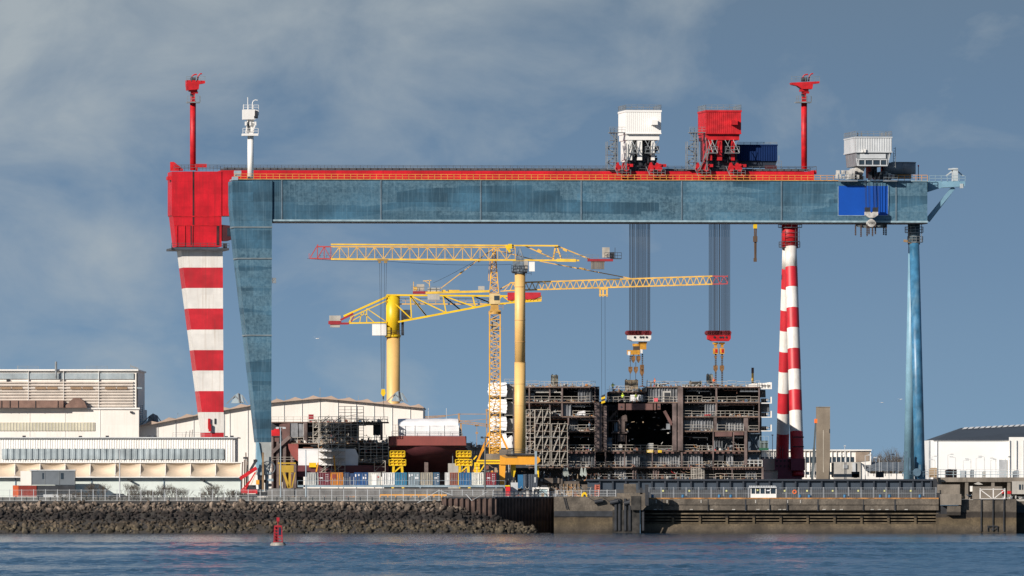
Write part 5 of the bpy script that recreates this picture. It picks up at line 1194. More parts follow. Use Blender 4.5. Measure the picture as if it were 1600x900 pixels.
# ---------------------------------------------------------------- far yellow column crane
y = 270
C = thing('column_crane', 'bright yellow crane on a thick column rising behind the hall roof', 'crane', (X(614, y), y, GZ))
b = MB(); b.tube(P(614.5, 790, y), P(614.5, 525, y), 1.47, n=26); smooth_round(b.build('column', tan, C))
b = MB(); b.tube(P(614, 527, y), P(614, 461, y), 1.52, n=26); b.tube(P(614, 527, y), P(614, 523, y), 1.7, n=26); smooth_round(b.build('slewing_column', yel, C))
b = MB()
w = 2.6
for v in (-w/2, w/2):
    b.bar(P(604, 461, y+v), P(846, 463, y+v), .38); b.bar(P(622, 503, y+v), P(771, 475, y+v), .42); b.bar(P(771, 475, y+v), P(846, 470, y+v), .3)
    n = 6; t_ = [(622, 503, 461), (667, 494.5, 461.3), (720, 484.5, 462), (771, 475, 462.4), (800, 473, 462.6), (825, 471, 462.8)]
    zz_ = [(604, 462), (643, 498.5), (641, 461.5), (667, 494.5), (640, 461.5), (697, 488.5), (692, 462), (720, 484.5), (692, 462), (743, 480), (738, 462), (771, 475), (738, 462), (771, 475), (785, 462.5), (800, 473), (815, 463), (825, 471), (835, 463)]
    for (a, c_), (a2, c2) in zip(zz_, zz_[1:]): b.bar(P(a, c_, y+v), P(a2, c2, y+v), .26)
for a, c_ in ((641, 461.5), (692, 462), (738, 462), (785, 462.5)): b.bar(P(a, c_, y-w/2), P(a, c_, y+w/2), .2)
b.build('jib', yel, C)
b = MB(); b.rail(P(622, 474, y), P(775, 474.5, y), 1.1, 1.6, .08); b.bar(P(622, 475, y), P(790, 475, y), .25); b.pbox(793, 846, 465, 470.5, y-1.3, 2.6); b.rail(P(820, 470, y-1.4), P(846, 470, y-1.4), 1.1, 1, .1); b.build('walkway', lat, C)
b = MB(); b.pprism([(793, 457), (845, 457), (845, 463), (835, 467), (793, 469)], y-1.6, 3.2); b.build('red_tip', mat('signal_red', (.5, .015, .03), .5), C)
b = MB()
for v in (-1.2, 1.2):
    b.bar(P(604, 464, y+v), P(537, 494, y+v), .4); b.bar(P(604, 470, y+v), P(547, 496, y+v), .22); b.bar(P(538, 505, y+v), P(604, 504, y+v), .32)
    for (a, c_), (a2, c2) in (((565, 486), (562, 504)), ((565, 486), (585, 504)), ((573, 482), (604, 503)), ((573, 504), (573, 483)), ((550, 494), (545, 504)), ((545, 504), (570, 490))): b.bar(P(a, c_, y+v), P(a2, c2, y+v), .18)
b.build('counter_arm', yel, C)
b = MB()
for v in (-1.25, 1.25): b.bar(P(552, 490, y+v), P(532, 500, y+v), .45); b.bar(P(545, 505.5, y+v), P(515, 505.5, y+v), .45); b.bar(P(553, 494, y+v), P(548, 504, y+v), .2)
b.pbox(513, 533, 501.5, 506.5, y-1.5, 3); b.build('counter_end', MATS['deep_red'], C)
b = MB(); b.pbox(514.5, 532.5, 493, 501.3, y-1.45, 2.9); b.pbox(516, 531, 506.7, 511.5, y-1.3, 2.6); b.build('counterweight', concl, C)
b = MB(); b.pbox(581.5, 603.5, 506.5, 524, y-2.2, 3.4); b.build('electrical_cabinet', white, C)
b = MB(); b.pbox(627, 641, 484, 499, y-1, 2); b.pbox(627, 631, 499, 524, y-.8, 1.5); b.rail(P(603, 524, y-2), P(631, 524, y-2), 1, 1.2, .08); b.build('driver_cab', mat('machinery_dark', (.045, .05, .06)), C)
b = MB(); b.pbox(603.5, 610, 511, 526, y-1.9, .5); b.build('door', mat('amber_door', (.5, .33, .02)), C)
# small distant crane
y = 700
C = thing('distant_tower_crane', 'small faint orange tower crane seen far away between the hall and the white balconies', 'tower crane', (X(717, y), y, GZ)); om = mat('far_orange', (.42, .25, .12), .7)
b = MB(); b.bar(P(717, 660, y), P(717, 646, y), .5); b.bar(P(722, 780, y), P(720, 661, y), .5); b.build('mast', om, C)
b = MB(); b.truss(P(717, 661, y), P(766, 667, y), (0, 0, .7), (0, 0, .6), (0, .8, 0), 14, .14, .1); b.truss(P(662, 654, y), P(696, 651, y), (0, 0, .5), (0, 0, .3), (0, .8, 0), 10, .16, .1); b.bar(P(717, 647, y), P(770, 647, y), .16); b.bar(P(717, 647, y), P(694, 650, y), .14); b.bar(P(717, 658, y), P(764, 655, y), .12); b.build('jib', om, C)
b = MB(); b.pbox(742, 748, 663.5, 666, y, .8); b.bar(P(745, 666, y), P(745, 700, y), .12); b.pbox(743, 747, 675, 678, y, .5); b.bar(P(760.5, 700, y), P(760.5, 641, y), .3); b.pbox(759, 763, 639, 643, y, .5); b.build('hook', om, C)
# ---------------------------------------------------------------- ship sections
cmats = [mat('clutter_pale', (.50, .48, .44), .6), mat('clutter_dark', (.04, .045, .05), .6), mat('clutter_tan', (.36, .26, .16), .7), mat('clutter_rust', (.20, .09, .06), .7), mat('clutter_grey', (.20, .22, .24), .6), mat('clutter_blue', (.04, .13, .25), .5), mat('clutter_red', (.50, .04, .04), .5), mat('clutter_orange', (.65, .25, .04), .6)]
def clutter(b, px0, px1, py, y, seed, n=None, hmax=9, wts=(5, 4, 4, 3, 5, .7, .6, .5), d=2.5):
    rr = random.Random(seed); L = px1-px0; n = n or int(L*.8)
    for _ in range(n):
        b.c = rr.choices(range(8), wts)[0]; a = px0+rr.random()*L; yy = y+rr.random()*d; k = rr.random(); h = hmax*rr.random()**1.6+.8
        if b.c in (5, 6, 7): h = min(h, 4)
        if k < .38: b.pbox(a, min(px1, a+rr.uniform(.8, 4.5)), py-h*.6, py, yy, rr.uniform(.3, 1.2))
        elif k < .6: b.bar(P(a, py, yy), P(a+rr.uniform(-1.5, 1.5), py-h*1.15, yy), rr.uniform(.05, .16))
        elif k < .75: b.bar(P(a, py-h*rr.random(), yy), P(min(px1, a+rr.uniform(3, 14)), py-h*rr.random(), yy), rr.uniform(.05, .2))
        elif k < .85:
            p = P(a, py-min(h, 4)*.5, yy); b.tube(p, p+Vector((0, .6, 0)), rr.uniform(.15, .42), n=9)
        else: b.cable(P(a, py-hmax, yy), P(min(px1, a+rr.uniform(3, 9)), py-hmax*rr.uniform(.7, 1), yy), .04, rr.uniform(.1, .5), 5)
def pipes(b, px0, px1, pt, y, seed, n=3, h=5):
    rr = random.Random(seed)
    for _ in range(n):
        b.c = rr.choice((0, 1, 3, 4, 4)); c = pt+rr.uniform(1, h); a = rr.uniform(px0, px0+(px1-px0)*.6); e = min(px1, a+rr.uniform(.2, .7)*(px1-px0)); yy = y+rr.uniform(.2, 2)
        b.tube(P(a, c, yy), P(e, c, yy), rr.uniform(.05, .2), n=6)
        if rr.random() < .5: b.tube(P(e, c, yy), P(e, c+rr.uniform(2, 6), yy), .08, n=6)
Y0 = 62
SH = thing('ship_hull_section', 'long dark multi deck ship hull section under construction beneath the hook blocks', 'ship', (X(1005, Y0), Y0, GZ))
def deck(px0, px1, py, y, d, root, th=1.8, m=rust, trim=True):
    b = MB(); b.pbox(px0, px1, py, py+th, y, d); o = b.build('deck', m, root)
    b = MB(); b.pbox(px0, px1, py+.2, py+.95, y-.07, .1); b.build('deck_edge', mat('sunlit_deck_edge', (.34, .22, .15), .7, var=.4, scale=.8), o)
    b = MB(); n = int((px1-px0)/7)
    for i in range(n): b.pbox(px0+i*7+1, px0+i*7+1.5, py+th, py+th+2.2, y+.3, min(d, 8))
    b.pbox(px0, px1, py+th, py+th+1.2, y+.5, .2); b.build('deck_beam', rust, o); return o
lvL = [604, 628, 650.5, 673, 704, 729.5]
for py in lvL: deck(801 if py < 700 else 826, 936 if py != 604 else 930, py, Y0, 40, SH)
for py in lvL[1:]:
    if 640 < py < 680: deck(936, 948, py, Y0, 30, SH); deck(1058, 1188, py, Y0, 46, SH)
    else: deck(936, 1188 if py < 720 else 1191, py, Y0, 46, SH)
deck(1010, 1187, 604, Y0, 50, SH)
b = MB(); b.pbox(950, 1012, 612, 790, Y0+49, 38); b.pbox(1012, 1150, 606, 790, Y0+51, 36); b.build('aft_block', rust, SH)
deck(952, 1010, 611.5, Y0+1, 46, SH); deck(936, 1012, 628, Y0, 46, SH)
b = MB()
for (a, c, pt, pb, dy) in ((877, 879.5, 606, 651, 0), (930, 941, 630, 704, -.2), (943, 948, 634, 704, -.4), (929, 930.5, 606, 729, 0), (945, 947, 704, 729, 0), (1050.5, 1057, 630, 704, -.3), (1059, 1067, 604, 704, -.5), (1118, 1120.6, 604, 651, 0), (1115, 1120, 652, 673, -.1), (1113.5, 1115.3, 673, 729, -.1), (1145, 1147, 673, 704, 0), (1163, 1167.5, 673, 727, -.3), (1185, 1187.2, 606, 676, -.1), (1162, 1169, 652, 673, .2), (887, 889, 651, 729, 0), (858, 860, 606, 640, .5), (826, 828, 606, 729, 0), (1190, 1193, 729, 750, 0), (1143, 1145, 730, 750, 0), (1018.5, 1020, 704, 729, 0), (975, 977, 704, 729, 0), (1064, 1066.5, 704, 729, 0), (835, 840, 652, 672, .1), (802, 804, 606, 700, 0)):
    b.pbox(a, c, pt, pb, Y0+dy, .9)
b.build('pillar', rust, SH)
b = MB(); b.pbox(966, 976, 630.5, 640.5, Y0-.5, 2); b.pbox(978, 1020, 630.5, 640.5, Y0-.35, 2); b.pbox(1021.5, 1025, 630.5, 640.5, Y0-.5, 2); b.pbox(1027, 1032, 630.5, 640, Y0-.5, 2); b.pbox(1117, 1144, 675, 682, Y0-.2, 1); b.pbox(1147, 1162, 675, 680, Y0-.2, 1)
b.bar(P(1038, 642, Y0), P(1050, 664, Y0), .6); b.build('box_girder', mat('girder_brown', (.15, .075, .065), .65, var=.25, scale=.5, streak=.3), SH)
b = MB()
for a in (971, 1029, 1083): p = P(a, 636 if a < 1050 else 999, Y0-.55); b.tube(p, p+Vector((0, .1, 0)), .2, n=8)
b.build('access_hole', dark, SH)
def bay(px0, px1, pt, pb, kind, dep):
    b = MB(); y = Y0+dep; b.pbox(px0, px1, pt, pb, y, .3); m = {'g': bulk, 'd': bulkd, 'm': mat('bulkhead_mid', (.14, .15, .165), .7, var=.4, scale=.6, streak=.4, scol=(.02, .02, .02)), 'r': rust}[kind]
    if kind in 'gmr':
        a = px0+1.5
        while a < px1-1: b.pbox(a, a+.7, pt, pb, y-.25, .25); a += rnd.choice((3.6, 4.2, 5))
    b.build('bulkhead', m, SH)
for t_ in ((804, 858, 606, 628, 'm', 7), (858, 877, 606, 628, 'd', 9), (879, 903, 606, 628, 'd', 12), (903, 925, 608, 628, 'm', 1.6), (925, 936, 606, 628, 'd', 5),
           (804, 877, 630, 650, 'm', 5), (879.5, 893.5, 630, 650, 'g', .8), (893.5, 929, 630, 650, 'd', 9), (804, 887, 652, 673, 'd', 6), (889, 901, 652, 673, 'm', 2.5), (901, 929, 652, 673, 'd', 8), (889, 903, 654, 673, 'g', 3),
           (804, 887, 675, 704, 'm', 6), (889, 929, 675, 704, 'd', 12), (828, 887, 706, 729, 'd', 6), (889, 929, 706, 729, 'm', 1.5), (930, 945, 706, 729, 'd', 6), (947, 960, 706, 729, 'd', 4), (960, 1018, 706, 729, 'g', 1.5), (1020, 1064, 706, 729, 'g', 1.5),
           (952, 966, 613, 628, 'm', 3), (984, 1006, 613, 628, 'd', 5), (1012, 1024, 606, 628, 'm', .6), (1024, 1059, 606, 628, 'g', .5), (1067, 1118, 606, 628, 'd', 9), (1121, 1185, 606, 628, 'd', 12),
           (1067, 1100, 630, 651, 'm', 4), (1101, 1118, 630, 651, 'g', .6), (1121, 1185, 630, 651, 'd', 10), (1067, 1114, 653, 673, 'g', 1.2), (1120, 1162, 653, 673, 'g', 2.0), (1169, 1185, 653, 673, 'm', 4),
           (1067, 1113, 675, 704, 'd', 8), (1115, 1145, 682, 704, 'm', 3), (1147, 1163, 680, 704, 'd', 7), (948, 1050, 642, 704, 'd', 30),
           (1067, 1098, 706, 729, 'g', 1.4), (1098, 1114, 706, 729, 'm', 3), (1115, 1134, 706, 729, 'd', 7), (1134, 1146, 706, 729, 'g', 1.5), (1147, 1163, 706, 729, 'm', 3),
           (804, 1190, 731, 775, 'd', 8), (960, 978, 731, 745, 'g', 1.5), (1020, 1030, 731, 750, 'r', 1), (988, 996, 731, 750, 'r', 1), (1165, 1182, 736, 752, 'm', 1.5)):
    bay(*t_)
b = MB(); b.pbox(801, 802, 604, 750, Y0, 40); b.pbox(1187, 1188, 604, 730, Y0+1, 48); b.pbox(936, 936.6, 604, 628, Y0+1, 38); b.pbox(1010, 1011, 604, 612, Y0, 40); b.pbox(801, 1190, 604+24, 790, Y0+48, 1); b.pbox(1011, 1188, 604, 630, Y0+48, 1); b.pbox(801, 936, 604, 630, Y0+39, 1)
b.pbox(950, 952, 612, 628, Y0+2, 20); b.pbox(1057.5, 1059, 630, 704, Y0+.2, 28); b.pbox(948.2, 949, 642, 704, Y0+.2, 28); b.build('side_shell', bulkd, SH)
b = MB(); b.pbox(1035.5, 1048.5, 611, 628, Y0+.2, .3); b.build('doorway_frame', mat('clutter_pale', (.5, .48, .44)), SH)
b = MB(); b.pbox(1038, 1047, 613.5, 627.5, Y0+.1, .3); b.pbox(1007, 1010, 616, 628, Y0+.3, .2); b.pbox(1000, 1005, 715, 727, Y0+1.1, .3); b.pbox(1113, 1131, 709, 721, Y0+.9, .3); b.build('doorway', dark, SH)
b = MB(); b.pbox(821, 828, 614, 627, Y0+4, .2); b.pbox(829, 835, 614, 627, Y0+4, .2); b.build('window_frame', mat('frame_blue_grey', (.2, .27, .33)), SH)
b = MB(); b.pbox(1022, 1028, 622, 627.5, Y0-.1, .1); b.build('red_sheet', mat('pink_sheet', (.65, .10, .12), .7), SH)
b = MB(); b.pbox(985, 1005, 617, 627.5, Y0+1.6, .2); b.build('white_hoarding', tarp, SH)
b = MB(); b.pprism([(900, 648.5), (903, 643.5), (914.5, 641.5), (914.5, 648.5)], Y0+.8, 1.5); b.build('white_bale', tarp, SH)
# inner shapes seen in the big opening
b = MB(); rr = random.Random(5)
b.pbox(949, 980, 656.5, 658.2, Y0+2, 8); b.pbox(955, 980, 675, 677, Y0+2, 8); b.pbox(967, 976.5, 658, 676, Y0+2, .4); b.pprism([(966, 656), (972, 650), (979, 647), (980, 656)], Y0+2, 1); b.pbox(966, 976, 677, 690, Y0+2.6, .5)
for a in (950, 957, 961, 964.5, 978): b.pbox(a, a+.8, 642, 704, Y0+2+rr.random(), .3)
b.bar(P(949, 658, Y0+3), P(964, 642, Y0+3), .4); b.build('inner_frame', mat('inner_brown', (.12, .085, .075), .7, var=.4), SH)
b = MB()
for _ in range(70):
    b.c = rr.choice((0, 0, 1, 4, 2)); a = rr.uniform(949, 1048); c = rr.triangular(642, 702, 646) if rr.random() < .5 else rr.uniform(642, 703)
    if a > 985 and rr.random() < .5: continue
    if rr.random() < .5: b.pbox(a, a+rr.uniform(.5, 3), c, c+rr.uniform(.5, 3), Y0+rr.uniform(2, 9), .3)
    else: b.bar(P(a, c, Y0+3), P(a+rr.uniform(-5, 8), c+rr.uniform(-4, 4), Y0+3), .12)
b.build('loose_cabling', cmats, SH)
b = MB(); b.pbox(960, 966, 660, 674, Y0+3, .2); b.pbox(948.5, 956, 684, 698, Y0+4, .2); b.build('translucent_sheet', mat('blue_sheet', (.30, .42, .55), .6), SH)
b = MB(); p = P(969.5, 697, Y0+.2); b.tube(p, p+Vector((0, .5, 0)), .4, n=14); b.pbox(1012, 1021, 692.5, 703, Y0+.3, .5); b.c = 4
for i in range(3): b.pbox(1013, 1020, 694+i*3, 695.5+i*3, Y0+.2, .1)
b.pbox(1041, 1047, 662, 671, Y0+.6, .2); b.build('deck_equipment', cmats, SH)
# railings and clutter
b = MB()
segs = [(803, 930, 604), (803, 877, 628), (879, 936, 628), (804, 877, 650.5), (895, 929, 650.5), (889, 929, 673), (889, 929, 704), (826, 945, 729.5), (936, 1059, 628), (952, 1010, 611.5), (1010, 1187, 604), (1067, 1117, 628), (1121, 1185, 628), (1067, 1117, 650.5), (1119, 1185, 650.5), (1067, 1114, 673), (1120, 1162, 673), (1170, 1185, 673), (948, 1050, 704), (1067, 1113, 704), (1146, 1163, 704), (947, 1190, 729.5), (930, 1190, 749)]
for a, c, py in segs:
    x = a
    while x < c-2:
        e = min(c, x+rnd.choice((14, 22, 30, 18))); j = rnd.uniform(-.12, .12)
        b.rail(P(x, py, Y0+.05+j), P(e, py, Y0+.05+j), rnd.uniform(.95, 1.2), rnd.choice((1.1, 1.6, 2.0)), .065); x = e
    b.build('railing', galv, SH); b = MB()
for i, (a, c, py, h) in enumerate(((803, 930, 604, 5), (938, 1010, 628, 3), (953, 1010, 611.5, 8), (1010, 1062, 604, 9), (1060, 1118, 604, 6), (1118, 1187, 604, 4), (804, 877, 628, 5), (879, 930, 628, 3), (804, 877, 650.5, 9), (890, 929, 650.5, 3), (804, 887, 673, 12), (889, 929, 673, 4), (804, 887, 704, 16), (889, 929, 704, 6), (830, 945, 729.5, 6), (948, 1050, 704, 4), (1067, 1118, 628, 4), (1121, 1185, 628, 2.5), (1067, 1185, 650.5, 3), (1067, 1114, 673, 2.5), (1067, 1113, 704, 9), (1115, 1163, 704, 14), (947, 1064, 729.5, 7), (1067, 1188, 729.5, 9), (935, 1142, 749, 13), (1142, 1188, 749, 4))):
    b = MB(); clutter(b, a, c, py, Y0+.4, 100+i, hmax=h, d=1.0 if py in (650.5, 673) else 2.5); 
    if py > 604 and py != 611.5 and not (a == 948): pipes(b, a, c, py-(20 if py < 690 else 24), Y0+.8, 200+i, 4)
    b.build('fittings', cmats, SH)
b = MB()
for i in range(26): a = 1067+i*4.6; b.pbox(a, a+2.6, 730+2, 733.5, Y0+.1, .3)
for i in range(12):
    a = 955+i*8.5; b.pbox(a, a+4.5, 706.3, 708.5, Y0+.1, .4)
for i in range(11):
    a = 1068+i*8.5; b.pbox(a, a+4.5, 706.3, 708.5, Y0+.1, .4)
for i in range(5):
    a = 890+i*8; b.pbox(a, a+4.5, 706.3, 708.5, Y0+.1, .4)
b.build('beam_flange', rustl, SH)
# yellow placards, one lettered
b = MB(); b.pbox(1010.5, 1020.5, 703.0, 707.2, Y0-.12, .05); pl1 = b.build('placard', plain('placard_yellow', (.75, .50, .02)), SH)
b = MB(); b.pbox(1028, 1034, 703.2, 707.2, Y0-.12, .05); b.build('placard', MATS['placard_yellow'], SH)
tcv = bpy.data.curves.new('placard_lettering', 'FONT'); tcv.body = 'HY2'; tcv.size = .62; tcv.extrude = .01; tcv.align_x = 'CENTER'
to = bpy.data.objects.new('placard_lettering_tmp', tcv); COL.objects.link(to); bpy.context.view_layer.update()
tm = bpy.data.meshes.new_from_object(to); bpy.data.objects.remove(to); tm.materials.clear(); tm.materials.append(tarp)
tm.transform(Matrix.Translation(Vector((X(1015.5, Y0), Y0-.15, Z(706.9, Y0)))-SH.location) @ Matrix.Rotation(R(90), 4, 'X'))
lo = bpy.data.objects.new('lettering', tm); COL.objects.link(lo); lo.parent = pl1
# casings, posts on the roof
for (a, c, pt, pb, nm, lab, m_) in ((861, 872, 586, 604, 'exhaust_casing', 'pale grey green casing standing on the left deck roof', 'c'), (976.5, 997, 593.5, 611.5, 'exhaust_casing', 'tan plywood casing under the left hook block', 'c'), (1104, 1114, 585, 604, 'exhaust_casing', 'pale casing on the roof beside the right hook chains', 'c'), (1077, 1097, 596, 604, 'timber_crate', 'long low timber crate on the ship roof', 't')):
    T = thing(nm, lab, 'casing' if m_ == 'c' else 'crate', (X((a+c)/2, Y0+14), Y0+14, Z(pb, Y0+14)))
    mm = mat('casing_%d' % a, (.30, .31, .26) if a != 976.5 and a != 1077 else (.33, .27, .18), .7, streak=.4)
    bb = MB(); bb.pbox(a, c, pt, pb+1.5, Y0+14, 4); bb.build('panel', mm, T)
    bb = MB()
    for e in (a, (a+c)/2-.4, c-.8): bb.pbox(e, e+.8, pt, pb+1, Y0+13.9, .1)
    bb.build('rib', wood, T); bb = MB(); bb.pbox(a+1, a+3, pt-1.3, pt, Y0+14, .5); bb.pbox(c-4, c-2, pt-1, pt, Y0+14, .5); bb.build('lifting_lug', dark, T)
y = Y0+10
b = MB(); b.mat(0).tube(P(1176, 606, y), P(1176, 583, y), .24, n=10); b.mat(1).tube(P(1176, 583, y), P(1176, 574.5, y), .26, n=10); tag(b.build('pipe_post', [lat, rustl]), 'yellow pipe post with rusty top on the right end of the ship roof', 'post')
b = MB(); b.pprism([(1100, 604), (1101, 599), (1104, 597), (1107, 600), (1109, 604)], Y0+2, 1.5); tag(b.build('blue_bundle', mat('clutter_blue', (.03, .15, .32))), 'blue tarpaulin bundle lying on the ship roof', 'bundle')
b = MB(); b.pprism([(1165, 603.5), (1172, 600), (1178, 598), (1194, 598.5), (1203, 597), (1205, 599), (1205, 606), (1196, 607.5), (1188, 605), (1170, 605)], Y0+.6, 1.5); tag(b.build('white_boat_davit', white), 'white davit arm reaching past the right end of the ship roof', 'davit')
# balconies on the right end
for i, py in enumerate((608, 630.5, 652.5, 674)):
    T = thing('balcony', ['topmost', 'second highest', 'second lowest', 'lowest'][i]+' white balcony on the right end of the ship section', 'balcony', (X(1195, Y0), Y0, Z(py, Y0)), group='white balconies on the ship end')
    b = MB(); b.pbox(1188.5, 1206, py-1.4, py, Y0+.2, 6); b.pbox(1204, 1206, py-10.5, py-1.4, Y0+.2, 6); b.build('floor', white, T)
    b = MB(); b.pbox(1188.5, 1203.8, py-6.2, py-5.5, Y0+.3, .1); b.pbox(1189, 1198, py-8, py-1.5, Y0+3, 1)
    for a in (1190, 1194, 1199, 1203): b.pbox(a, a+.6, py-8, py-1.4, Y0+.3, .1)
    b.build('railing', dark, T); b = MB(); b.pbox(1197.5, 1200.5, py-7, py-4.5, Y0+.3, .3); b.build('lamp_box', white, T)
for i, (pt, pb, r_) in enumerate(((609, 621, 1196), (631, 644, 1202))):
    b = MB(); b.pprism([(1188.5, pt), (r_, pt), (r_+.5, pb), (1188.5, pb)], Y0+1.5, 4); tag(b.build('netting', mat('dark_netting', (.08, .09, .10), .8)), 'dark netting hung below the %s white balcony' % ['topmost', 'second'][i], 'netting')
T = thing('green_work_platform', 'small dark green work platform hanging below the lowest white balcony', 'platform', (X(1194, 60), 60, Z(704, 60)))
b = MB(); b.pbox(1186.5, 1201, 700, 703.5, 60, 2.5); b.build('base', mat('deep_green', (.01, .10, .05), .6), T); b = MB(); b.pbox(1187.5, 1200, 688.5, 700, 60.5, 1.5); b.build('housing', mat('green_grey', (.10, .13, .12), .6), T); b = MB(); b.rail(P(1187, 700, 60), P(1201, 700, 60), 2.4, .9, .07); b.build('railing', bgrey, T)
# end structure under the balconies
b = MB(); b.pbox(1169, 1186, 678, 728, Y0+2, 6); b.bar(P(1170, 680, Y0+1.6), P(1183, 700, Y0+1.6), .2); b.bar(P(1184, 680, Y0+1.6), P(1171, 700, Y0+1.6), .2); b.pbox(1168, 1189, 675.5, 678, Y0+.5, 5); b.build('end_module', mat('slate_blue_grey', (.10, .14, .19), .6, var=.3), SH)
b = MB(); b.rail(P(1165, 729, Y0-.2), P(1191, 729, Y0-.2), 1.3, .8, .09); b.build('white_railing', white, SH)
# white wrapped balconies at the left end
T = thing('wrapped_balcony_stack', 'stack of ship balconies wrapped in white tarpaulin behind the lattice mast', 'balcony stack', (X(785, 66), 66, GZ))
for i, (pt, pb) in enumerate(((598, 620), (624, 646), (651, 673), (677, 700))):
    b = MB(); n = 10; vs = []; r2 = random.Random(60+i)
    lx_ = 762+r2.uniform(-1.5, 1.5)
    for j in range(n+1):
        t = j/n; c = pt+(pb-pt)*t; bul = math.sin(math.pi*t)*2.0+r2.uniform(-.9, .9)
        vs += [(X(lx_+3-bul, 66), 66+r2.uniform(-.3, .3), Z(c, 66)), (X(773, 66), 65.2-bul*.3+r2.uniform(-.4, .4), Z(c, 66)), (X(783, 66), 64.6+r2.uniform(-.4, .4), Z(c, 66)), (X(791+bul*.6, 66), 64.2+r2.uniform(-.3, .3), Z(c, 66)), (X(792, 66), 69, Z(c, 66))]
    b.add(vs, [(j*5+k, j*5+5+k, j*5+6+k, j*5+1+k) for j in range(n) for k in range(4)]); b.build('tarpaulin', tarp, T, smooth=False)
    b = MB(); b.pbox(790, 804, pt+3, pb+3.3, 65.5, 3); b.build('netting', tarps, T)
    b = MB(); b.pbox(788, 805, pb+2.2, pb+3.2, 64.4, 4); b.build('balcony_slab', concl, T)
b = MB(); b.pbox(766, 803, 600, 704, 69, 8); b.build('core_wall', bulkd, T)
b = MB(); b.pprism([(782, 700), (784, 692), (790, 687), (799, 680), (802, 684), (800, 692), (802, 700)], 64, 2); b.build('loose_sheeting', tarp, T)
b = MB(); b.rail(P(788, 600, 65), P(804, 600, 65), 1, 1, .06); b.build('railing', galv, T)
# scaffold towers
def scaffold(label, px0, px1, pt, pb, y, bays, lifts, stairs=True, d=2.2, m=galv, group=None):
    T = thing('scaffold_tower', label, 'scaffold', (X((px0+px1)/2, y), y, Z(pb, y)), group=group)
    b = MB()
    for i in range(bays+1):
        a = px0+(px1-px0)*i/bays
        for v in (0, d): b.bar(P(a, pb, y)+Vector((0, v, 0)), P(a, pt, y)+Vector((0, v, 0)), .1)
    for k in range(lifts+1):
        c = pb+(pt-pb)*k/lifts
        for v in (0, d): b.bar(P(px0, c, y)+Vector((0, v, 0)), P(px1, c, y)+Vector((0, v, 0)), .08)
        if k < lifts: b.bar(P(px0, c-(pb-pt)/lifts*.45, y), P(px1, c-(pb-pt)/lifts*.45, y), .06)
    b.build('frame', m, T)
    b = MB()
    for k in range(lifts):
        c = pb+(pt-pb)*k/lifts; c2 = pb+(pt-pb)*(k+1)/lifts
        if stairs:
            for w_ in (0, .5):
                q0 = px0+(px1-px0)*(.08+w_*.9); q1 = px0+(px1-px0)*(.42+w_*.9)
                if q1 > px1+1: continue
                b.bar(P(q0, c, y+.3), P(q1, c2, y+.3), .16)
                b.bar(P(q0, c-3, y+.2), P(q1, c2-3, y+.2), .06)
        elif k % 2 == 0: b.bar(P(px0, c, y), P(px1, c2, y), .07)
    b.build('stair_flight' if stairs else 'diagonal', m, T)
    b = MB()
    for k in range(1, lifts+1): c = pb+(pt-pb)*k/lifts; b.pbox(px0, px1, c-.3, c+.3, y, d)
    b.build('deck_boards', mat('scaffold_board', (.28, .22, .15), .8), T)
scaffold('left and taller of two zigzag stair scaffolds at the left of the big ship section', 836, 859.5, 640, 727, 59.5, 2, 4)
scaffold('right and shorter of two zigzag stair scaffolds in front of the ship decks', 862, 886.5, 662, 727, 59.2, 2, 3)
scaffold('tall open scaffold rising above the deck left of the red tent ship', 529, 568, 635, 692, 58, 4, 6, False)
scaffold('dense scaffold stair in front of the white tarpaulin block', 497.5, 539, 651, 738, 56, 4, 8)
scaffold('short scaffold stair in the open bay left of the dense scaffold', 489, 521, 656, 692, 59, 3, 3)
scaffold('low scaffold beside the dark bay under the brown ship', 561, 607, 692, 722, 58, 5, 3, False)
scaffold('small scaffold at the left end of the tented brown ship', 614, 622, 664, 681, 57, 2, 2, False, 1.2)
scaffold('narrow scaffold among the fittings left of the two stair scaffolds', 822, 835, 640, 727, 60.4, 2, 7, False, 1.2)
scaffold('diagonal braced trestle next to the yellow keel stand on the left', 585, 602, 720, 737, 55, 1, 1, False, 1.5)
scaffold('knot of scaffold poles on the lowest deck behind the navy gate', 1080, 1100, 731, 749, 61, 5, 5, False, 1)
# ---- second hull block behind the tarpaulin (left)
y = 64
S2 = thing('hull_block', 'partly built dark hull block with open bays between the blue leg and the brown ship', 'ship', (X(510, y), y, GZ))
def dk(px0, px1, py, d=24, th=1.8):
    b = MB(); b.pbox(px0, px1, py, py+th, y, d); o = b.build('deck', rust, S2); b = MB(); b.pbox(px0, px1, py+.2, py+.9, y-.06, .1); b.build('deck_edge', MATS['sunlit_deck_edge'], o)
dk(424, 606, 659); dk(448, 607, 692); dk(562, 606, 706, 10, 1); dk(466, 607, 724, 10, 1)
b = MB()
for (a, c, pt, pb) in ((474.5, 478.5, 659, 688), (594, 598, 660, 688), (478, 480, 659, 690), (432, 436, 690, 765), (442, 447, 690, 765), (424, 427, 680, 765), (458, 463, 725, 765), (560, 562, 692, 728)): b.pbox(a, c, pt, pb, y-.3, .9)
b.bar(P(425, 707, y-.5), P(453, 682, y-.5), .7); b.build('pillar', rust, S2)
b = MB(); b.pprism([(440, 662), (453, 661), (453, 690), (445, 700), (436, 664)], y-.1, .5); b.pbox(424, 436, 682, 690, y, 2); b.pbox(427, 458, 690, 765, y+.6, 1); b.build('brown_plate', mat('girder_brown', (.15, .075, .065)), S2)
b = MB(); b.pprism([(453, 660), (465, 661), (466, 683), (455, 684)], y+.1, 1); b.pprism([(466.5, 662), (474, 662), (474, 682), (466.5, 684)], y+.3, 1); b.pbox(481, 488, 675, 681, y+2, 1); b.build('grey_plate', bulk, S2)
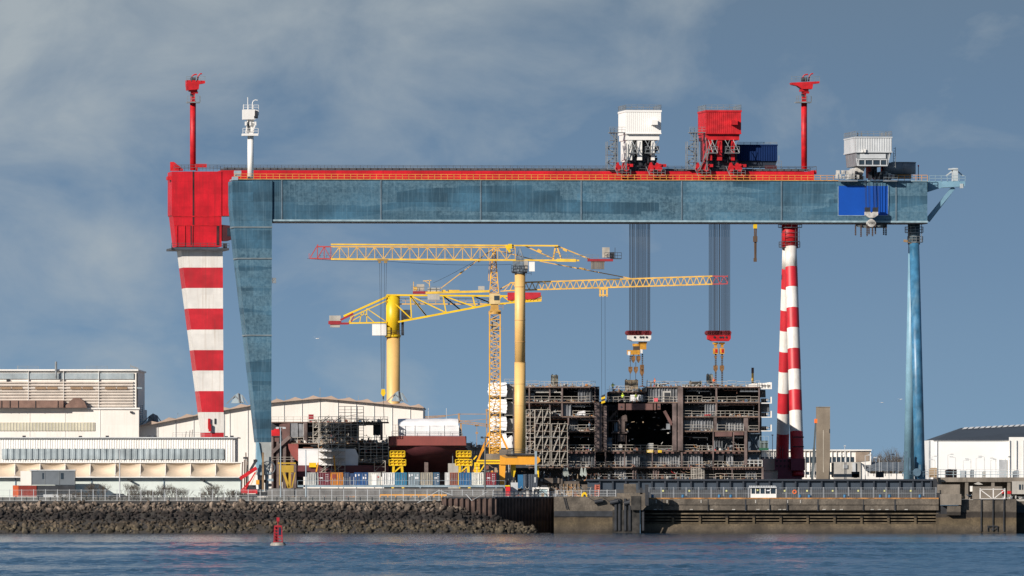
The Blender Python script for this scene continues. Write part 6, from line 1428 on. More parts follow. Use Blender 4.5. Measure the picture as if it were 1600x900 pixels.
b = MB(); b.pbox(424, 474, 661, 765, y+6, .4); b.pbox(479, 557, 661, 692, y+8, .4); b.pbox(583, 596, 661, 680, y+5, .4); b.pbox(466, 607, 694, 740, y+5, .4); b.pbox(557, 561, 661, 692, y+5, .5); b.build('bulkhead', bulkd, S2)
b = MB()
for k in range(9): a = 480+k*9; b.pbox(a, a+1, 662, 690, y+6, .3)
b.build('bulkhead_stiffener', bulk, S2)
b = MB(); b.rail(P(424, 659, y), P(606, 659, y), 1.0, 1.5, .08); b.rail(P(452, 692, y), P(606, 692, y), 1.1, 1.7, .07); b.rail(P(425, 722, y-.4), P(466, 722, y-.4), 1.0, 1.5, .07); b.rail(P(562, 706, y-.2), P(606, 706, y-.2), 1.1, 1.5, .07); b.rail(P(562, 724, y-.2), P(606, 724, y-.2), 1.1, 1.5, .07); b.build('railing', galv, S2)
b = MB(); clutter(b, 480, 606, 659, y+.5, 301, 60, 5); clutter(b, 454, 606, 692, y-.2, 302, 200, 13, (8, 2, 4, 2, 5, .6, .6, .5), d=3); clutter(b, 466, 606, 706, y, 303, 60, 10); clutter(b, 562, 606, 724, y, 304, 70, 12); pipes(b, 480, 600, 661, y+1, 305, 10); pipes(b, 466, 606, 694, y+.3, 306, 14, 8); clutter(b, 425, 462, 765, y-.3, 307, 60, 30)
b.build('fittings', cmats, S2)
b = MB(); b.pprism([(450, 693.5), (466, 693.5), (466, 721), (461, 718), (455, 710), (451, 701)], 60, 3); b.build('curved_shell_plate', hullred, S2)
b = MB(); b.pbox(424, 437, 672, 681, y-.6, 1.5); b.pbox(428, 436, 670, 674, y-.5, 1); b.build('winch', redm, S2)
b = MB(); b.pbox(482, 490, 647.5, 655.5, y+1, 1); b.build('red_locker', MATS['deep_red'], S2)
b = MB(); b.pprism([(466, 702.5), (556, 702), (557, 706), (560, 712), (559, 727), (466, 727)], 58, 4); b.pbox(466, 555, 701.2, 702.6, 57.9, 4.2)
o = b.build('tarpaulin_tent', tarp); tag(o, 'low white tarpaulin covered block behind the dense scaffold stair', 'tent')
b = MB(); b.pbox(465, 607, 727, 745, 57, 6); o = b.build('barge_hull', mat('hull_maroon', (.12, .03, .036), .6)); tag(o, 'flat dark maroon hull strip under the white tarpaulin block', 'hull')
b = MB(); b.pbox(483, 494, 723, 730, 56.5, .8); tag(b.build('yellow_clamp', yel), 'yellow clamp box at the foot of the white tarpaulin block', 'clamp')
for (ax, ay, bx, by) in ((497, 723, 494, 737), (521.5, 712, 524, 737)):
    b = MB(); b.bar(P(ax, ay, 55.6), P(bx, by, 55.6), .28); tag(b.build('orange_prop', ora), 'leaning orange prop at the %s of the dense scaffold stair' % ('left side' if ax < 500 else 'middle'), 'prop')
T = thing('yellow_gantry_jack', 'dull yellow jacking frame to the right of the blue box leg foot', 'jack', (X(448, 52), 52, GZ)); b = MB(); b.pbox(437, 459, 727, 738, 52, 2); b.pbox(434, 462, 722.5, 725, 52, 2); b.build('head', mat('dull_yellow', (.48, .30, .03), .6), T)
b = MB(); b.bar(P(443, 738, 52), P(451, 762, 52), .5); b.bar(P(453, 738, 52), P(452, 775, 52), .5); b.bar(P(461, 738, 52), P(456, 762, 52), .25); b.pbox(436, 440, 725, 775, 52.2, .7); b.build('leg', mat('dull_yellow', (.48, .3, .03)), T)
# ---- tented brown ship
y = 58
T = thing('tented_ship', 'rust red ship stern block with a white arched tent on its deck', 'ship', (X(667, y), y, GZ))
b = MB(); b.pprism([(612, 681), (727, 681.5), (728.5, 696), (606, 696)], y, 8); b.box(X(606, y), X(728, y), y+8, y+30, Z(696, y+8), Z(681.5, y+8)); b.build('hull_band', hullred, T)
b = MB(); vs = []
for (py, a, c, yy) in ((696, 606.5, 728, y+.1), (704, 609, 727, y+.6), (714, 613, 721, y+3), (724, 620, 713, y+7), (738, 634, 704, y+11)):
    for f in (0, .15, .35, .5, .65, .85, 1): vs.append((X(a+(c-a)*f, y), yy+(abs(f-.5)*2)**2*3, Z(py, y)))
b.add(vs, [(r*7+k, (r+1)*7+k, (r+1)*7+k+1, r*7+k+1) for r in range(4) for k in range(6)]); b.build('hull_bottom', mat('hull_maroon', (.15, .035, .04)), T, smooth=True)
b = MB(); b.pbox(663, 669, 722, 745, y+5, 3); b.pbox(606, 728, 696, 698, y+2, 20); b.pbox(600, 730, 700, 790, y+14, 1); b.build('skeg', rust, T)
b = MB(); N = 12; vs = []
for e in range(9):
    f = e/8; a = 621.5+f*(716-621.5)
    for j in range(N+1):
        t = math.pi*j/N; bb = .12 if e % 2 else 0
        vs.append((X(a, y), y+3.2-(2.6+bb)*math.cos(t), Z(665.5, y)+(1.45+bb*.5)*math.sin(t)))
b.add(vs, [(e*(N+1)+j, (e+1)*(N+1)+j, (e+1)*(N+1)+j+1, e*(N+1)+j+1) for e in range(8) for j in range(N)]); b.pprism([(621.5, 665), (623, 655), (717, 654.3), (716, 665)], y+3.2, .2); tt = b.build('tent_roof', tarp, T, smooth=True)
b = MB(); b.pbox(621.5, 717, 665, 681, y+.6, 5.2); b.build('tent_wall', tarp, T)
b = MB()
for a in (622, 633, 648, 671, 694, 717): b.pbox(a-.25, a+.35, 664.5, 681, y+.5, .1)
b.build('tent_seam', lgrey, T)
b = MB(); b.rail(P(612, 681, y+.1), P(722, 681, y+.1), .9, 2.2, .05); b.pprism([(716, 681), (717, 667), (720, 670), (724, 681)], y+1, 1); b.build('deck_railing', grey, T)
def keelstand(px, label):
    y = 50; T = thing('keel_stand', label, 'stand', (X(px, y), y, GZ), group='yellow keel stands under the brown ship')
    for i, (pt, w) in enumerate(((705.5, 11.5), (719, 13))):
        b = MB(); b.pbox(px-w+1, px+w-1, pt+1.5, pt+8, y, 1.8); b.build('block', yel, T)
        b = MB(); b.rail(P(px-w, pt+8, y-.3), P(px+w, pt+8, y-.3), 1.15, .75, .13); b.pbox(px-w, px+w, pt+7.4, pt+8.8, y-.4, 2.4); b.build('platform', yel, T)
    b = MB(); b.pbox(px-9, px+9, 714, 719, y+.2, 1.2)
    b.bar(P(px-6, 728, y), P(px-8, 778, y), .5); b.bar(P(px+7, 728, y), P(px+9.5, 778, y), .5); b.bar(P(px-5, 738, y), P(px+5, 729, y), .28); b.bar(P(px-5, 738, y), P(px+8, 760, y), .28); b.build('leg', yel, T)
keelstand(621, 'yellow railed keel stand under the left end of the brown ship'); keelstand(724.5, 'yellow railed keel stand under the right end of the brown ship')
# clutter strip behind the containers
b = MB(); b.pbox(700, 716, 724, 790, 56, 2); o = b.build('stone_pile', concl)
tag(o, 'pale heap of gear beside the right yellow keel stand', 'heap')
# ---- container walkway
W_ = thing('container_walkway', 'light grey steel walkway on posts carrying the row of containers', 'walkway', (X(626, 27), 27, GZ)); y = 27
b = MB(); b.pbox(465, 789, 758.3, 761.2, y, 10); b.build('deck', bgrey, W_)
b = MB()
for a in (479, 536.5, 598, 656.5, 716, 775, 788): b.pbox(a-.7, a+.8, 761, 790, y, .25)
b.build('post', bgrey, W_)
b = MB(); b.rail(P(465, 758.3, y), P(789, 758.3, y), .95, 2.3, .06, (1, .02)); b.build('railing', bgrey, W_)
conts = [(479.5, 497, (.56, .56, .53), 'dirty white container with a shadowed corner at the left end of the row', 0), (498, 515.6, (.20, .025, .04), 'maroon container with white marks second from the left end of the row', 1), (516.4, 536, (.62, .22, .025), 'orange brown container patched with dark red on its doors', 0),
 (537, 546, (.02, .05, .13), 'half seen dark blue container with an open door beside the orange one', 2), (553, 575, (.02, .09, .26), 'dark blue container with a white square panel next to the site office container', 3), (575.6, 595, (.60, .59, .54), 'cream office container with a white door', 4),
 (597, 616.8, (.74, .73, .70), 'white container with ribbed doors right of the cream office container', 0), (617, 635.6, (.03, .20, .34), 'teal blue container right of the ribbed white container', 0), (637.5, 655.5, (.26, .33, .37), 'grey blue container with bright white patches', 3), (657, 676, (.40, .36, .29), 'beige grey container in the middle under the brown ship', 0),
 (677, 686.5, (.05, .14, .25), 'half hidden faded blue container right of the beige grey one', 1), (695, 702, (.76, .75, .72), 'narrow white cabinet next to the rust red container', 5), (703, 715.5, (.32, .09, .05), 'rust red container with worn doors', 0), (717, 736.6, (.02, .13, .30), 'bright blue container between the rust red and the cream ones', 0),
 (737, 755.5, (.74, .72, .64), 'cream white container beside the dark lamp post', 0), (759.5, 775, (.28, .02, .035), 'dark red container at the right end of the row', 1)]
for a, c, col, lab, st in conts:
    yc = 29.5; T = thing('shipping_container', lab, 'container', (X((a+c)/2, yc), yc, Z(758.3, yc)), group='containers lined up on the walkway')
    cm = mat('container_%d' % a, col, .55, var=.16, scale=.9, streak=.4, scol=tuple(x*.45+.03 for x in col), sscale=(3, 3, .4)); cmd = mat('container_%d_door' % a, tuple(x*.9 for x in col), .55, var=.2, scale=.9)
    b = MB(); b.pbox(a, c, 738.6, 758.2, yc+.06, 6); b.pbox(a-.1, c+.1, 738.4, 739.4, yc-.02, 6.1); b.pbox(a-.1, c+.1, 757.2, 758.3, yc-.02, 6.1); b.pbox(a, a+.8, 739, 758, yc-.02, .2); b.pbox(c-.8, c, 739, 758, yc-.02, .2); b.build('body', cm, T)
    md = (a+c)/2
    for (d0, d1) in ((a+.9, md-.15), (md+.15, c-.9)):
        b = MB(); b.corr((X(d0, yc), yc+.05, 0), (X(d1, yc), yc+.05, 0), Z(757, yc), Z(739.6, yc), .42, .06); dd = b.build('door', cmd, T)
        if st not in (4, 5):
            b = MB()
            for f in (.28, .72): q = d0+(d1-d0)*f; b.tube(P(q, 757, yc-.04), P(q, 739.6, yc-.04), .035, n=5); b.pbox(q-.7, q+.7, 748, 749, yc-.07, .05)
            b.build('lock_bar', mat('lock_steel', (.35, .35, .36), .5, .4), dd)
    if st == 1:
        b = MB()
        for k in range(4):
            for f in (.62, .78): q = a+(c-a)*f; b.pbox(q, q+1.1, 741+k*3.4, 742.2+k*3.4, yc-.06, .03)
        b.pbox(a+1.5, min(c-3, a+6.5), 746, 747.5, yc-.06, .03); b.build('white_mark', tarp, T)
    if st == 3:
        b = MB()
        for f, g0, g1 in ((.08, 741, 745), (.30, 741, 743.5), (.62, 745, 748.6), (.78, 745, 748.6), (.78, 741.5, 743)): q = a+(c-a)*f; b.pbox(q, q+2.2, g0, g1, yc-.06, .03)
        b.build('white_patch', tarp, T)
    if st == 4:
        b = MB(); b.pbox(581.5, 588.5, 741, 758, yc-.12, .08); b.build('white_door', white, T); b = MB(); b.pbox(590, 591.8, 744.3, 746, yc-.08, .05); b.build('red_sign', redm, T)
    if a == 516.4:
        b = MB(); b.pbox(519, 525, 741, 748, yc-.08, .03); b.build('dark_red_patch', mat('patch_red', (.22, .04, .03)), T)
    if st == 2:
        b = MB(); b.pbox(547, 552.5, 739.5, 757.8, yc+.1, .1); b.build('open_door', mat('container_%d_door' % a, col), T)
T = thing('site_container', 'dark slate container with a bright blue end below the orange portal', 'container', (X(825, 30), 30, GZ)); y = 30
b = MB(); b.corr((X(818, y), y, 0), (X(840, y), y, 0), Z(766, y), Z(741.5, y), .5, .08); b.pbox(817.6, 840.3, 741, 766.4, y+.05, 3); b.build('body', mat('slate_container', (.07, .085, .11), .5), T); b = MB(); b.pbox(809, 817.4, 741.6, 763, y+.1, 3); b.build('blue_end', mat('azure_end', (.02, .13, .28), .5), T)
b = MB(); b.pbox(835, 837, 745.5, 754, y-.12, .05); b.build('plate', lgrey, T)
# navy dock gate
y = 30
T = thing('dock_gate', 'long navy steel dock gate wall with framed panels along the quay', 'dock gate', (X(1190, y), y, GZ))
b = MB(); b.pbox(918, 1459, 751, 785, y+.5, 1.5); b.build('plate_wall', navy, T)
b = MB(); a = 937
while a < 1458: b.pbox(a-1.3, a+1.3, 751, 785, y, .5); a += 20.4 if a < 1420 else 14
b.build('rib', mat('navy_rib', (.028, .036, .05), .5), T)
b = MB(); b.pbox(916, 1461, 748.6, 751.3, y-.2, 2.6); b.build('top_beam', mat('navy_rib', (.028, .036, .05)), T)
b = MB(); b.pprism([(1458, 750), (1463, 748), (1467, 758), (1463, 772), (1458, 775)], y-.5, 2); b.build('end_fender', dark, T)
b = MB(); b.pbox(918, 1462, 765, 785, 20, .3); tag(b.build('quay_side_wall', mat('dark_mesh_wall', (.055, .06, .068), .8)), 'low dark wall at the foot of the navy dock gate', 'wall')
# ground level clutter in the middle behind the piling and pier
T = thing('timber_wharf', 'old timber and concrete wharf face behind the middle pier head', 'wharf', (X(880, 34), 34, GZ)); y = 34
b = MB(); b.pbox(840, 905, 752, 785, y, 4); b.pbox(850, 874, 747, 755, y-.6, 3); b.pbox(874, 879, 748, 770, y-.3, 1); b.pbox(905, 930, 757, 785, y+.2, 3); b.build('wharf_face', mat('wharf', (.13, .105, .085), .85, var=.4, scale=.5, streak=.5, scol=(.03, .03, .03)), T)
b = MB()
for a in range(850, 905, 6): b.pbox(a, a+1.6, 756, 785, y-.25, .3)
b.build('timber_pile', wood, T)
b = MB(); clutter(b, 792, 935, 776, 19, 401, 170, 16, (7, 5, 4, 3, 5, 1, 1, 1), d=8); clutter(b, 840, 940, 752, 40, 402, 110, 13, d=6); clutter(b, 780, 850, 760, 40, 403, 60, 24, d=3)
b.c = 0; clutter(b, 705, 800, 738, 60, 404, 70, 30, d=6)
o = b.build('yard_clutter', cmats, T)
for a in (879, 883, 906, 911.5):
    b = MB(); b.pprism([(a, 742), (a+1.2, 733), (a+2, 730), (a+4, 731), (a+4.5, 736), (a+6, 741), (a+4, 745), (a+2, 743.5)], 36+a*.001, .8)
    tag(b.build('hanging_netting', mat('pale_net', (.36, .40, .37), .8, var=.4, scale=2)), 'pale netting bundle hanging over the old wharf below the lowest ship deck', 'netting', 'pale netting bundles over the wharf')
T = thing('orange_ladder_frame', 'small salmon orange ladder frame standing on the middle pier', 'frame', (X(933, 3), 3, Z(776, 3))); y = 3
b = MB()
for a in (929.5, 936): b.bar(P(a, 776, y), P(a+.4, 757, y), .14); b.bar(P(a, 776, y+1), P(a+.4, 757, y+1), .14)
for k in range(6): b.bar(P(929.5, 774-k*3.2, y), P(936.4, 774-k*3.2, y), .12)
b.pbox(929, 937, 758.5, 765, y+.4, .3); b.build('frame', mat('salmon', (.50, .13, .08), .6), T)
T = thing('anchor_buoy', 'yellow and dark mooring bollard cover lying on the pier edge', 'buoy', (X(913, 0), 0, Z(776, 0))); b = MB()
b.pprism([(908, 776), (909, 771.5), (912, 769), (915.5, 769.5), (918, 776)], .2, 1.2); b.build('shell', yel, T); b = MB(); b.pprism([(911, 776), (912, 772.5), (914, 772.5), (915.5, 776)], .1, .15); b.build('eye', dark, T)
T = thing('white_winch_frame', 'white open winch frame behind the sheet pile capping', 'winch', (X(846, 22), 22, GZ)); y = 22
b = MB(); b.pbox(832, 858, 761.5, 764, y, 2)
for a in (832, 855.5): b.pbox(a, a+2, 764, 778, y, .3); b.pbox(a, a+2, 764, 778, y+1.8, .3)
b.build('frame', white, T); b = MB(); b.pbox(843, 855, 765, 776, y+.2, 1.2); b.build('drum_case', mat('aqua_case', (.45, .58, .60), .5), T); b = MB(); b.bar(P(845, 766, y), P(856, 775, y), .15); b.pbox(846, 855, 758, 761.5, y, 1); b.build('brace', dark, T)
b = MB(); b.pbox(790, 797, 760, 775, 18, 1.5); b.c = 1; b.pbox(789, 797, 758.3, 760, 17.9, 1.6); tag(b.build('red_cabinet', [redm, yel]), 'red cabinet with a yellow lid at the right end of the walkway', 'cabinet')
b = MB(); b.pbox(798, 809, 754, 778, 20, 2); tag(b.build('grey_cabinet', lgrey), 'plain grey steel cabinet between the red cabinet and the slate container', 'cabinet')
# piles and red crawler at the left of the blue leg
T = thing('red_crawler_rig', 'red tracked rig with raised boom and ladder left of the blue leg foot', 'rig', (X(388, 24), 24, GZ)); y = 24
b = MB(); b.bar(P(375, 748, y), P(401, 731, y), .55, .7); b.bar(P(378, 766, y), P(390, 752, y), .3); b.pbox(376, 402, 765, 771, y-.5, 2.5); b.bar(P(380, 770, y), P(399, 738, y), .25); b.build('boom', redm, T)
b = MB(); b.bar(P(392, 758, y-.3), P(402, 735, y-.3), .8, .15); b.build('ladder', mat('tan_ladder', (.60, .45, .30), .6), T)
b = MB(); b.pbox(385, 401, 758, 766, y, 2); b.bar(P(391, 735, y+1), P(401, 718, y+1), .5); b.pbox(396, 402, 718, 722, y+1, .7); b.pbox(376, 402, 772, 778, y-.5, .6); b.build('engine', dark, T)
b = MB(); b.pprism([(399, 742), (402, 742), (404, 764), (400.5, 764)], y-.8, .4); b.c = 1; b.pbox(400, 405, 750, 757, y-.9, .4); b.build('hose_drum', [white, ora], T)
for i, (a, c, pt) in enumerate(((379, 377.5, 722), (384.3, 384.6, 707), (382, 382, 718), (387, 385.5, 714))):
    b = MB(); b.bar(P(c, 772, 27+i*.4), P(a, pt, 27+i*.4), .22); tag(b.build('timber_pile', mat('pile_brown', (.12, .075, .05), .8)), 'slim brown pile in the cluster between the hooded shed and the red rig', 'pile', 'slim brown piles beside the red rig')
b = MB(); b.pbox(380, 386, 714, 717, 26.6, 1); tag(b.build('pile_cap', dark), 'dark clamp holding the cluster of slim brown piles', 'clamp')
# low background behind
T = thing('dockside_buildings', 'faint grey cluster of low dock buildings far behind the lattice mast foot', 'building', (X(745, 240), 240, GZ)); y = 240
b = MB(); b.pbox(700, 812, 699, 790, y, 12); b.pbox(722, 738, 692, 699, y, 5); b.build('wall', mat('far_grey', (.28, .28, .27), .8, var=.3), T)
b = MB(); clutter(b, 722, 770, 699, y-2, 500, 50, 9); 
for k in range(14): b.pbox(724+k*4, 726.5+k*4, 704, 710, y-.2, .3)
b.build('roof_plant', cmats, T)
# ---------------------------------------------------------------- lamp posts
def lamp(px, pt, pb, y, label, head='t', m=bgrey, r=.11):
    T = thing('lamp_post', label, 'lamp post', (X(px, y), y, Z(pb, y)))
    b = MB(); b.tube(P(px, pb, y), P(px, pt, y), r*1.3, r*.8, 8); b.build('pole', m, T); b = MB()
    if head == 't': b.bar(P(px-6, pt+.5, y), P(px+6, pt+.5, y), .1); b.pbox(px-7.5, px-3, pt+.4, pt+3, y-.3, .5); b.pbox(px+3, px+8, pt+.4, pt+3, y-.3, .5)
    elif head == 'm': b.bar(P(px-5, pt+3, y), P(px, pt+1.5, y), .12); b.pbox(px-7, px-3, pt, pt+3, y-.3, .5); b.bar(P(px+5, pt+2, y), P(px, pt+1.5, y), .12); b.pbox(px+2, px+6, pt, pt+2.5, y-.3, .5)
    elif head == 'l': b.bar(P(px, pt, y), P(px+6, pt-1, y), .08); b.pbox(px+4, px+9, pt-2, pt-.3, y-.2, .4)
    elif head == 'r': b.bar(P(px, pt, y), P(px-6, pt-1, y), .08); b.pbox(px-9, px-4, pt-2, pt-.3, y-.2, .4)
    else: b.pbox(px-1.6, px+1.6, pt-1, pt+.5, y-.3, .5)
    b.build('lamp_head', dark if head == 'm' else lgrey, T)
lamp(438.5, 667, 783, 22, 'tall pale lamp post with a double head right of the blue box leg')
lamp(478, 703, 784, 8, 'thin pale lamp post in front of the left end of the container row', 's')
lamp(758, 682, 783, 21, 'dark lamp post with two floodlights in front of the lattice mast foot', 'm', mat('post_dark', (.10, .10, .10), .6), .16)
lamp(187, 702, 783, 9, 'slim white lamp post in front of the hooded shed', 's', lgrey)
for i, (px, pt, hd) in enumerate(((1352, 712, 'l'), (1374, 716, 'r'), (1389, 711, 'l'), (1401, 717, 'l'), (1322, 711, 'r'), (1207, 680, 's'), (1320, 697, 's'))):
    lamp(px, pt, 790, 160+i*.5, 'thin street lamp %s' % ['standing right of the slab tower, head turned right', 'facing left near the low store', 'beside the bare trees behind the navy gate', 'nearest the blue tube legs on their left', 'short, beside the slab tower', 'tall and straight just left of the striped tube legs', 'short and white on the office roof line'][i], hd, lgrey, .08)
for i, px in enumerate((1456, 1461, 1481, 1493, 1505, 1517, 1525, 1538, 1548, 1556, 1571)):
    lamp(px, 714+(i*5) % 7+(0 if i != 2 else -6), 746, 60+i*.6, 'thin lamp post standing on the raised terrace in front of the white warehouse', ('l', 'r')[i % 2], lgrey, .05)
for o in list(COL.objects):
    if o.get('label') == 'thin lamp post standing on the raised terrace in front of the white warehouse': o['group'] = 'lamp posts on the raised terrace'
T = thing('terrace_fence', 'grey mesh fence running along the raised terrace', 'fence', (X(1530, 48), 48, Z(746, 48)))
b = MB(); b.rail(P(1440, 746, 48), P(1640, 746, 48), 1.6, 1.3, .06, (1, .7, .4)); b.build('post_and_rail', lgrey, T)
for i, (a, c, pt, m_) in enumerate(((1477, 1495, 733, 'clutter_rust'), (1516, 1522, 734, 'clutter_grey'), (1535, 1540, 736, 'clutter_pale'), (1452, 1464, 731, 'clutter_tan'), (1583, 1592, 735, 'clutter_grey'))):
    b = MB(); b.pprism([(a, 746), (a, pt+2), (a+(c-a)*.3, pt), (c, pt), (c, 746)], 50, 2); tag(b.build('yard_equipment', MATS[m_]), ['rusty brown machine on the terrace in front of the white warehouse', 'slim grey cabinet on the terrace next to the rusty machine', 'small pale cabinet on the terrace before the grey roller door', 'tan wedge shaped block at the left end of the terrace', 'grey cabinet at the far right of the terrace'][i], 'equipment')
b = MB(); b.pbox(1565, 1568, 766, 771, 2, .1); tag(b.build('red_notice', redm), 'narrow red notice board touching the white gate at the quay end', 'notice')
b = MB(); b.pbox(1574, 1580, 767, 772, 2, .1); tag(b.build('red_notice', redm), 'wide red notice board just right of the white gate', 'notice')
b = MB(); b.pbox(1516, 1520, 759.5, 768, 7, 2); tag(b.build('white_box', white), 'small white box between the parapet and the timber hoarding', 'box')
b = MB(); b.pprism([(1522, 756), (1529, 753), (1536, 757), (1528, 757.5)], 20, 2); tag(b.build('stone_heap', concl), 'small pale heap in front of the dark terrace opening', 'heap')
b = MB(); clutter(b, 1465, 1600, 779, 14, 600, 90, 7, (9, 3, 3, 1, 4, .2, 1, .2), d=4); T = thing('quay_end_gear', 'scattered mooring gear and rails on top of the blocky quay end', 'gear', (X(1530, 14), 14, GZ)); b.build('gear', cmats, T)
for (a, c, py) in ((1040, 1460, 765),):
    b = MB(); clutter(b, a, c, 779, 24, 601, 120, 7, (1, 6, 1, 2, 5, .3, .2, .2), d=4); T = thing('quay_gear', 'dark pipes and small gear along the foot of the navy gate', 'gear', (X(1250, 24), 24, GZ)); b.build('gear', cmats, T)
b = MB(); clutter(b, 425, 700, 782, 17, 700, 130, 7, (5, 2, 3, 2, 5, .8, 1.2, 1.6), d=6); T = thing('fence_side_gear', 'low heaps of pallets, pipes and red and orange gear behind the mesh fence', 'gear', (X(560, 17), 17, GZ)); b.build('gear', cmats, T)
b = MB(); rr = random.Random(77)
for px in range(95, 235, 2):
    for _ in range(26):
        h = rr.random()**1.5*(1.3 if (px//18) % 2 else .7); q = Vector((X(px+rr.uniform(-2, 2), 6.2), 6.1+rr.uniform(-.4, .3), 6.2+h)); s_ = .12
        b.add([q+Vector((rr.uniform(-1, 1), rr.uniform(-1, 1), rr.uniform(-1, 1)))*s_ for _k in range(3)], [(0, 1, 2)])
o = b.build('undergrowth', mat('bramble', (.055, .052, .03), .9, var=.4, scale=2), kind='stuff'); tag(o, 'dark low bramble growing along the foot of the mesh fence at the left', 'undergrowth')
# ---------------------------------------------------------------- channel buoy
y = -450
T = thing('channel_buoy', 'red lattice channel buoy on a stained pale float', 'buoy', (X(434.5, y), y, 0))
b = MB(); cx = X(434.5, y); b.tube((cx, y, -.3), (cx, y, .22), 1.22, 1.28, 22); b.tube((cx, y, .22), (cx, y, .5), 1.28, 1.05, 22); smooth_round(b.build('float', mat('float_pale', (.38, .35, .31), .7, var=.3, scale=1.5, streak=.7, scol=(.06, .05, .05), sscale=(3, 3, 1)), T))
b = MB(); z1, z2 = .5, 3.15; w0, w1 = .68, .56
def fr(z): f = (z-z1)/(z2-z1); return w0+(w1-w0)*f
for sx_ in (-1, 1):
    for sy_ in (-1, 1): b.bar((cx+sx_*w0, y+sy_*w0, z1), (cx+sx_*w1, y+sy_*w1, z2), .16)
for z in (.62, 1.1, 1.6, 2.1, 2.6, 3.1):
    w = fr(z)
    for s_ in (-1, 1): b.bar((cx-w, y+s_*w, z), (cx+w, y+s_*w, z), .15); b.bar((cx+s_*w, y-w, z), (cx+s_*w, y+w, z), .15)
b.bar((cx, y-.66, z1), (cx, y-.58, z2), .14); b.box(cx-.52, cx-.1, y-.2, y+.2, .6, 3.1); b.box(cx-.6, cx+.6, y-.6, y+.6, 3.1, 3.3); b.build('lattice_body', mat('buoy_red', (.36, .008, .018), .5, var=.25, scale=2), T)
b = MB(); b.tube((cx-.02, y, 3.3), (cx-.02, y, 3.75), .07, n=8); b.tube((cx-.02, y, 3.75), (cx-.02, y, 4.0), .12, .14, 10); b.prism([(cx-.25, 3.95), (cx+.22, 3.95), (cx+.22, 4.6), (cx+.05, 4.6), (cx+.0, 4.5), (cx-.05, 4.62), (cx-.25, 4.6)], y-.2, y+.2); b.build('top_mark', mat('buoy_red', (.36, .008, .018), .5, var=.25, scale=2), T)
b = MB(); b.box(cx+.1, cx+.5, y-.72, y-.66, 1.75, 2.8); b.build('solar_panel', mat('solar', (.015, .03, .07), .2), T)
b = MB(); b.box(cx-.45, cx-.15, y-.3, y-.2, 2.3, 2.6); b.box(cx-.45, cx-.15, y-.3, y-.2, 1.85, 2.0); b.build('white_plate', white, T)
b = MB(); b.tube((cx, y, .5), (cx, y, .6), .95, n=16); b.build('base_plate', dark, T)
# ---------------------------------------------------------------- gulls
def gull(px, py, y, s, label, up):
    cx, cz = X(px, y), Z(py, y); b = MB()
    N = 8; rings = [(-.30, .01), (-.2, .05), (-.05, .085), (.1, .085), (.22, .06), (.28, .065), (.34, .045), (.40, .012)]
    vs = []
    for a, r in rings:
        for k in range(N): t = 2*math.pi*k/N; vs.append((cx+s*a, y+s*r*math.cos(t), cz+s*r*math.sin(t)))
    b.add(vs, [(i*N+k, (i+1)*N+k, (i+1)*N+(k+1) % N, i*N+(k+1) % N) for i in range(len(rings)-1) for k in range(N)])
    for sd in (-1, 1):
        p0 = Vector((cx, y+sd*s*.05, cz+.03*s)); p1 = p0+Vector((sd*s*.28, sd*s*.15, s*.22*up)); p2 = p1+Vector((sd*s*.38, sd*s*.1, -s*.06*up))
        ch = Vector((.0, s*.14, .0)); th = Vector((0, 0, s*.02))
        b.add([p0-ch, p0+ch, p1+ch*.8, p1-ch*.8, p2, p0-ch+th, p0+ch+th, p1+ch*.8+th, p1-ch*.8+th, p2+th], [(0, 1, 2, 3), (3, 2, 4), (5, 8, 7, 6), (8, 9, 7), (0, 3, 8, 5), (1, 6, 7, 2), (3, 4, 9, 8), (2, 7, 9, 4)])
    tag(b.build('gull', mat('gull_white', (.7, .7, .7), .7)), label, 'bird')
gull(495.5, 529, 20, 1.1, 'gull gliding in front of the sky left of the thick column crane', 1)
gull(1378, 629, 60, .8, 'lower gull in the sky left of the blue striped legs', -.6)
gull(1407, 624, 60, .85, 'gull flying right beside the pale blue tube leg', .8)
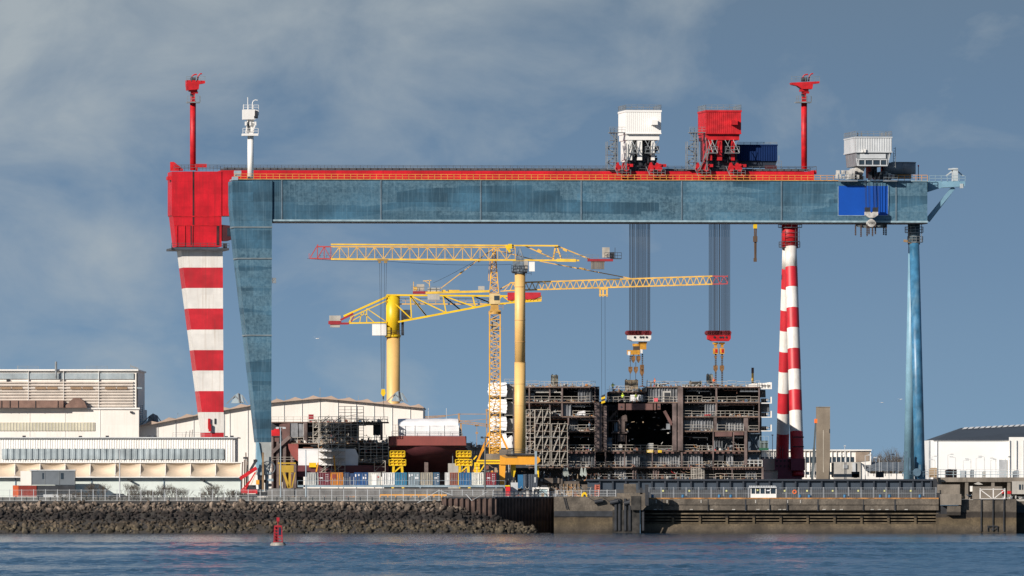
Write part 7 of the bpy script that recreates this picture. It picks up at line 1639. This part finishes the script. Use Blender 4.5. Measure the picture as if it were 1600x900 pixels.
# ---------------------------------------------------------------- workers on the decks
def person_mesh(pose):
    # metres, feet at the origin, facing -y
    J = {'pel': (0, 0, .95), 'bel': (0, 0, 1.12), 'che': (0, -.02, 1.34), 'neck': (0, -.01, 1.5), 'head': (0, -.03, 1.62), 'top': (0, -.02, 1.73),
         'hl': (.10, 0, .90), 'kl': (.12, -.04, .50), 'al': (.13, 0, .08), 'tl': (.14, -.18, .04), 'hr': (-.10, 0, .90), 'kr': (-.13, -.02, .50), 'ar': (-.15, .03, .08), 'tr': (-.16, -.14, .04),
         'sl': (.20, 0, 1.42), 'el': (.27, -.03, 1.14), 'wl': (.26, -.20, .98), 'fl': (.25, -.28, .92), 'sr': (-.20, 0, 1.42), 'er': (-.28, .0, 1.14), 'wr': (-.27, -.12, .92), 'fr': (-.26, -.18, .84)}
    if pose: J['el'] = (.34, -.12, 1.22); J['wl'] = (.34, -.34, 1.34); J['fl'] = (.33, -.42, 1.40); J['kr'] = (-.14, -.20, .52); J['ar'] = (-.15, -.02, .09)
    E = [('pel', 'bel'), ('bel', 'che'), ('che', 'neck'), ('neck', 'head'), ('head', 'top'), ('pel', 'hl'), ('hl', 'kl'), ('kl', 'al'), ('al', 'tl'), ('pel', 'hr'), ('hr', 'kr'), ('kr', 'ar'), ('ar', 'tr'), ('che', 'sl'), ('sl', 'el'), ('el', 'wl'), ('wl', 'fl'), ('che', 'sr'), ('sr', 'er'), ('er', 'wr'), ('wr', 'fr')]
    rad = {'pel': .13, 'bel': .125, 'che': .15, 'neck': .06, 'head': .095, 'top': .08, 'hl': .09, 'kl': .06, 'al': .045, 'tl': .04, 'sl': .065, 'el': .045, 'wl': .033, 'fl': .04}
    ks = list(J); me = bpy.data.meshes.new('person'); me.from_pydata([J[k] for k in ks], [(ks.index(a), ks.index(c)) for a, c in E], [])
    o = bpy.data.objects.new('tmp', me); COL.objects.link(o); o.modifiers.new('s', 'SKIN'); o.modifiers.new('u', 'SUBSURF').levels = 1
    sv = me.skin_vertices[0].data
    for i, k in enumerate(ks): r = rad.get(k, rad.get(k[0]+'l', .05)); sv[i].radius = (r, r*(.8 if k in ('che', 'bel', 'pel') else 1)); sv[i].use_root = (k == 'pel')
    dg = bpy.context.evaluated_depsgraph_get(); m2 = bpy.data.meshes.new_from_object(o.evaluated_get(dg)); bpy.data.objects.remove(o)
    m2.materials.clear(); m2.materials.append(cloth); m2.materials.append(skin)
    for p in m2.polygons:
        z = p.center.z; p.material_index = 1 if (z > 1.5 or (abs(p.center.x) > .2 and z < 1.0 and p.center.y < -.1) or (z > 1.3 and p.center.y < -.3)) else 0
        p.use_smooth = True
    return m2
pm = [person_mesh(0), person_mesh(1)]
def worker(px, py, y, vest, hat, pose, rz, label):
    o = bpy.data.objects.new('person', pm[pose]); COL.objects.link(o); o.location = P(px, py, y); o.rotation_euler = (0, 0, rz); tag(o, label, 'person')
    b = MB(); b.tube((0, -.01, .92), (0, -.01, 1.22), .185, .20, 12); b.tube((0, -.01, 1.22), (0, -.01, 1.46), .20, .14, 12)
    b.tube((.19, -.0, 1.46), (.27, -.02, 1.2), .085, .07, 8); b.tube((-.19, -.0, 1.46), (-.27, -.0, 1.2), .085, .07, 8)
    LOCAL.add(o.name); v = b.build('vest', vest, o)
    b = MB(); b.tube((0, -.02, 1.69), (0, -.02, 1.75), .125, .115, 12); b.tube((0, -.02, 1.75), (0, -.02, 1.81), .115, .05, 12); b.box(-.08, .08, -.19, -.1, 1.685, 1.70); b.build('helmet', hat, o)
worker(957.5, 611.5, Y0+1.6, hivis, white, 1, .4, 'worker in a yellow vest bending on the lower left roof edge of the ship')
worker(973, 628, Y0+.8, hivis, hivis, 0, -.5, 'worker in a yellow vest on the upper deck left of the white hoarding')
worker(993.5, 628, Y0+.8, hivis, dark, 1, .9, 'worker in a yellow vest standing before the white hoarding')
worker(1115.5, 604, Y0+.9, hivo, hivo, 0, .2, 'worker in orange overalls on the ship roof by the right hook chains')
worker(1023, 604.5, Y0+1.5, hivo, hivo, 0, -1, 'worker in orange behind the roof railing in the middle of the ship')
worker(921, 673, Y0+.9, mat('pale_blue_overall', (.30, .42, .55), .7), rustl, 1, 1.2, 'worker in pale blue crouched on an open deck under the white bale')
# distant wood on the horizon
b = MB(); rr = random.Random(9)
for i in range(2600):
    x = rr.uniform(-420, 420); z = GZ+rr.random()**1.5*9*(1+.3*math.sin(x*.05)); q = Vector((x, 1200+rr.uniform(0, 40), z)); s_ = rr.uniform(.6, 1.8)
    b.add([q+Vector((rr.uniform(-1, 1), rr.uniform(-1, 1), rr.uniform(-1, 1)))*s_ for _ in range(3)], [(0, 1, 2)])
o = b.build('distant_wood', mat('wood_far', (.07, .075, .06), .9), kind='stuff'); tag(o, 'far line of trees on the horizon behind the shipyard', 'trees')

for o in list(COL.objects):
    if o.parent is None and o.name.split('.')[0] in ('quay_wall', 'quay_fence', 'edge_kerb', 'life_ring', 'barrel', 'notice_plate', 'waiting_kiosk'):
        o.location.y -= 6; o.location.x *= 1-6/2510
